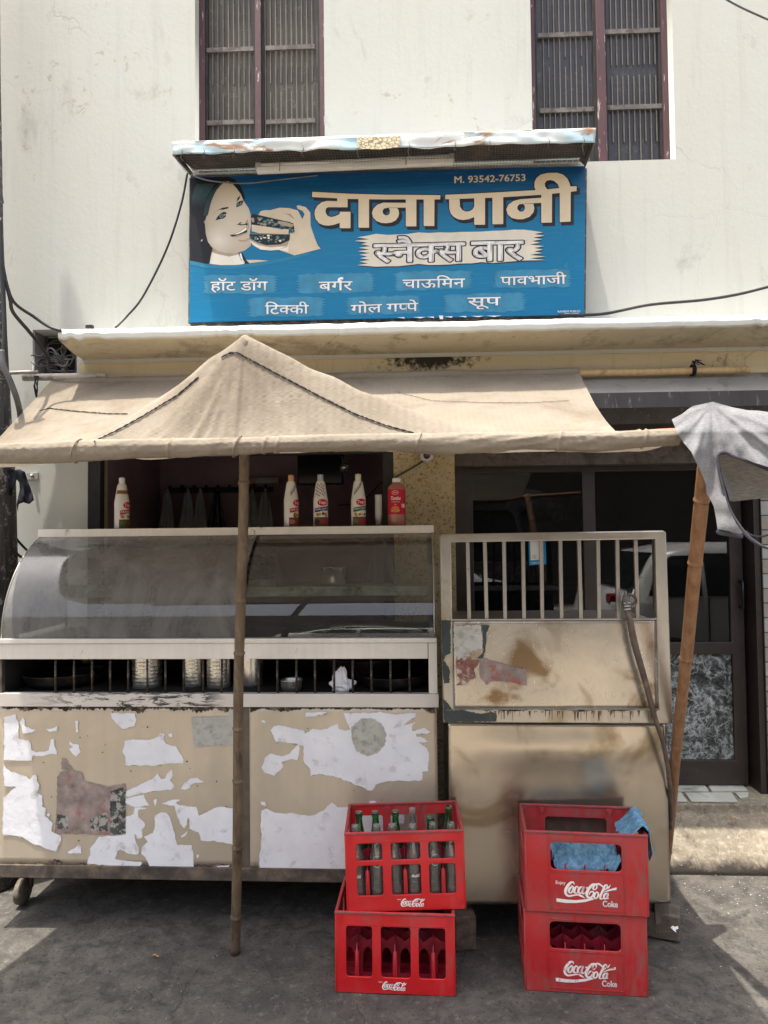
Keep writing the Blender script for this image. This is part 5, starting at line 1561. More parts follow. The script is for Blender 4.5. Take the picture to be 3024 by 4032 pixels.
def pan(px, y, r, h, label, mat, name='pan', ry=.6, hang=0):
    p = in_cart(cx_(px, y, 2650), y, zf + hang)
    t = thing(name, label, 'pan', p)
    MB().lathe([(0, .002), (r * .8, .001), (r * .97, h * .5), (r * 1.0, h), (r * 1.04, h + .003), (r * 1.02, h + .006), (r * .96, h), (r * .9, h * .5), (r * .76, .01), (0, .01)], (0, 0, 0), 36).build('pan_body', mat, t, local=True)
    return t
SOOT = simple('sooty_pan', (.03, .025, .023), .55, .4, .4, 12, .5, 40, .004, (.12, .09, .07, 1), 8, .55, .68)
pan(250, .24, .17, .055, 'wide black sooty pan at the left end behind the bars', SOOT)
pan(330, .34, .14, .075, 'dark pan behind the wide sooty pan, under yellow food', SOOT)
pan(1545, .22, .155, .05, 'black crusted tray pan at the right end behind the bars', SOOT)
pan(1440, .40, .20, .10, 'broad dark wok behind the crumpled paper', SOOT, 'wok')
bw = pan(1147, .10, .047, .045, 'small shiny steel bowl between the bars right of the grey pole', TINM, 'bowl')
bw['category'] = 'bowl'
cp_ = thing('crumpled_paper', 'white crumpled tissue lying behind the bars', 'paper', in_cart(cx_(1345, .06, 2700), .06, zf))
m = MB()
def crum(u, v):
    a = u * 2 * math.pi; ph = v * math.pi
    r = .030 * (1 + .6 * nz(math.cos(a) * 2, math.sin(a) * 2, ph * 2))
    return (r * math.sin(ph) * math.cos(a) * 1.5, r * math.sin(ph) * math.sin(a), .028 + r * math.cos(ph) + .045 * max(0, math.cos(ph)) ** 4)
m.grid(crum, 22, 16, smooth=False); m.build('tissue', PAPER, cp_, local=True)
FOODY = simple('yellow_food', (.50, .40, .18), .6, 0, .25, 14, .3)
fd = thing('potato_heap', 'yellow boiled potatoes heaped in the dark pan behind the bars', 'food', in_cart(cx_(300, .34), .34, zf + .075))
for i in range(7):
    a = i * .9; m = MB(); m.lathe([(0, -.026), (.02, -.018), (.028, 0), (.02, .018), (0, .026)], (.05 * math.cos(a), .05 * math.sin(a), .02 + .006 * i), 12); m.build('potato', FOODY, fd, local=True)
# on the inner shelf
shz = cz(2312, shy)
def pot(px, y, r, h, z, label, mat=TINM):
    p = in_cart(cx_(px, y, 2280), y, z); t = thing('steel_pot', label, 'pot', p)
    MB().lathe([(0, 0), (r * .96, 0), (r, .006), (r, h * .9), (r * 1.05, h), (r * 1.02, h), (r * .96, h * .9), (r * .94, .01), (0, .008)], (0, 0, 0), 30).build('pot_body', mat, t, local=True)
pot(1312, .36, .058, .085, shz, 'round aluminium pot on the inner shelf behind the clearer glass')
pot(1040, .34, .06, .03, shz, 'flat lidded pot on the inner shelf next to the grey pole')
pot(760, .36, .045, .07, shz, 'pale round pot seen hazily through the left glass', simple('pale_pot', (.55, .50, .38), .5, 0, .1, 5, .05))
bg_ = thing('carrier_bag', 'pale printed carrier bag standing behind the glass beside the pole', 'bag', in_cart(cx_(1030, .42), .42, shz))
def bagfn(u, v):
    return (.01 - .10 + .20 * u * (1 - .35 * v) + .035 * v, .02 * math.sin(u * 9 + v * 4) - .01, .16 * v * (1 + .1 * math.sin(u * 7)))
MB().grid(bagfn, 14, 10).build('bag_body', simple('mauve_white_bag', (.36, .30, .32), .5, 0, .1, 9, .2), bg_, local=True, solid=.001)
bm_ = MB()
for i, tx in enumerate(('FOR', 'AN AIR J', 'SEDAN A', 'FLOPPY')):
    V, F_ = glyph(tx, .02); b_ = max(v[0] for v in V)
    bm_.add([Vector((-.06 + .13 * v[0] / b_, -.034, .125 - .036 * i + v[1] * .026)) for v in V], F_)
bm_.build('bag_print', INK, bg_, local=True)
pb = thing('carrier_bag', 'limp clear carrier bag hanging in the right of the glass case', 'bag', in_cart(cx_(1500, .4), .4, shz))
MB().grid(lambda u, v: ((u - .5) * (.14 * (1 - v) ** .7 + .012), .02 * math.sin(u * 12 + v * 3), .24 * v), 16, 12).build('bag_body', PLASTICBAG, pb, local=True)

# ---- bottles and cups on top
tz = ztb - .001
def squeeze(px, capm, bodyc, label, kind, rot=0.0, cappx=None):
    y = gy1 + .075
    p = in_cart(cx_(px, y, 2070), y, tz)
    t = thing('sauce_bottle', label, 'bottle', p, (0, 0, rot), 'sauce bottles on top of the cart')
    h = .245; r = .034
    prof = [(0, 0), (r * .95, 0), (r, .004), (r, h * .50), (r * .97, h * .54), (r * .62, h * .83), (r * .52, h * .86), (r * .40, h * .87), (r * .40, h * .90), (0, h * .90)]
    MB().lathe(prof, n=24).build('bottle_body', bodyc, t, local=True)
    MB().lathe([(r * .40, h * .875), (r * .42, h * .88), (r * .40, h * .92), (r * .42, h * .93), (r * .40, h * .94), (r * .40, h * .99), (0, h)], n=18).build('cap', capm, t, local=True)
    # the printed label wraps the cylinder
    def R_(z):
        if z < h * .5: return r
        if z < h * .54: return r * (1 - .03 * (z / h - .5) / .04)
        return r * (.97 - .35 * (z / h - .54) / .29)
    def wrap(x, z):       # x in metres along the surface, centre of front = 0
        rr_ = R_(z) + .0004; a = x / r
        return Vector((rr_ * math.sin(a), -rr_ * math.cos(a), z))
    class WP(Print):
        def lift(s, mat):
            if mat is not s.last: s.layer += 1; s.last = mat
            return s.layer
        def pts(s, P, mat):
            k = s.lift(mat); out = []
            for x, y in P:
                v = wrap(x, y); f_ = 1 + .004 * k
                out.append(Vector((v.x * f_, v.y * f_, v.z)))
            return out
        def stroke(s, P, mat, k=5):
            Q = catmull(P, k); L_ = []; R2 = []
            for i, p in enumerate(Q):
                a = Q[max(i - 1, 0)]; b_ = Q[min(i + 1, len(Q) - 1)]; d = b_[:2] - a[:2]; d = d / (np.linalg.norm(d) + 1e-9); w = p[2] / 2
                L_.append((p[0] - d[1] * w, p[1] + d[0] * w)); R2.append((p[0] + d[1] * w, p[1] - d[0] * w))
            n = len(Q); V = s.pts(L_ + R2, mat); s.mb.add(V, [(i, n + i, n + i + 1, i + 1) for i in range(n - 1)], s.mi(mat)); return s
    class WP_(WP):
        def disc(s, cx, cy, r_, mat, ry=None, n=14):
            V, F_ = ringdisc(lambda x, y: (x, y), cx, cy, r_, ry or r_, n, 3)
            s.mb.add(s.pts(V, mat), F_, s.mi(mat)); return s
    w = WP_(None, (0, -1, 0))
    def quadgrid(x0, x1, z0, z1, mat, n=8, sl=0.0):
        V = []
        for j in range(2):
            for i in range(n + 1):
                V.append((x0 + (x1 - x0) * i / n, (z0 if j == 0 else z1) + sl * i / n))
        V = w.pts(V, mat); w.mb.add(V, [(i, i + 1, n + 2 + i, n + 1 + i) for i in range(n)], w.mi(mat))
    quadgrid(-.03, .045, .004, .045, FOODB, 8); 
    for i in range(9): w.disc(-.018 + .05 * rnd.random(), .05 + .012 * rnd.random(), rnd.uniform(.005, .009), rnd.choice((FOODA, FOODC, FOODB)), n=8)
    w.disc(.014 + .01, .022, .016, kind['dot'], .013, 14); w.disc(-.016, .024, .015, kind['dip'], .011, 14)
    quadgrid(-.026, .04, .066, .086, kind['band'], 8, .010)
    w.disc(.012, .112, .024, REDL, .016, 18); 
    def txt(s_, x0, x1, z, hh, sl=0.0, off=.01):
        V, F_ = glyph(s_, off); xs = [v[0] for v in V]; a, b_ = min(xs), max(xs)
        V = w.pts([(x0 + (x1 - x0) * (v[0] - a) / (b_ - a), z + v[1] * hh / .72 + sl * (v[0] - a)) for v in V], LBLW); w.mb.add(V, F_, w.mi(LBLW))
    txt('Tops', -.006, .030, .106, .014); txt(kind['t1'], -.022, .032, .076, .0065, .0012); txt(kind['t2'], 0, .022, .068, .0055, .002)
    if kind['pat'] == 'curl':
        for i in range(12):
            x, z_ = -.026 + .052 * ((i * 37) % 12) / 12, .145 + .058 * i / 12
            w.stroke([(x, z_, .001), (x + .006, z_ + .006, .0026), (x + .004, z_ + .013, .0022), (x - .003, z_ + .015, .0008)], kind['pc'])
    elif kind['pat'] == 'dots':
        for i in range(26): w.disc(-.028 + .056 * ((i * 11) % 26) / 26, .142 + .06 * i / 26, .0036, kind['pc'], n=9)
    else: quadgrid(-.05, .05, .165, .182, kind['pc'], 14)
    w.mb.build('label_print', w.mats, t, local=True)
    return t
FOODA = fs('food_gold', 160, 120, 60); FOODB = fs('food_brown', 92, 62, 38); FOODC = fs('food_pale', 190, 170, 120)
REDL = fs('label_red', 178, 22, 38); LBLW = fs('label_white', 225, 222, 215)
BOTW = simple('white_bottle_plastic', (.60, .575, .54), .35, 0, .05, 9, .03)
squeeze(480, flat('cap_white', (.6, .6, .57)), BOTW, 'white sauce bottle with brown band, alone at the left end of the cart top', dict(dot=fs('dot_g', 80, 110, 40), dip=fs('dip_g', 60, 90, 40), band=fs('band_p', 150, 60, 60), t1='MAYO', t2='SAUCE', pat='band', pc=fs('band_brown', 122, 72, 34)), .9)
squeeze(1147, flat('cap_orange', (.50, .26, .13)), BOTW, 'white sauce bottle with red curls and orange cap on the cart top', dict(dot=fs('dot_r', 150, 30, 40), dip=fs('dip_r', 150, 90, 90), band=fs('band_red', 158, 34, 50), t1='RED CHILLI', t2='SAUCE', pat='curl', pc=fs('curl_red', 92, 26, 30)), .75)
squeeze(1263, flat('cap_grey', (.34, .34, .37)), BOTW, 'white soy sauce bottle with brown dots, purple label and grey cap', dict(dot=fs('dot_m', 150, 24, 50), dip=fs('dip_k', 24, 30, 32), band=fs('band_purple', 66, 40, 112), t1='DARK SOYA', t2='SAUCE', pat='dots', pc=fs('dot_brown', 108, 84, 64)), .05)
squeeze(1412, flat('cap_cream', (.52, .50, .38)), BOTW, 'white green chilli sauce bottle with green curls and cream cap', dict(dot=fs('dot_s', 150, 24, 50), dip=fs('dip_o', 84, 88, 70), band=fs('band_green', 24, 88, 58), t1='GREEN CHILLI', t2='SAUCE', pat='curl', pc=fs('curl_green', 36, 66, 40)), .12)
y = gy1 + .09
jg = thing('sauce_jug', 'tall tomato sauce jar with red label and white cap at the right of the bottles', 'bottle', in_cart(cx_(1563, y, 2070), y, tz))
r = .042; h = .222
MB().lathe([(0, 0), (r * .95, 0), (r, .006), (r, h * .76), (r * .96, h * .82), (r * .5, h * .90), (r * .42, h * .91), (r * .42, h * .93), (0, h * .93)], n=28).build('jar_body', [simple('tomato_sauce_plastic', (.32, .12, .09), .3, 0, .1, 4, .03)], jg, local=True)
MB().lathe([(r * .46, h * .915), (r * .47, h * .92), (r * .47, h * .985), (r * .44, h), (0, h)], n=22).build('cap', flat('cap_white', (.62, .61, .58)), jg, local=True)
JL = fs('jar_label_red', 176, 20, 44)
def jar_print():
    mb = MB(); mats = [JL, LBLW, FOODC, fs('bun_orange', 205, 110, 50), fs('leaf_green', 90, 110, 50)]
    def wr(x, z, k): a = x / r - .15; q = (r + .0005 + .00012 * k); return Vector((q * math.sin(a), -q * math.cos(a), z))
    mb.add([wr(-.055 + .11 * i / 16, z_, 0) for z_ in (h * .24, h * .76) for i in range(17)], [(i, i + 1, 18 + i, 17 + i) for i in range(16)], 0, True)
    def t_(s_, x0, x1, z0, hh, k, slant=0.0, off=.01):
        V, F_ = glyph(s_, off); xs = [v[0] for v in V]; a, b_ = min(xs), max(xs)
        mb.add([wr(x0 + (x1 - x0) * (v[0] - a) / (b_ - a) + slant * v[1], z0 + v[1] * hh / .72, k) for v in V], F_, 1)
    t_('Tombo', -.024, .024, h * .54, .017, 2, .006, .02); t_('CREMICA', -.012, .012, h * .68, .005, 2); t_('(TOMATO SAUCE)', -.018, .020, h * .49, .004, 2); t_('1.2kg', -.005, .006, h * .44, .004, 2)
    for k, (x, z_, rx, rz_, mi_) in enumerate([(0, h * .315, .020, .009, 4), (0, h * .32, .021, .007, 2), (0, h * .355, .019, .014, 3)]):
        mb.add(*ringdisc(lambda a, b_: wr(a, b_, 2 + k), x, z_, rx, rz_), mi_)
    for q_ in (.0305, .0365): mb.add([wr(x, z_, 2) for x in (q_, q_ + .011) for z_ in (h * .38, h * .46)], [(0, 2, 3, 1)], 1)
    # the oval emblem ring
    e = [wr((.0145 + d) * math.cos(q_), h * .69 + (.0085 + d) * math.sin(q_) , 2) for d in (0, .0012) for q_ in np.linspace(0, 2 * math.pi, 21)[:-1]]
    mb.add(e, [(i, (i + 1) % 20, 20 + (i + 1) % 20, 20 + i) for i in range(20)], 1)
    return mb.build('label_print', mats, jg, local=True)
jar_print()
y = gy1 + .10
cs = thing('cup_stack', 'stack of small white plastic cups next to the tomato sauce jar', 'cups', in_cart(cx_(1491, y, 2070), y, tz))
CUPM = flat('white_cup_plastic', (.55, .55, .54), .35)
for k in range(22):
    zz = .145 - .0048 * k
    m = MB().lathe([(.0115, zz - .04), (.0165, zz), (.0178, zz + .0012), (.0165, zz + .002)], n=16) if k == 21 else MB().lathe([(.0155, zz - .004), (.0166, zz), (.0178, zz + .0012), (.0165, zz + .002)], n=16)
    m.build('cup', CUPM, cs, local=True)

# ================================================================== STEEL COUNTER with barred gate
GY = 2.80
ctr_ = thing('steel_counter', 'tall steel counter with a barred gate top, right of the food cart', 'counter', (at(1765, 3560, 2.85).x, 2.85, 0))
def GP(px, py, Y=GY): p = at(px, py, Y); return (p.x, p.z)
by0 = 2.845
bx = [at(1766, 2846, by0), at(2622, 2850, by0), at(2641, 3556, by0), at(1772, 3560, by0)]
def boxfront(u, v):
    a = bx[3].lerp(bx[2], u); b_ = bx[0].lerp(bx[1], u)
    p = a.lerp(b_, v)
    bulge = .010 * math.sin(math.pi * min(1, u * 1.0)) * math.exp(-((v - .86) / .10) ** 2) - .006 * math.exp(-((u - .5) / .28) ** 2 - ((v - .42) / .16) ** 2)
    return Vector((p.x, p.y + .004 * nz(p.x * 3, p.z * 3) - bulge, p.z))
MB().grid(boxfront, 60, 50).build('front_sheet', BOXM, ctr_, solid=.002)
m = MB()
xr_ = bx[1].x; xl_ = bx[0].x; zb0 = bx[2].z; ztp = bx[0].z + .42
m.add([bx[2], (bx[2].x, by0 + .48, zb0), (xr_, by0 + .48, bx[1].z), bx[1]], [(0, 1, 2, 3)])
m.build('side_sheet', BOXM, ctr_)
MB().add([bx[3], (bx[3].x, by0 + .48, zb0), (xl_, by0 + .48, bx[0].z), bx[0]], [(3, 2, 1, 0)]).build('side_sheet', BOXM, ctr_)
MB().box(xl_ + .01, xr_ - .01, by0 + .01, by0 + .48, zb0 + .004, zb0 + .02).build('bottom_sheet', BLACK, ctr_)
MB().box(xl_ + .01, xr_ - .01, by0 + .02, by0 + .48, GP(2000, 2460)[1] - .012, GP(2000, 2460)[1]).build('worktop', STEEL, ctr_)
op = [GP(*p) for p in ((1773, 2132), (2584, 2119), (2600, 2796), (1782, 2796))]
out_ = [GP(*p) for p in ((1735, 2112), (1742, 2107), (2610, 2093), (2619, 2099), (2646, 2846), (1750, 2842))]
me = curve_plate(out_[::-1], [op[::-1]], .045, .004)
me.transform(Matrix.Translation((0, GY + .0225, 0)))
link(me, 'gate_frame', mat_steel('gate_frame_steel', (.48, .445, .39), .30, .78, streak=(5, 5, .8), film=(.30, .25, .18, 1), filmhi=.52, ra=.62), ctr_)
pq = [GP(*p) for p in ((1776, 2441), (2593, 2438), (2601, 2796), (1783, 2796))]
def gpan(u, v):
    a = Vector(pq[3]).lerp(Vector(pq[2]), u); b_ = Vector(pq[0]).lerp(Vector(pq[1]), u); p = a.lerp(b_, v)
    return Vector((p.x, GY + .010 + .005 * nz(p.x * 4, p.y * 4), p.y))
MB().grid(gpan, 40, 20).build('gate_sheet', DOORST, ctr_, solid=.002)
MB().hexa([(pq[0][0], GY + .002, pq[0][1] - .003), (pq[1][0], GY + .002, pq[1][1] - .003), (pq[1][0], GY + .002, pq[1][1] + .003), (pq[0][0], GY + .002, pq[0][1] + .003)], (0, .02, 0)).build('sheet_lip', STEEL, ctr_)
for (a, b_) in ((1842, 1849), (1910, 1918), (1986, 1991), (2061, 2066), (2134, 2138), (2209, 2214), (2283, 2291), (2358, 2363), (2434, 2439), (2507, 2515)):
    t_, o_ = GP(a, 2126), GP(b_, 2442)
    MB().hexa([(o_[0] - .007, GY + .01, o_[1]), (o_[0] + .007, GY + .01, o_[1]), (t_[0] + .007, GY + .01, t_[1]), (t_[0] - .007, GY + .01, t_[1])], (0, .014, 0)).build('gate_bar', STEEL, ctr_, bevel=.001)
# dark peeled edges, drips, poster scraps on the gate
pg = Print(lambda x, y: at(x, y, GY - .0012), (0, -1, 0))
DG = simple('dark_teal_undercoat', (.035, .052, .055), .35, .3, .2, 12, .05)
DRIP = simple('brown_drips', (.10, .065, .035), .6, 0, .3, 20, .1)
H_ = lambda P: [(1700 + x / 1.253, 2050 + y / 1.253) for x, y in P]
for k, P in enumerate([H_([(48, 490), (94, 490), (92, 560), (94, 650), (70, 665), (58, 690), (70, 700), (90, 740), (88, 800), (60, 805), (54, 760)]),
          H_([(56, 880), (80, 900), (98, 925), (62, 990), (58, 930)]), H_([(62, 940), (150, 934), (235, 952), (290, 945), (320, 950), (320, 992), (64, 994)])]):
    pg.poly(rough(P, 2, 6, 80 + k), DG)
for i in range(70):
    x = 1900 + rr.random() * 700; h_ = rr.uniform(5, 42)
    y0 = 2799; pg.poly([(x, y0), (x + rr.uniform(2, 7), y0), (x + 2.5, y0 + h_), (x + 1, y0 + h_)], DRIP)
pg.poly(jag(1755, 2600, 2793, 7, 110), GR)
pg.build('worn_edge', ctr_)
pg2 = Print(lambda x, y: at(x, y, GY + .0035), (0, -1, 0))
for k, (P, mt) in enumerate([
   (H_([(218, 522), (285, 515), (270, 560), (265, 640), (250, 680), (222, 685), (255, 650), (250, 545)]), DG),
   (H_([(110, 520), (240, 512), (248, 560), (250, 630), (205, 640), (180, 660), (130, 690), (108, 620)]), PAPERG),
   (H_([(120, 690), (180, 655), (205, 690), (240, 690), (205, 740), (220, 770), (150, 812), (120, 815), (145, 790), (118, 750)]), simple('red_brown_scrap', (.24, .10, .08), .7, 0, .4, 30, .3, 60, .002, (.5, .46, .4, 1), 26, .5, .6)),
   (H_([(240, 680), (300, 690), (400, 720), (470, 735), (470, 818), (400, 800), (300, 790), (270, 815), (235, 760)]), PAPERR)]):
    pg2.poly(rough(P, 2.5, 6, 90 + k), mt)
pg2.build('poster_scrap', ctr_)
# legs
MB().hexa([at(2578, 3558, 2.90), at(2634, 3556, 2.90), at(2634, 3640, 2.90), at(2582, 3640, 2.90)][::-1], (0, .04, 0)).build('leg', simple('grey_leg', (.15, .13, .105), .8, .1, .2, 20, .3), ctr_)
MB().hexa([at(1800, 3560, 2.90), at(1850, 3560, 2.90), at(1850, 3650, 2.90), at(1800, 3650, 2.90)][::-1], (0, .04, 0)).build('leg', simple('grey_leg', (.15, .13, .105), .8, .1, .2, 20, .3), ctr_)
def block(px, py, w, d, h, rz, mat, label, name, cat):
    p = onz(px, py, 0)
    t = thing(name, label, cat, p, (0, 0, rz))
    m = MB()
    def f(u, v): return None
    m.box(-w / 2, w / 2, 0, d, 0, h)
    o = m.build('block_body', mat, t, local=True, bevel=.006)
    return t
block(2605, 3700, .135, .10, .10, R(-22), CONC, 'rough concrete block under the right leg of the steel counter', 'concrete_block', 'block')
MB().poly([onz(2640, 3652, .101), onz(2650, 3645, .101), onz(2658, 3650, .101), onz(2668, 3646, .101), onz(2672, 3656, .101), onz(2660, 3662, .101), onz(2664, 3672, .101), onz(2652, 3664, .101)]).build('droppings', PAPER, None)
bpy.data.objects['droppings'].name = 'paint_splash'
tag(bpy.data.objects['paint_splash'], 'small white splash on top of the concrete block', 'splash')
block(1835, 3745, .085, .12, .13, R(8), simple('end_grain_wood', (.13, .10, .08), .9, 0, .4, 26, .9, 40, .006), 'worn wooden block under the left leg of the steel counter', 'wooden_block', 'block')

# gas regulator and hose
hs = thing('gas_hose', 'grimy hose with a ring regulator bent over the counter gate, leaning to its right edge', 'hose', at(2480, 2440, 2.77))
pth = [(2462, 2385, 2.775), (2472, 2420, 2.77), (2482, 2450, 2.765), (2500, 2540, 2.76), (2540, 2680, 2.755), (2580, 2830, 2.755), (2612, 2930, 2.77), (2632, 3040, 2.80), (2642, 3160, 2.86), (2640, 3260, 2.92)]
P = [Vector(q_) for q_ in catmull([tuple(at(*q_)) for q_ in pth], 8)]
MB().tube(P, [.0085 + .0045 * math.exp(-((i - 22) / 16) ** 2) for i in range(len(P))], 10).build('hose', HOSE, hs)
c = at(2463, 2368, 2.775)
MB().tube([(c.x, c.y, c.z + .04), (c.x, c.y, c.z + .02), (c.x, c.y, c.z), (c.x + .004, c.y, c.z - .03)], [.004, .008, .016, .013], 10).build('regulator', simple('grey_regulator', (.13, .125, .12), .45, .4, .2, 20, .2), hs)
MB().tube([(c.x + .016 + .024 * math.cos(a), c.y - .004, c.z + .002 + .024 * math.sin(a)) for a in np.linspace(0, 2 * math.pi, 20)], .0045, 6, cap=False).build('valve_ring', IRON, hs)
for k in range(3): MB().tube([(c.x - .010, c.y - .012, c.z - .006 - .012 * k), (c.x + .016, c.y - .012, c.z - .004 - .012 * k)], .003, 6).build('clamp', TINM, hs)
# payment card
pc_ = thing('payment_card', 'blue and white payment card hung behind the gate bars', 'card', at(2116, 2180, 2.84))
cdy = 2.835
MB().hexa([at(2084, 2226, cdy), at(2151, 2222, cdy), at(2149, 2126, cdy), at(2081, 2128, cdy)], (0, .002, 0)).build('card', fs('card_blue', 30, 130, 180), pc_)
w_ = Print(lambda x, y: at(x, y, cdy - .0006), (0, -1, 0))
CW = fs('card_white', 214, 216, 214)
w_.poly([(2087, 2131), (2123, 2130), (2125, 2204), (2090, 2206)], CW)
for k in range(4): w_.poly([(2096, 2186 + 4 * k), (2112, 2186 + 4 * k), (2112, 2188 + 4 * k), (2096, 2188 + 4 * k)], simple('card_grey_text', (.35, .35, .36), .6, 0, .1, 8, 0))
latin(w_, 'Paytm', 2092, 2220, 2114, 2219, 8, CW, .02)
w_.disc(2119, 2215, 2.2, CW); w_.disc(2122.5, 2215, 2.2, CW); w_.poly([(2117, 2216), (2124.6, 2216), (2120.8, 2221)], CW)
w_.build('card_print', pc_)

# ================================================================== CRATES
CWd, CDp, CHt = .420, .262, .277
def crate_mesh_parts(kind, mat, logo_wear=False, bar=True):
    P = {}
    W2, H = CWd / 2, CHt
    if kind == 'A':
        xs = [(-.173, -.078), (-.050, .057), (.083, .179)]
        holes = []
        for a, b_ in xs:
            if bar: holes += [rrect(a, b_, .60 * .277 + .01, .865 * .277, .010), rrect(a, b_, .19 * .277, .60 * .277 - .004, .010)]
            else: holes.append(rrect(a, b_, .19 * .277, .83 * .277, .011))
    else:
        holes = [rrect(-.122, .124, .525 * .277, .875 * .277, .016)]
    me = curve_plate(rrect(-W2, W2, 0, H, .004, 2), holes, .007, .0015); me.transform(Matrix.Translation((0, .0035, 0))); P['front'] = me
    if kind == 'A': holesb = [rrect(a, b_, .42 * .277, .84 * .277, .010) for a, b_ in xs]
    else: holesb = [rrect(-.115, .120, .50 * .277, .84 * .277, .014)]
    me = curve_plate(rrect(-W2, W2, 0, H, .004, 2), holesb, .006, .0015); me.transform(Matrix.Translation((0, CDp - .003, 0))); P['back'] = me
    me = curve_plate(rrect(0, CDp, 0, H, .004, 2), [rrect(.05, CDp - .05, .62 * .277, .86 * .277, .012), rrect(.04, CDp / 2 - .012, .16 * .277, .50 * .277, .012), rrect(CDp / 2 + .012, CDp - .04, .16 * .277, .50 * .277, .012)], .006, .0015)
    me.transform(Matrix.Rotation(R(90), 4, 'Z')); P['side'] = me
    return P
def crate(name, label, kind, mat, loc, rot, bar=True, worn=False, bottles=False):
    t = thing(name, label, 'crate', loc, rot, 'red bottle crates in front of the stall')
    p = crate_mesh_parts(kind, mat, worn, bar)
    W2, H = CWd / 2, CHt
    link(p['front'], 'front_wall', mat, t, local=True); link(p['back'], 'back_wall', mat, t, local=True)
    a = link(p['side'], 'side_wall', mat, t, local=True); a.location = (W2 - .003, 0, 0)
    b_ = link(p['side'].copy(), 'side_wall', mat, t, local=True); b_.location = (-W2 + .003, 0, 0)
    # rim
    m = MB()
    for x0, x1, y0, y1 in ((-W2 - .002, W2 + .002, -.003, .010), (-W2 - .002, W2 + .002, CDp - .010, CDp + .002), (-W2 - .002, -W2 + .009, .0105, CDp - .0105), (W2 - .009, W2 + .002, .0105, CDp - .0105)):
        m.box(x0, x1, y0, y1, H - .006, H)
    m.build('rim', REDRIM, t, local=True, bevel=.0012)
    MB().box(-W2 + .004, W2 - .004, .004, CDp - .004, .004, .010).build('crate_floor', REDIN, t, local=True)
    # divider walls with zigzag tops and arched cut-outs
    nx, ny = 6, 4
    cwx, cwy = (CWd - .016) / nx, (CDp - .014) / ny
    h0, h1 = .60 * H, .52 * H
    for j in range(1, ny):
        top_ = []
        for i in range(nx * 2 + 1): top_.append((-W2 + .008 + i * cwx / 2, (h1 if i % 2 else h0) if 1 else 0))
        outl = [(-W2 + .008, .012), (W2 - .008, .012)] + top_[::-1]
        hl = []
        for i in range(nx):
            xa, xb = -W2 + .008 + i * cwx + .013, -W2 + .008 + (i + 1) * cwx - .013
            xm = (xa + xb) / 2
        for i in range(nx):
            xc = -W2 + .008 + (i + .5) * cwx
            hl.append([(xc - .019, .03), (xc + .019, .03), (xc + .019, h1 - .05), (xc + .010, h1 - .030), (xc, h1 - .022), (xc - .010, h1 - .030), (xc - .019, h1 - .05)])
        me = curve_plate(outl, hl, .003); me.transform(Matrix.Translation((0, .007 + j * cwy, 0)))
        link(me, 'divider', REDIN, t, local=True)
    for i in range(1, nx):
        top_ = [(.007 + k * cwy / 2, (h1 if k % 2 else h0)) for k in range(ny * 2 + 1)]
        me = curve_plate([(.007, .012), (CDp - .007, .012)] + top_[::-1], [[(.007 + (k + .5) * cwy - .017, .03), (.007 + (k + .5) * cwy + .017, .03), (.007 + (k + .5) * cwy + .017, h1 - .05), (.007 + (k + .5) * cwy, h1 - .028), (.007 + (k + .5) * cwy - .017, h1 - .05)] for k in range(ny)], .003)
        me.transform(Matrix.Rotation(R(90), 4, 'Z')); me.transform(Matrix.Translation((-W2 + .008 + i * cwx, 0, 0)))
        link(me, 'divider', REDIN, t, local=True)
        if kind == 'A' and i % 2:   # tongue that shows behind each opening
            MB().box(-W2 + .008 + i * cwx - .0065, -W2 + .008 + i * cwx + .0065, .009, .012, .19 * H, .50 * H).build('divider_tongue', mat, t, local=True)
    # ribs and mouldings
    m = MB()
    if kind == 'A':
        for s_ in (-1, 1):
            for k in range(5):
                x = s_ * (W2 - .010 - .0042 * k); m.box(x - .0009, x + .0009, -.0012, .0, .83 * H, .96 * H)
                z_ = .05 * H + .0055 * k; m.box(s_ * (W2 - .018) - .010, s_ * (W2 - .018) + .010, -.0012, .0, z_, z_ + .0018)
                z_ += 0
        m.box(-W2 + .03, W2 - .03, -.0016, 0, .875 * H if bar else .845 * H, .885 * H if bar else .855 * H)
    else:
        for x in (-.1275, .1295): m.box(x - .0015, x + .0015, -.0022, 0, .004, H - .008)
        for z_ in (.505 * H, .045 * H, .90 * H): m.box(-.126, .128, -.0020, 0, z_ - .001, z_ + .0014)
    tag(m.build('moulded_rib', mat, t, local=True), kind='stuff')
    m = MB()
    for x in ((-.06, .06) if kind == 'A' else (-.126, .128)):
        m.hexa([(x - .011, CDp - .016, H - .008), (x + .011, CDp - .016, H - .008), (x + .003, CDp - .016, H - .030), (x - .003, CDp - .016, H - .030)], (0, .008, 0))
    for x in (-W2 + .018, W2 - .018):
        m.hexa([(x - .009, CDp - .012, H - .008), (x + .009, CDp - .012, H - .008), (x + .003, CDp - .012, H - .024), (x - .003, CDp - .012, H - .024)], (0, .004, 0))
    tag(m.build('stacking_lug', mat, t, local=True), kind='stuff')
    # logo
    lg = Print(lambda x, y: Vector((x, -.0006, y)), (0, -1, 0), .000008)
    PM = PRINTW if not worn else PRINTX
    lx, lz, lw = ((-.050, .172 * H, .142) if kind == 'A' else (-.132, .43 * H, .2636))
    if kind == 'A' and not bar: lx = -.076
    class Flip(Print): pass
    lg.place = lambda x, y: Vector((x, -.0006, lz - y))
    script_logo(lg, lx, 0, lw, PM, kind == 'B')
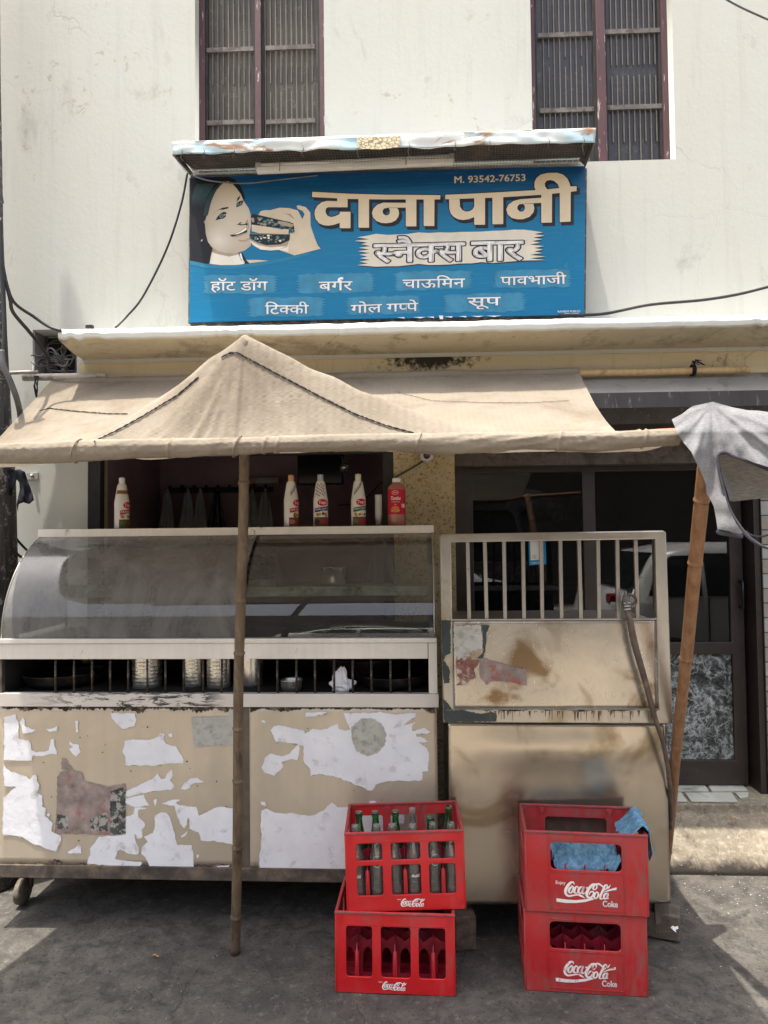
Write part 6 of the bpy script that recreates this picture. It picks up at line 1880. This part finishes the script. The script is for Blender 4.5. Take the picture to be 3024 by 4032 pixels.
    if kind == 'B':
        k = lw / 1659
        def T_(s_, x0, y0, x1, y1, h_, off):
            V, F_ = glyph(s_, off); xs = [v[0] for v in V]; a, b_ = min(xs), max(xs)
            lg.tris([(lx + k * (x0 + (x1 - x0) * (v[0] - a) / (b_ - a)), k * (y0 + (y1 - y0) * (v[0] - a) / (b_ - a) - v[1] * h_ / .72)) for v in V], F_, PM)
        if not worn: T_('Enjoy', 175, 138, 385, 138, 72, .01)
        T_('Coke', 1172, 578, 1495, 578, 130, .035)
    else:
        k = lw / 1659
        V, F_ = glyph('Enjoy', .01)
        lg.tris([(lx + .018 + v[0] * .0062, .010 - v[1] * .006) for v in V], F_, PM)
    lg.build('logo', t, local=True)
    return t
PRINTX = flat('worn_white_print', (.78, .74, .72), .5, wear=(.555, (.46, .04, .05, 1)))
def rz_of(a, b_): return math.atan2(b_.y - a.y, b_.x - a.x)
# lower left
pa, pb_ = onz(1322, 3905, 0), onz(1793, 3922, 0)
k1 = crate('bottle_crate', 'empty red crate with three tall openings at the bottom of the left stack', 'A', REDA, (pa + pb_) / 2, (0, 0, rz_of(pa, pb_)), bar=False)
pc1, pd1 = onz(1366, 3588, CHt), onz(1836, 3585, CHt)
k2 = crate('bottle_crate', 'bright red crate full of glass bottles on top of the left stack', 'A', REDA, (pc1 + pd1) / 2 + Vector((0, 0, .002)), (R(1.5), R(-1.3), rz_of(pc1, pd1)), bar=True)
pa, pb_ = onz(2071, 3897, 0), onz(2549, 3925, 0)
k3 = crate('bottle_crate', 'scuffed red crate with worn logo at the bottom of the right stack', 'B', REDB, (pa + pb_) / 2, (0, 0, rz_of(pa, pb_)), worn=True)
pa2, pb2 = onz(2076, 3586, CHt), onz(2550, 3611, CHt)
k4 = crate('bottle_crate', 'scuffed red crate with blue cloths inside on top of the right stack', 'B', REDB, (pa2 + pb2) / 2 + Vector((0, 0, .001)), (0, 0, rz_of(pa2, pb2)))

# bottles in the upper left crate
def bottle(px_i, row, mat, label, tall=1.0, prints=None):
    cwx, cwy = (CWd - .016) / 6, (CDp - .014) / 4
    p = wm(k2) @ Vector((-CWd / 2 + .008 + (px_i + .5) * cwx, .007 + (row + .5) * cwy, .012))
    t = thing('glass_bottle', label, 'bottle', p, (k2.rotation_euler.x + rnd.uniform(-.02, .02), k2.rotation_euler.y + rnd.uniform(-.025, .025), rnd.uniform(-.3, .3)), 'glass bottles in the top left crate')
    h = .245 * tall; r = .0275; k0 = 1.125
    prof = [(0, 0), (r * .85, 0), (r, .006), (r * 1.0, .05), (r * .93, .075), (r * .96, .095), (r, .125), (r * .92, .150), (r * .62, .185), (r * .46, .21), (r * .43, .225), (r * .50, .229), (r * .52, .236), (r * .46, .240), (r * .46, .245), (r * .36, .245)]
    prof = [(a, b_ * tall * k0) for a, b_ in prof]
    MB().lathe(prof, n=20).build('bottle_glass', mat, t, local=True)
    if prints:
        for f_ in prints:
            f_(t, r, tall)
    return t
def cc_print(t, r, k):
    mb = MB()
    w = MB()
    class WP2(Print):
        def lift(s, mat): return Vector((0, 0, 0))
    def place(x, y):
        a = x / r; return Vector(((r + .0008) * math.sin(a), -(r + .0008) * math.cos(a), .112 - y))
    lg = WP2(place, (0, -1, 0)); script_logo(lg, -.024, 0, .05, PRINTW, False); lg.build('bottle_print', t, local=True)
LIMG = fs('bottle_label_green', 30, 100, 70); LIMR = fs('bottle_label_red', 190, 40, 50)
def limca_print(t, r, k):
    z0 = .155
    mb = MB()
    def wr(x, z, q): a = x / r; rr_ = r * (.95 if z < .15 else .93 - (z - .15) * 6) + .0012 + q * .0003; return Vector((rr_ * math.sin(a), -rr_ * math.cos(a), z))
    mats = [LBLW, LIMG, LIMR]
    def disc_(rx, rz_, q, mi, zc=z0): mb.add(*ringdisc(lambda a, b_: wr(a, b_, q), 0, zc, rx, rz_, 20, 4), mi)
    disc_(.019, .020, 0, 0); disc_(.0155, .0165, 1, 1)
    mb.add([wr(x, z0 + (.0062 if s_ else -.0062) + .002 * math.cos(x * 90), 2) for s_ in (0, 1) for x in np.linspace(-.018, .018, 9)], [(i, i + 1, 10 + i, 9 + i) for i in range(8)], 0)
    mb.add([wr(x, z0 + (.005 if s_ else -.005) + .002 * math.cos(x * 90), 3) for s_ in (0, 1) for x in np.linspace(-.0185, .0185, 9)], [(i, i + 1, 10 + i, 9 + i) for i in range(8)], 2)
    V, F_ = glyph('Limca', .02); b_ = max(v[0] for v in V)
    mb.add([wr(-.014 + .028 * v[0] / b_, z0 - .0025 + v[1] * .010, 4) for v in V], F_, 0)
    mb.build('bottle_print', mats, t, local=True)
fr_l = ['leftmost', 'second', 'third', 'fourth', 'fifth', 'rightmost']
for i in range(6):
    bottle(i, 0, BOTC, f'clear glass bottle, {fr_l[i]} in the front row of the full crate' if i in (0, 5) else f'clear glass bottle, {fr_l[i]} from left in the front row of the full crate', 1.0,
           [cc_print] if i in (0, 3) else ([limca_print] if i in (1, 4) else None))
bk = [(0, BOTG, .99), (1, BOTG, .99), (2, BOTG, .99), (3, BOTC, 1.02), (4, BOTG, .90), (5, BOTG, 1.03)]
for i, mt, k in bk:
    cn = 'green' if mt is BOTG else 'clear'
    sh_ = 'short ' if k < 1 else ''
    bottle(i, 2, mt, f'{sh_}{cn} glass bottle, {fr_l[i]} in the back row of the full crate' if i in (0, 5) else f'{sh_}{cn} glass bottle, {fr_l[i]} from left in the back row of the full crate', k)
# blue cloths in the upper right crate
H4 = wm(k4)
cl1 = thing('blue_cloth', 'blue wiping cloth crumpled on the dividers inside the upper right crate', 'cloth', H4 @ Vector((0, .09, .16)))
def cl_fn(u, v):
    x = -.108 + .228 * u; y = .020 + .13 * v + .018 * nz(u * 4, v * 4)
    z = .166 + .040 * (1 - abs(nz(u * 2.4 + v, v * 2.2, .7)) * 2.4) * .6 + .030 * (1 - abs(nz(u * 5 - v * 3, v * 4.5, 3.1)) * 3) * .6 + .012 * (1 - abs(nz(u * 13 + v * 5, v * 9, 5.1)) * 3) * .5 + .030 * math.sin(math.pi * v) * math.sin(math.pi * (u * .8 + .15))
    z -= .020 * (1 - u) * (v < .2) ; x += .02 * nz(v * 5, 3) - .012 * nz(u * 9, v * 9)
    if v < .22: z -= (.22 - v) * (.10 + .16 * math.sin(math.pi * u) + .15 * nz(u * 3.3, 2.2))
    return H4 @ Vector((x, y, z))
MB().grid(cl_fn, 110, 60).build('cloth_fabric', BLUEC, cl1, solid=.002)
cl2 = thing('blue_cloth', 'blue wiping cloth draped over the right rim of the upper right crate', 'cloth', H4 @ Vector((.2, .1, .277)))
def cl2_fn(u, v):
    # runs over the rim from inside to outside
    s_ = -.09 + .24 * u
    e = .010 * nz(u * 5, v * 4, 1.7) + .004 * math.sin(v * 26 + u * 6)
    wv = (.5 - v) * (.155 - .07 * max(0, u - .5) * 2 + .02 * nz(u * 6, 2.5))
    yy = .085 - wv + .012 * nz(u * 4, 8)
    if s_ < 0: x, z = .196 + s_ * .75, CHt + .012 - (-s_) ** 1.2 * .75 + .018 * math.exp(-(s_ / .03) ** 2)
    elif s_ < .022: x, z = .196 + s_, CHt + .014 + .016 * math.cos(s_ / .022 * 1.5)
    else: x, z = .218 + .004 * math.sin(u * 9), CHt + .012 - (s_ - .022) * .92
    return H4 @ Vector((x + e * .5 + (.008 if s_ > .02 else 0), yy, z + e * (1 if s_ < .03 else .2)))
MB().grid(cl2_fn, 60, 34).build('cloth_fabric', BLUEC, cl2, solid=.002)

# ================================================================== KIOSK INSIDE
KY = 4.55
def kp(px, py, Y=KY): return at(px, py, Y)
hr = thing('hook_rail', 'black hook rail on the mauve kiosk wall', 'rack', kp(840, 1928))
a, b_ = kp(632, 1928), kp(1062, 1926)
MB().box(a.x, b_.x, KY + .1, KY + .12, a.z - .018, a.z + .018).build('rail', BLACK, hr)
for i in range(9):
    x = a.x + (b_.x - a.x) * (i + .5) / 9
    MB().tube([(x, KY + .1, a.z + .02), (x, KY + .06, a.z + .03), (x, KY + .045, a.z + .015), (x, KY + .06, a.z - .01), (x, KY + .08, a.z)], .005, 6).build('hook', BLACK, hr)
BAGW = simple('hanging_bag_plastic', (.42, .45, .44), .4, 0, .2, 9, .3)
BAGK = simple('black_bag_plastic', (.02, .02, .03), .3, 0, .2, 9, .3)
for px, w, h, mt, lab in ((655, .13, .20, BAGW, 'pale carrier bag hanging first from the left on the hook rail'), (735, .14, .22, BAGW, 'pale carrier bag hanging second on the hook rail'), (785, .12, .21, BAGW, 'pale carrier bag hanging third on the hook rail'),
                          (850, .15, .24, BAGK, 'black carrier bag hanging on the hook rail left of the grey pole'), (990, .12, .22, BAGW, 'pale carrier bag hanging just right of the grey pole'), (1040, .15, .23, BAGW, 'pale carrier bag hanging last on the right of the hook rail')):
    p = kp(px, 1935, KY + .04); t = thing('carrier_bag', lab, 'bag', p)
    h *= 1.35
    MB().grid(lambda u, v, w=w, h=h: ((u - .5) * w * (.12 + .88 * v ** .8), .02 * math.sin(u * 14 + v * 3), -h * v - .02 * math.sin(u * 5)), 16, 12).build('bag_body', mt, t, local=True, solid=.001)
bxs = thing('cardboard_box', 'long printed foil box on the wall above the hook rail', 'box', kp(1020, 1900))
MB().box(kp(925, 1900).x, kp(1090, 1900).x, KY + .05, KY + .12, kp(1, 1915).z, kp(1, 1892).z).build('carton', simple('yellow_grey_carton', (.22, .17, .08), .5, 0, .3, 30, .1, 40, .001, (.25, .25, .25, 1), 6, .5, .55), bxs)
tv = thing('television', 'black flat television screen high inside the kiosk', 'television', kp(1310, 1840, 4.3))
MB().box(kp(1170, 1800, 4.3).x, kp(1350, 1800, 4.3).x, 4.3, 4.36, kp(1, 1925, 4.3).z, kp(1, 1770, 4.3).z).build('screen', simple('black_gloss', (.008, .009, .014), .15, 0, .1, 4, 0), tv, bevel=.01)
sp2 = thing('spotlight', 'small round chrome spotlight hanging inside the kiosk', 'lamp', kp(1360, 1842, 3.9))
p = kp(1359, 1843, 3.9)
MB().lathe([(0, 0), (.026, 0), (.031, -.006), (.028, -.012), (.02, -.05), (0, -.055)], (p.x, p.y, p.z), 20, axis='Y').build('lamp_head', simple('speckled_chrome', (.5, .5, .5), .2, .9, .5, 60, .6), sp2)
MB().tube([(p.x - .01, p.y + .02, p.z + .03), (p.x - .02, p.y + .03, p.z + .07)], .006, 6).build('bracket', IRON, sp2)
wc = thing('wall_cable', 'thin loose cable drooping inside the kiosk on the right', 'cable', kp(1480, 1950, 4.4))
MB().tube([Vector(q_) for q_ in catmull([tuple(kp(*q_)) for q_ in ((1330, 1990, 4.4), (1420, 1975, 4.3), (1500, 1900, 4.1), (1545, 1860, 3.9))], 8)], .004, 6).build('cable', RUBBER, wc)
# kiosk frame posts
kf = thing('kiosk_frame', 'dark wooden frame round the kiosk opening', 'frame', (kx[0], WY, 1))
MB().box(kx[0] + .001, at(396, 1900, WY).x, WY - .004, WY + .05, 1.001, kz[1] - .001).build('post', BLACK, kf, bevel=.003)
MB().box(at(1507, 1900, WY).x, kx[1] - .001, WY - .004, WY + .05, 1.001, kz[1] - .001).build('post', BLACK, kf, bevel=.003)
MB().box(at(396, 1900, WY).x, at(1507, 1900, WY).x, WY, WY + .05, kz[1] - .05, kz[1] - .001).build('top_rail', BLACK, kf)
# surveillance dome
cd = thing('security_camera', 'small white dome camera on the mossy pillar', 'camera', at(1680, 1795, WY - .03))
p = at(1680, 1795, WY - .02)
MB().lathe([(.034, 0), (.034, -.012), (.028, -.026), (.018, -.032)], (p.x, p.y + .016, p.z), 24, axis='Y').build('housing', flat('dome_white', (.50, .49, .46), .4), cd)
MB().lathe([(.018, 0), (.015, -.008), (.008, -.013), (0, -.015)], (p.x, p.y - .016, p.z), 18, axis='Y').build('lens', simple('dark_lens', (.05, .01, .015), .08, 0, .1, 9, 0), cd)
MB().tube([Vector(q_) for q_ in catmull([tuple(at(*q_)) for q_ in ((1665, 1815, WY - .02), (1640, 1832, WY - .015), (1600, 1855, WY - .015), (1556, 1880, WY - .01))], 8)], .004, 6).build('cable', RUBBER, cd)

# ================================================================== LEFT: POLE, CABLES, PIPE, RAG
PY_ = 3.32
def pedge(px, py, r): p = at(px, py, PY_); return Vector((p.x - r, PY_, p.z))
def mat_epole():
    m = MT('tarred_pole')
    c = m.mix(m.ramp(m.noise(6, 7, .7, m.mapping((2, 2, .5))), .3, .7), (.02, .018, .02, 1), (.075, .068, .07, 1))
    k = m.ramp(m.noise(13, 8, .75, m.mapping((1, 1, 1.5)), .8), .56, .58)
    sx = m.n('ShaderNodeSeparateXYZ'); m.l(m.co, sx.inputs[0])
    c = m.mix(m.math('MULTIPLY', k, m.ramp(sx.outputs[2], 1.3, 1.7, (1, 1, 1, 1), (0, 0, 0, 1))), c, (.30, .28, .26, 1))
    return m.bsdf(c, .6, 0, m.bump(m.noise(14, 6, .6, m.mapping((3, 3, .5))), .9, .02))
ep = thing('utility_pole', 'dark tarred utility pole with poster scraps at the left edge', 'pole', (pedge(60, 2400, .11).x, PY_, 0))
MB().tube([Vector((pedge(66, 2400, .12).x, PY_, 0)), pedge(60, 2350, .12), pedge(50, 1900, .115), pedge(36, 1700, .11), pedge(16, 1300, .10), pedge(2, 900, .095), pedge(-8, 300, .09), pedge(-14, -400, .085)], [.13, .12, .115, .11, .10, .095, .09, .085], 20).build('pole_shaft', mat_epole(), ep)
def cable(pts, r, label, mat=RUBBER, Y=3.2, name='cable', k=10):
    P = [Vector(q_) for q_ in catmull([tuple(at(q_[0], q_[1], q_[2] if len(q_) > 2 else Y)) for q_ in pts], k)]
    t = MB().tube(P, r, 8).build(name, mat)
    return tag(t, label, 'cable')
cable([(-10, 850, 3.15), (8, 1020, 3.16), (30, 1130, 3.18), (60, 1195, 3.2), (130, 1245, 3.3), (190, 1285, 3.33), (240, 1302, 3.335)], .0075, 'black cable curving from the utility pole to the ledge end')
cable([(20, 1100, 3.16), (40, 1180, 3.18), (52, 1230, 3.2), (110, 1300, 3.3), (150, 1350, 3.4), (190, 1410, 3.5), (220, 1455, 3.55)], .0085, 'thick black cable running down into the ring ventilator')
cable([(0, 860, 3.14), (4, 1000, 3.14), (12, 1150, 3.15), (18, 1300, 3.15), (12, 1430, 3.15)], .010, 'thick cable hugging the utility pole')
cable([(5, 1380, 3.13), (14, 1440, 3.13), (40, 1500, 3.15), (66, 1570, 3.2), (80, 1640, 3.3), (78, 1720, 3.3)], .014, 'thick grey cable bowing out from the pole behind the awning', CABG)
cable([(738, 682, 3.48), (715, 800, 3.5), (672, 940, 3.52), (620, 1060, 3.54), (555, 1180, 3.56), (500, 1245, 3.56), (455, 1290, 3.5)], .0055, 'dark cable sagging from the sign canopy down to the ledge')
cable([(2200, 1242, 3.42), (2310, 1240, 3.42), (2400, 1232, 3.42), (2560, 1200, 3.42), (2760, 1182, 3.42), (2900, 1160, 3.42), (3030, 1128, 3.4), (3300, 1060, 3.35)], .0075, 'black cable rising to the right above the ledge')
cable([(2800, -40, 2.6), (2900, 20, 2.6), (3030, 80, 2.6), (3300, 200, 2.6)], .0035, 'thin overhead wire crossing the top right corner', CABG)
cable([(752, 690, 3.3), (830, 712, 3.35), (960, 722, 3.42), (1080, 710, 3.42), (1250, 690, 3.44)], .0035, 'pale thin wire drooping under the sign canopy', CABG)
cable([(-5, 715, 3.2), (6, 760, 3.2), (12, 800, 3.2)], .004, 'short stub of black wire at the left edge')
cable([(55, 2110, 3.35), (80, 2140, 3.4), (105, 2165, 3.45), (125, 2180, 3.5)], .006, 'black cable looping from the pole foot to the cart')
cable([(57, 2150, 3.3), (66, 2180, 3.32), (95, 2198, 3.4), (120, 2200, 3.5)], .007, 'second black cable from the pole foot to the cart')
wn = thing('wire_tangle', 'tangle of dusty wires in front of the ring ventilator', 'wires', at(230, 1420, 3.5))
for i in range(12):
    y0 = rr.uniform(1395, 1450)
    pts = [(rr.uniform(120, 160), rr.uniform(1400, 1450), 3.55), (rr.uniform(160, 210), y0 + rr.uniform(-20, 20), 3.52), (rr.uniform(200, 250), y0 + rr.uniform(-30, 30), 3.5), (rr.uniform(240, 285), rr.uniform(1400, 1470), 3.53)]
    MB().tube([Vector(q_) for q_ in catmull([tuple(at(*q_)) for q_ in pts], 7)], rr.uniform(.002, .004), 5).build('wire', [CABG, RUBBER][i % 2], wn)
pv = thing('pvc_pipe', 'old pale pipe with torn end below the ring ventilator', 'pipe', at(150, 1480, 3.5))
MB().tube([at(92, 1488, 3.5), at(230, 1484, 3.5), at(420, 1482, 3.54)], .017, 12).build('pipe', PVC, pv)
MB().tube([at(20, 1470, 3.5), at(90, 1466, 3.52), at(150, 1466, 3.54)], .010, 8).build('thin_pipe', PVC, pv)
for i in range(5):
    MB().tube([at(135 + 4 * i, 1480, 3.47), at(140 + rr.uniform(-8, 8), 1520, 3.46), at(142 + rr.uniform(-10, 10), 1540 + 12 * i, 3.46)], .003, 5).build('rag_strand', RAG, pv)
jp = thing('wall_plate', 'small steel plate with a round bolt on the white wall', 'bracket', at(127, 1873, WY - .01))
MB().hexa([at(100, 1889, WY - .008), at(148, 1888, WY - .008), at(148, 1860, WY - .008), at(100, 1862, WY - .008)], (0, .008, 0)).build('plate', simple('plate_grey', (.42, .41, .39), .5, .3, .1, 20, .1), jp, bevel=.001)
MB().lathe([(0, -.016), (.008, -.014), (.010, 0)], at(128, 1874, WY - .006), 14, axis='Y').build('bolt', TINM, jp)
rg = thing('black_rag', 'torn black rag hanging beside the utility pole', 'rag', at(95, 1900, 3.35))
RP = [(30, 1842), (60, 1850), (80, 1848), (98, 1858), (108, 1890), (130, 1950), (134, 1968), (115, 1985), (92, 1978), (74, 1985), (70, 2014), (66, 1990), (68, 1968), (78, 1930), (76, 1900), (66, 1888), (52, 1920), (46, 1950), (20, 1960), (10, 1850)]
def sheet2(poly, Y, amp, mat, name, par, step=6): return sheet(poly, lambda a, b_: Y + amp * nz(a * .05, b_ * .02), step).build(name, mat, par, solid=.001)
sheet2(RP, 3.30, .03, RAG, 'rag_cloth', rg)
nb2 = thing('ledge_scrap', 'small black scrap lying on the ledge left of the signboard', 'scrap', at(350, 1285, 3.38))
MB().hexa([at(335, 1290, 3.38), at(364, 1290, 3.38), at(363, 1278, 3.38), at(337, 1279, 3.38)], (0, .02, 0)).build('scrap', BLACK, nb2)

# things seen through the left door leaf
cw = thing('draped_garment', 'dark garment hanging on a rod behind the door glass', 'garment', at(2130, 2030, 4.3))
sheet2([(2008, 1985), (2060, 1976), (2160, 1980), (2258, 1975), (2256, 2045), (2200, 2050), (2150, 2072), (2100, 2050), (2052, 2050), (2080, 2090), (2050, 2085), (2020, 2020)], 4.3, .05, simple('garment_cloth', (.30, .30, .30), .9, 0, .5, 12, .3), 'garment_cloth', cw, 9)
lgp = Print(lambda x, y: at(x, y, DY + .742), (0, -1, 0))
k_ = 640 / 1659
script_logo(lgp, 1690, 2200, 470, fs('cooler_script', 170, 200, 205), False)
lgp.build('cooler_script', bld)

# ================================================================== LITTER on the ground
m = MB()
def ground_z(x, y):
    if y < Y0 or x < .35: return .001
    pr_ = STEPP
    for i in range(len(pr_) - 1):
        if pr_[i][0] <= y <= pr_[i + 1][0]:
            t = (y - pr_[i][0]) / (pr_[i + 1][0] - pr_[i][0]); return pr_[i][1] + (pr_[i + 1][1] - pr_[i][1]) * t + .006
    return ZT + .006
for i in range(900):
    if i < 480: x, y = rr.gauss(1.75, .30), 3.20 + abs(rr.gauss(0, .12)) * (1 if rr.random() < .6 else -1)
    else: x, y = rr.uniform(-1.9, 2.2), rr.uniform(1.9, 3.25)
    if .3 < x < 1.2 and y > 3.2: continue
    s_ = rr.uniform(.0008, .0032) * (1 if i < 480 else .6); a = rr.uniform(0, 3.14); z_ = ground_z(x, y)
    q_ = [Vector((x + s_ * math.cos(a + k * 1.57) * (1.8 if k % 2 else .7), y + s_ * math.sin(a + k * 1.57), z_ + rr.uniform(0, .002))) for k in range(4)]
    m.poly(q_, 0 if rr.random() < .8 else 1)
LW = simple('white_crumbs', (.42, .40, .35), .9, 0, .1, 30, 0); LB = simple('dark_crumbs', (.05, .04, .035), .9, 0, .1, 30, 0)
lt = m.build('litter_crumbs', [LW, LB]); tag(lt, 'white crumbs and flecks scattered over the concrete', 'litter', kind='stuff')
for px, py, s_, mt, lab in ((613, 3768, .012, (.55, .30, .08, 1), 'tiny orange peel strip on the concrete left of the pole foot'), (2895, 3224, .014, (.55, .38, .10, 1), 'small yellow leaf on the sunlit doorstep')):
    p = onz(px, py, 0) if py > 3444 else onz(px, py, .19)
    o = MB().grid(lambda u, v: Vector((p.x + (u - .5) * s_ * 2, p.y + (v - .5) * s_ * .7, p.z + .006 + .004 * math.sin(u * 5))), 6, 3).build('leaf' if py < 3444 else 'peel', simple('orange_scrap', mt[:3], .7, 0, .2, 20, 0))
    tag(o, lab, 'scrap')

# ================================================================== CARS beside the viewer (seen in the door glass)
def car(loc, rz, label):
    t = thing('parked_car', label, 'car', loc, (0, 0, rz), 'small white cars parked in the lane')
    CARW = CARM
    # side profile, x forward 0..3.6, z up; body as lofted sections
    prof = [(0.0, .35, .72), (.06, .28, .95), (.25, .24, 1.02), (.55, .22, 1.42), (1.0, .22, 1.50), (1.9, .22, 1.50), (2.35, .22, 1.32), (2.8, .22, .98), (3.3, .24, .86), (3.55, .30, .70), (3.6, .38, .6)]
    m = MB(); W_ = .74
    def sec(x, z0, z1):
        zb_ = min(z1, .95)
        pts = [(-W_ * .92, z0), (-W_, z0 + .12), (-W_ * 1.01, (z0 + zb_) / 2), (-W_, zb_ - .04)]
        if z1 > 1.0: pts += [(-W_ * .86, z1 - .10), (-W_ * .74, z1)]
        else: pts += [(-W_ * .95, z1 - .02), (-W_ * .8, z1)]
        return [(x, y, z) for y, z in pts] + [(x, -y, z) for y, z in pts[::-1]]
    S_ = [sec(*p) for p in prof]; n = len(S_[0]); V = [v for s_ in S_ for v in s_]
    F_ = [(i * n + k, (i + 1) * n + k, (i + 1) * n + (k + 1) % n, i * n + (k + 1) % n) for i in range(len(S_) - 1) for k in range(n)]
    m.add(V, F_, 0, True); m.add(V, [tuple(range(n)), tuple((len(S_) - 1) * n + k for k in range(n))[::-1]])
    m.build('body', CARW, t, local=True, bevel=0)
    for s_ in (-1, 1):
        for q_ in ([(.42, .98), (.95, .98), (.95, 1.38), (.68, 1.38), (.5, 1.2)], [(1.0, .98), (1.75, .98), (1.75, 1.40), (1.0, 1.40)], [(1.82, .98), (2.62, .98), (2.2, 1.30), (1.95, 1.38), (1.82, 1.38)]):
            P = [(x, s_ * (W_ + .008 - max(0, (z - .95)) * .25), z) for x, z in q_]
            MB().poly(P if s_ < 0 else P[::-1]).build('window', DARKGLASS, t, local=True, solid=.004)
        MB().box(.6, 3.0, s_ * W_ - .01, s_ * W_ + .012, .26, .34).build('sill', RUBBER, t, local=True)
        MB().tube([(1.55, s_ * (W_ + .012), .84), (1.7, s_ * (W_ + .03), .85), (1.82, s_ * (W_ + .012), .84)], .012, 6).build('door_handle', CARW, t, local=True)
        MB().box(1.0, 1.012, s_ * W_ * 1.012 - .004, s_ * W_ * 1.012 + .004, .35, .96).build('door_seam', RUBBER, t, local=True)
        MB().box(.05, .16, s_ * .62 - .09, s_ * .62 + .09, .78, 1.0).build('tail_light', fs('tail_red', 170, 20, 30, rough=.2), t, local=True, bevel=.02)
        MB().box(3.42, 3.56, s_ * .55 - .13, s_ * .55 + .13, .62, .76).build('headlight', simple('lamp_glass', (.5, .5, .5), .1, .3, .1, 5, 0), t, local=True, bevel=.03)
        for x in (.62, 2.95):
            w = MB().lathe([(.18, -.09), (.285, -.09), (.295, 0), (.285, .09), (.18, .09)], (x, s_ * (W_ - .07), .295), 24, axis='Y').build('wheel', RUBBER, t, local=True)
            MB().lathe([(0, -.05), (.17, -.06), (.18, .04), (0, .05)], (x, s_ * (W_ - .02), .295), 20, axis='Y').build('rim', simple('wheel_silver', (.4, .4, .4), .4, .7, .1, 5, 0), t, local=True)
    P = [(2.40, -.58, 1.30), (2.40, .58, 1.30), (2.82, .66, .99), (2.82, -.66, .99)]
    MB().poly([(x + .012, y, z + .012) for x, y, z in P]).build('windscreen', DARKGLASS, t, local=True, solid=.004)
    P = [(.26, -.62, 1.04), (.26, .62, 1.04), (.55, .52, 1.40), (.55, -.52, 1.40)]
    MB().poly([(x - .012, y, z + .008) for x, y, z in P]).build('rear_screen', DARKGLASS, t, local=True, solid=.004)
    return t
CARM = simple('white_car_paint', (.72, .72, .70), .25, 0, .03, 3, 0); DARKGLASS = simple('tinted_car_glass', (.015, .018, .02), .08, 0, .1, 3, 0)
# mirror positions: the car on the right stands close beside the photographer, the other one beyond
car((1.95, -.05, 0), 0.0, 'small white hatchback parked to the right of the viewer, seen mirrored in the door')
car((-1.75, -2.9, 0), 0.0, 'small white hatchback parked behind the viewer, mirrored behind the gate bars')
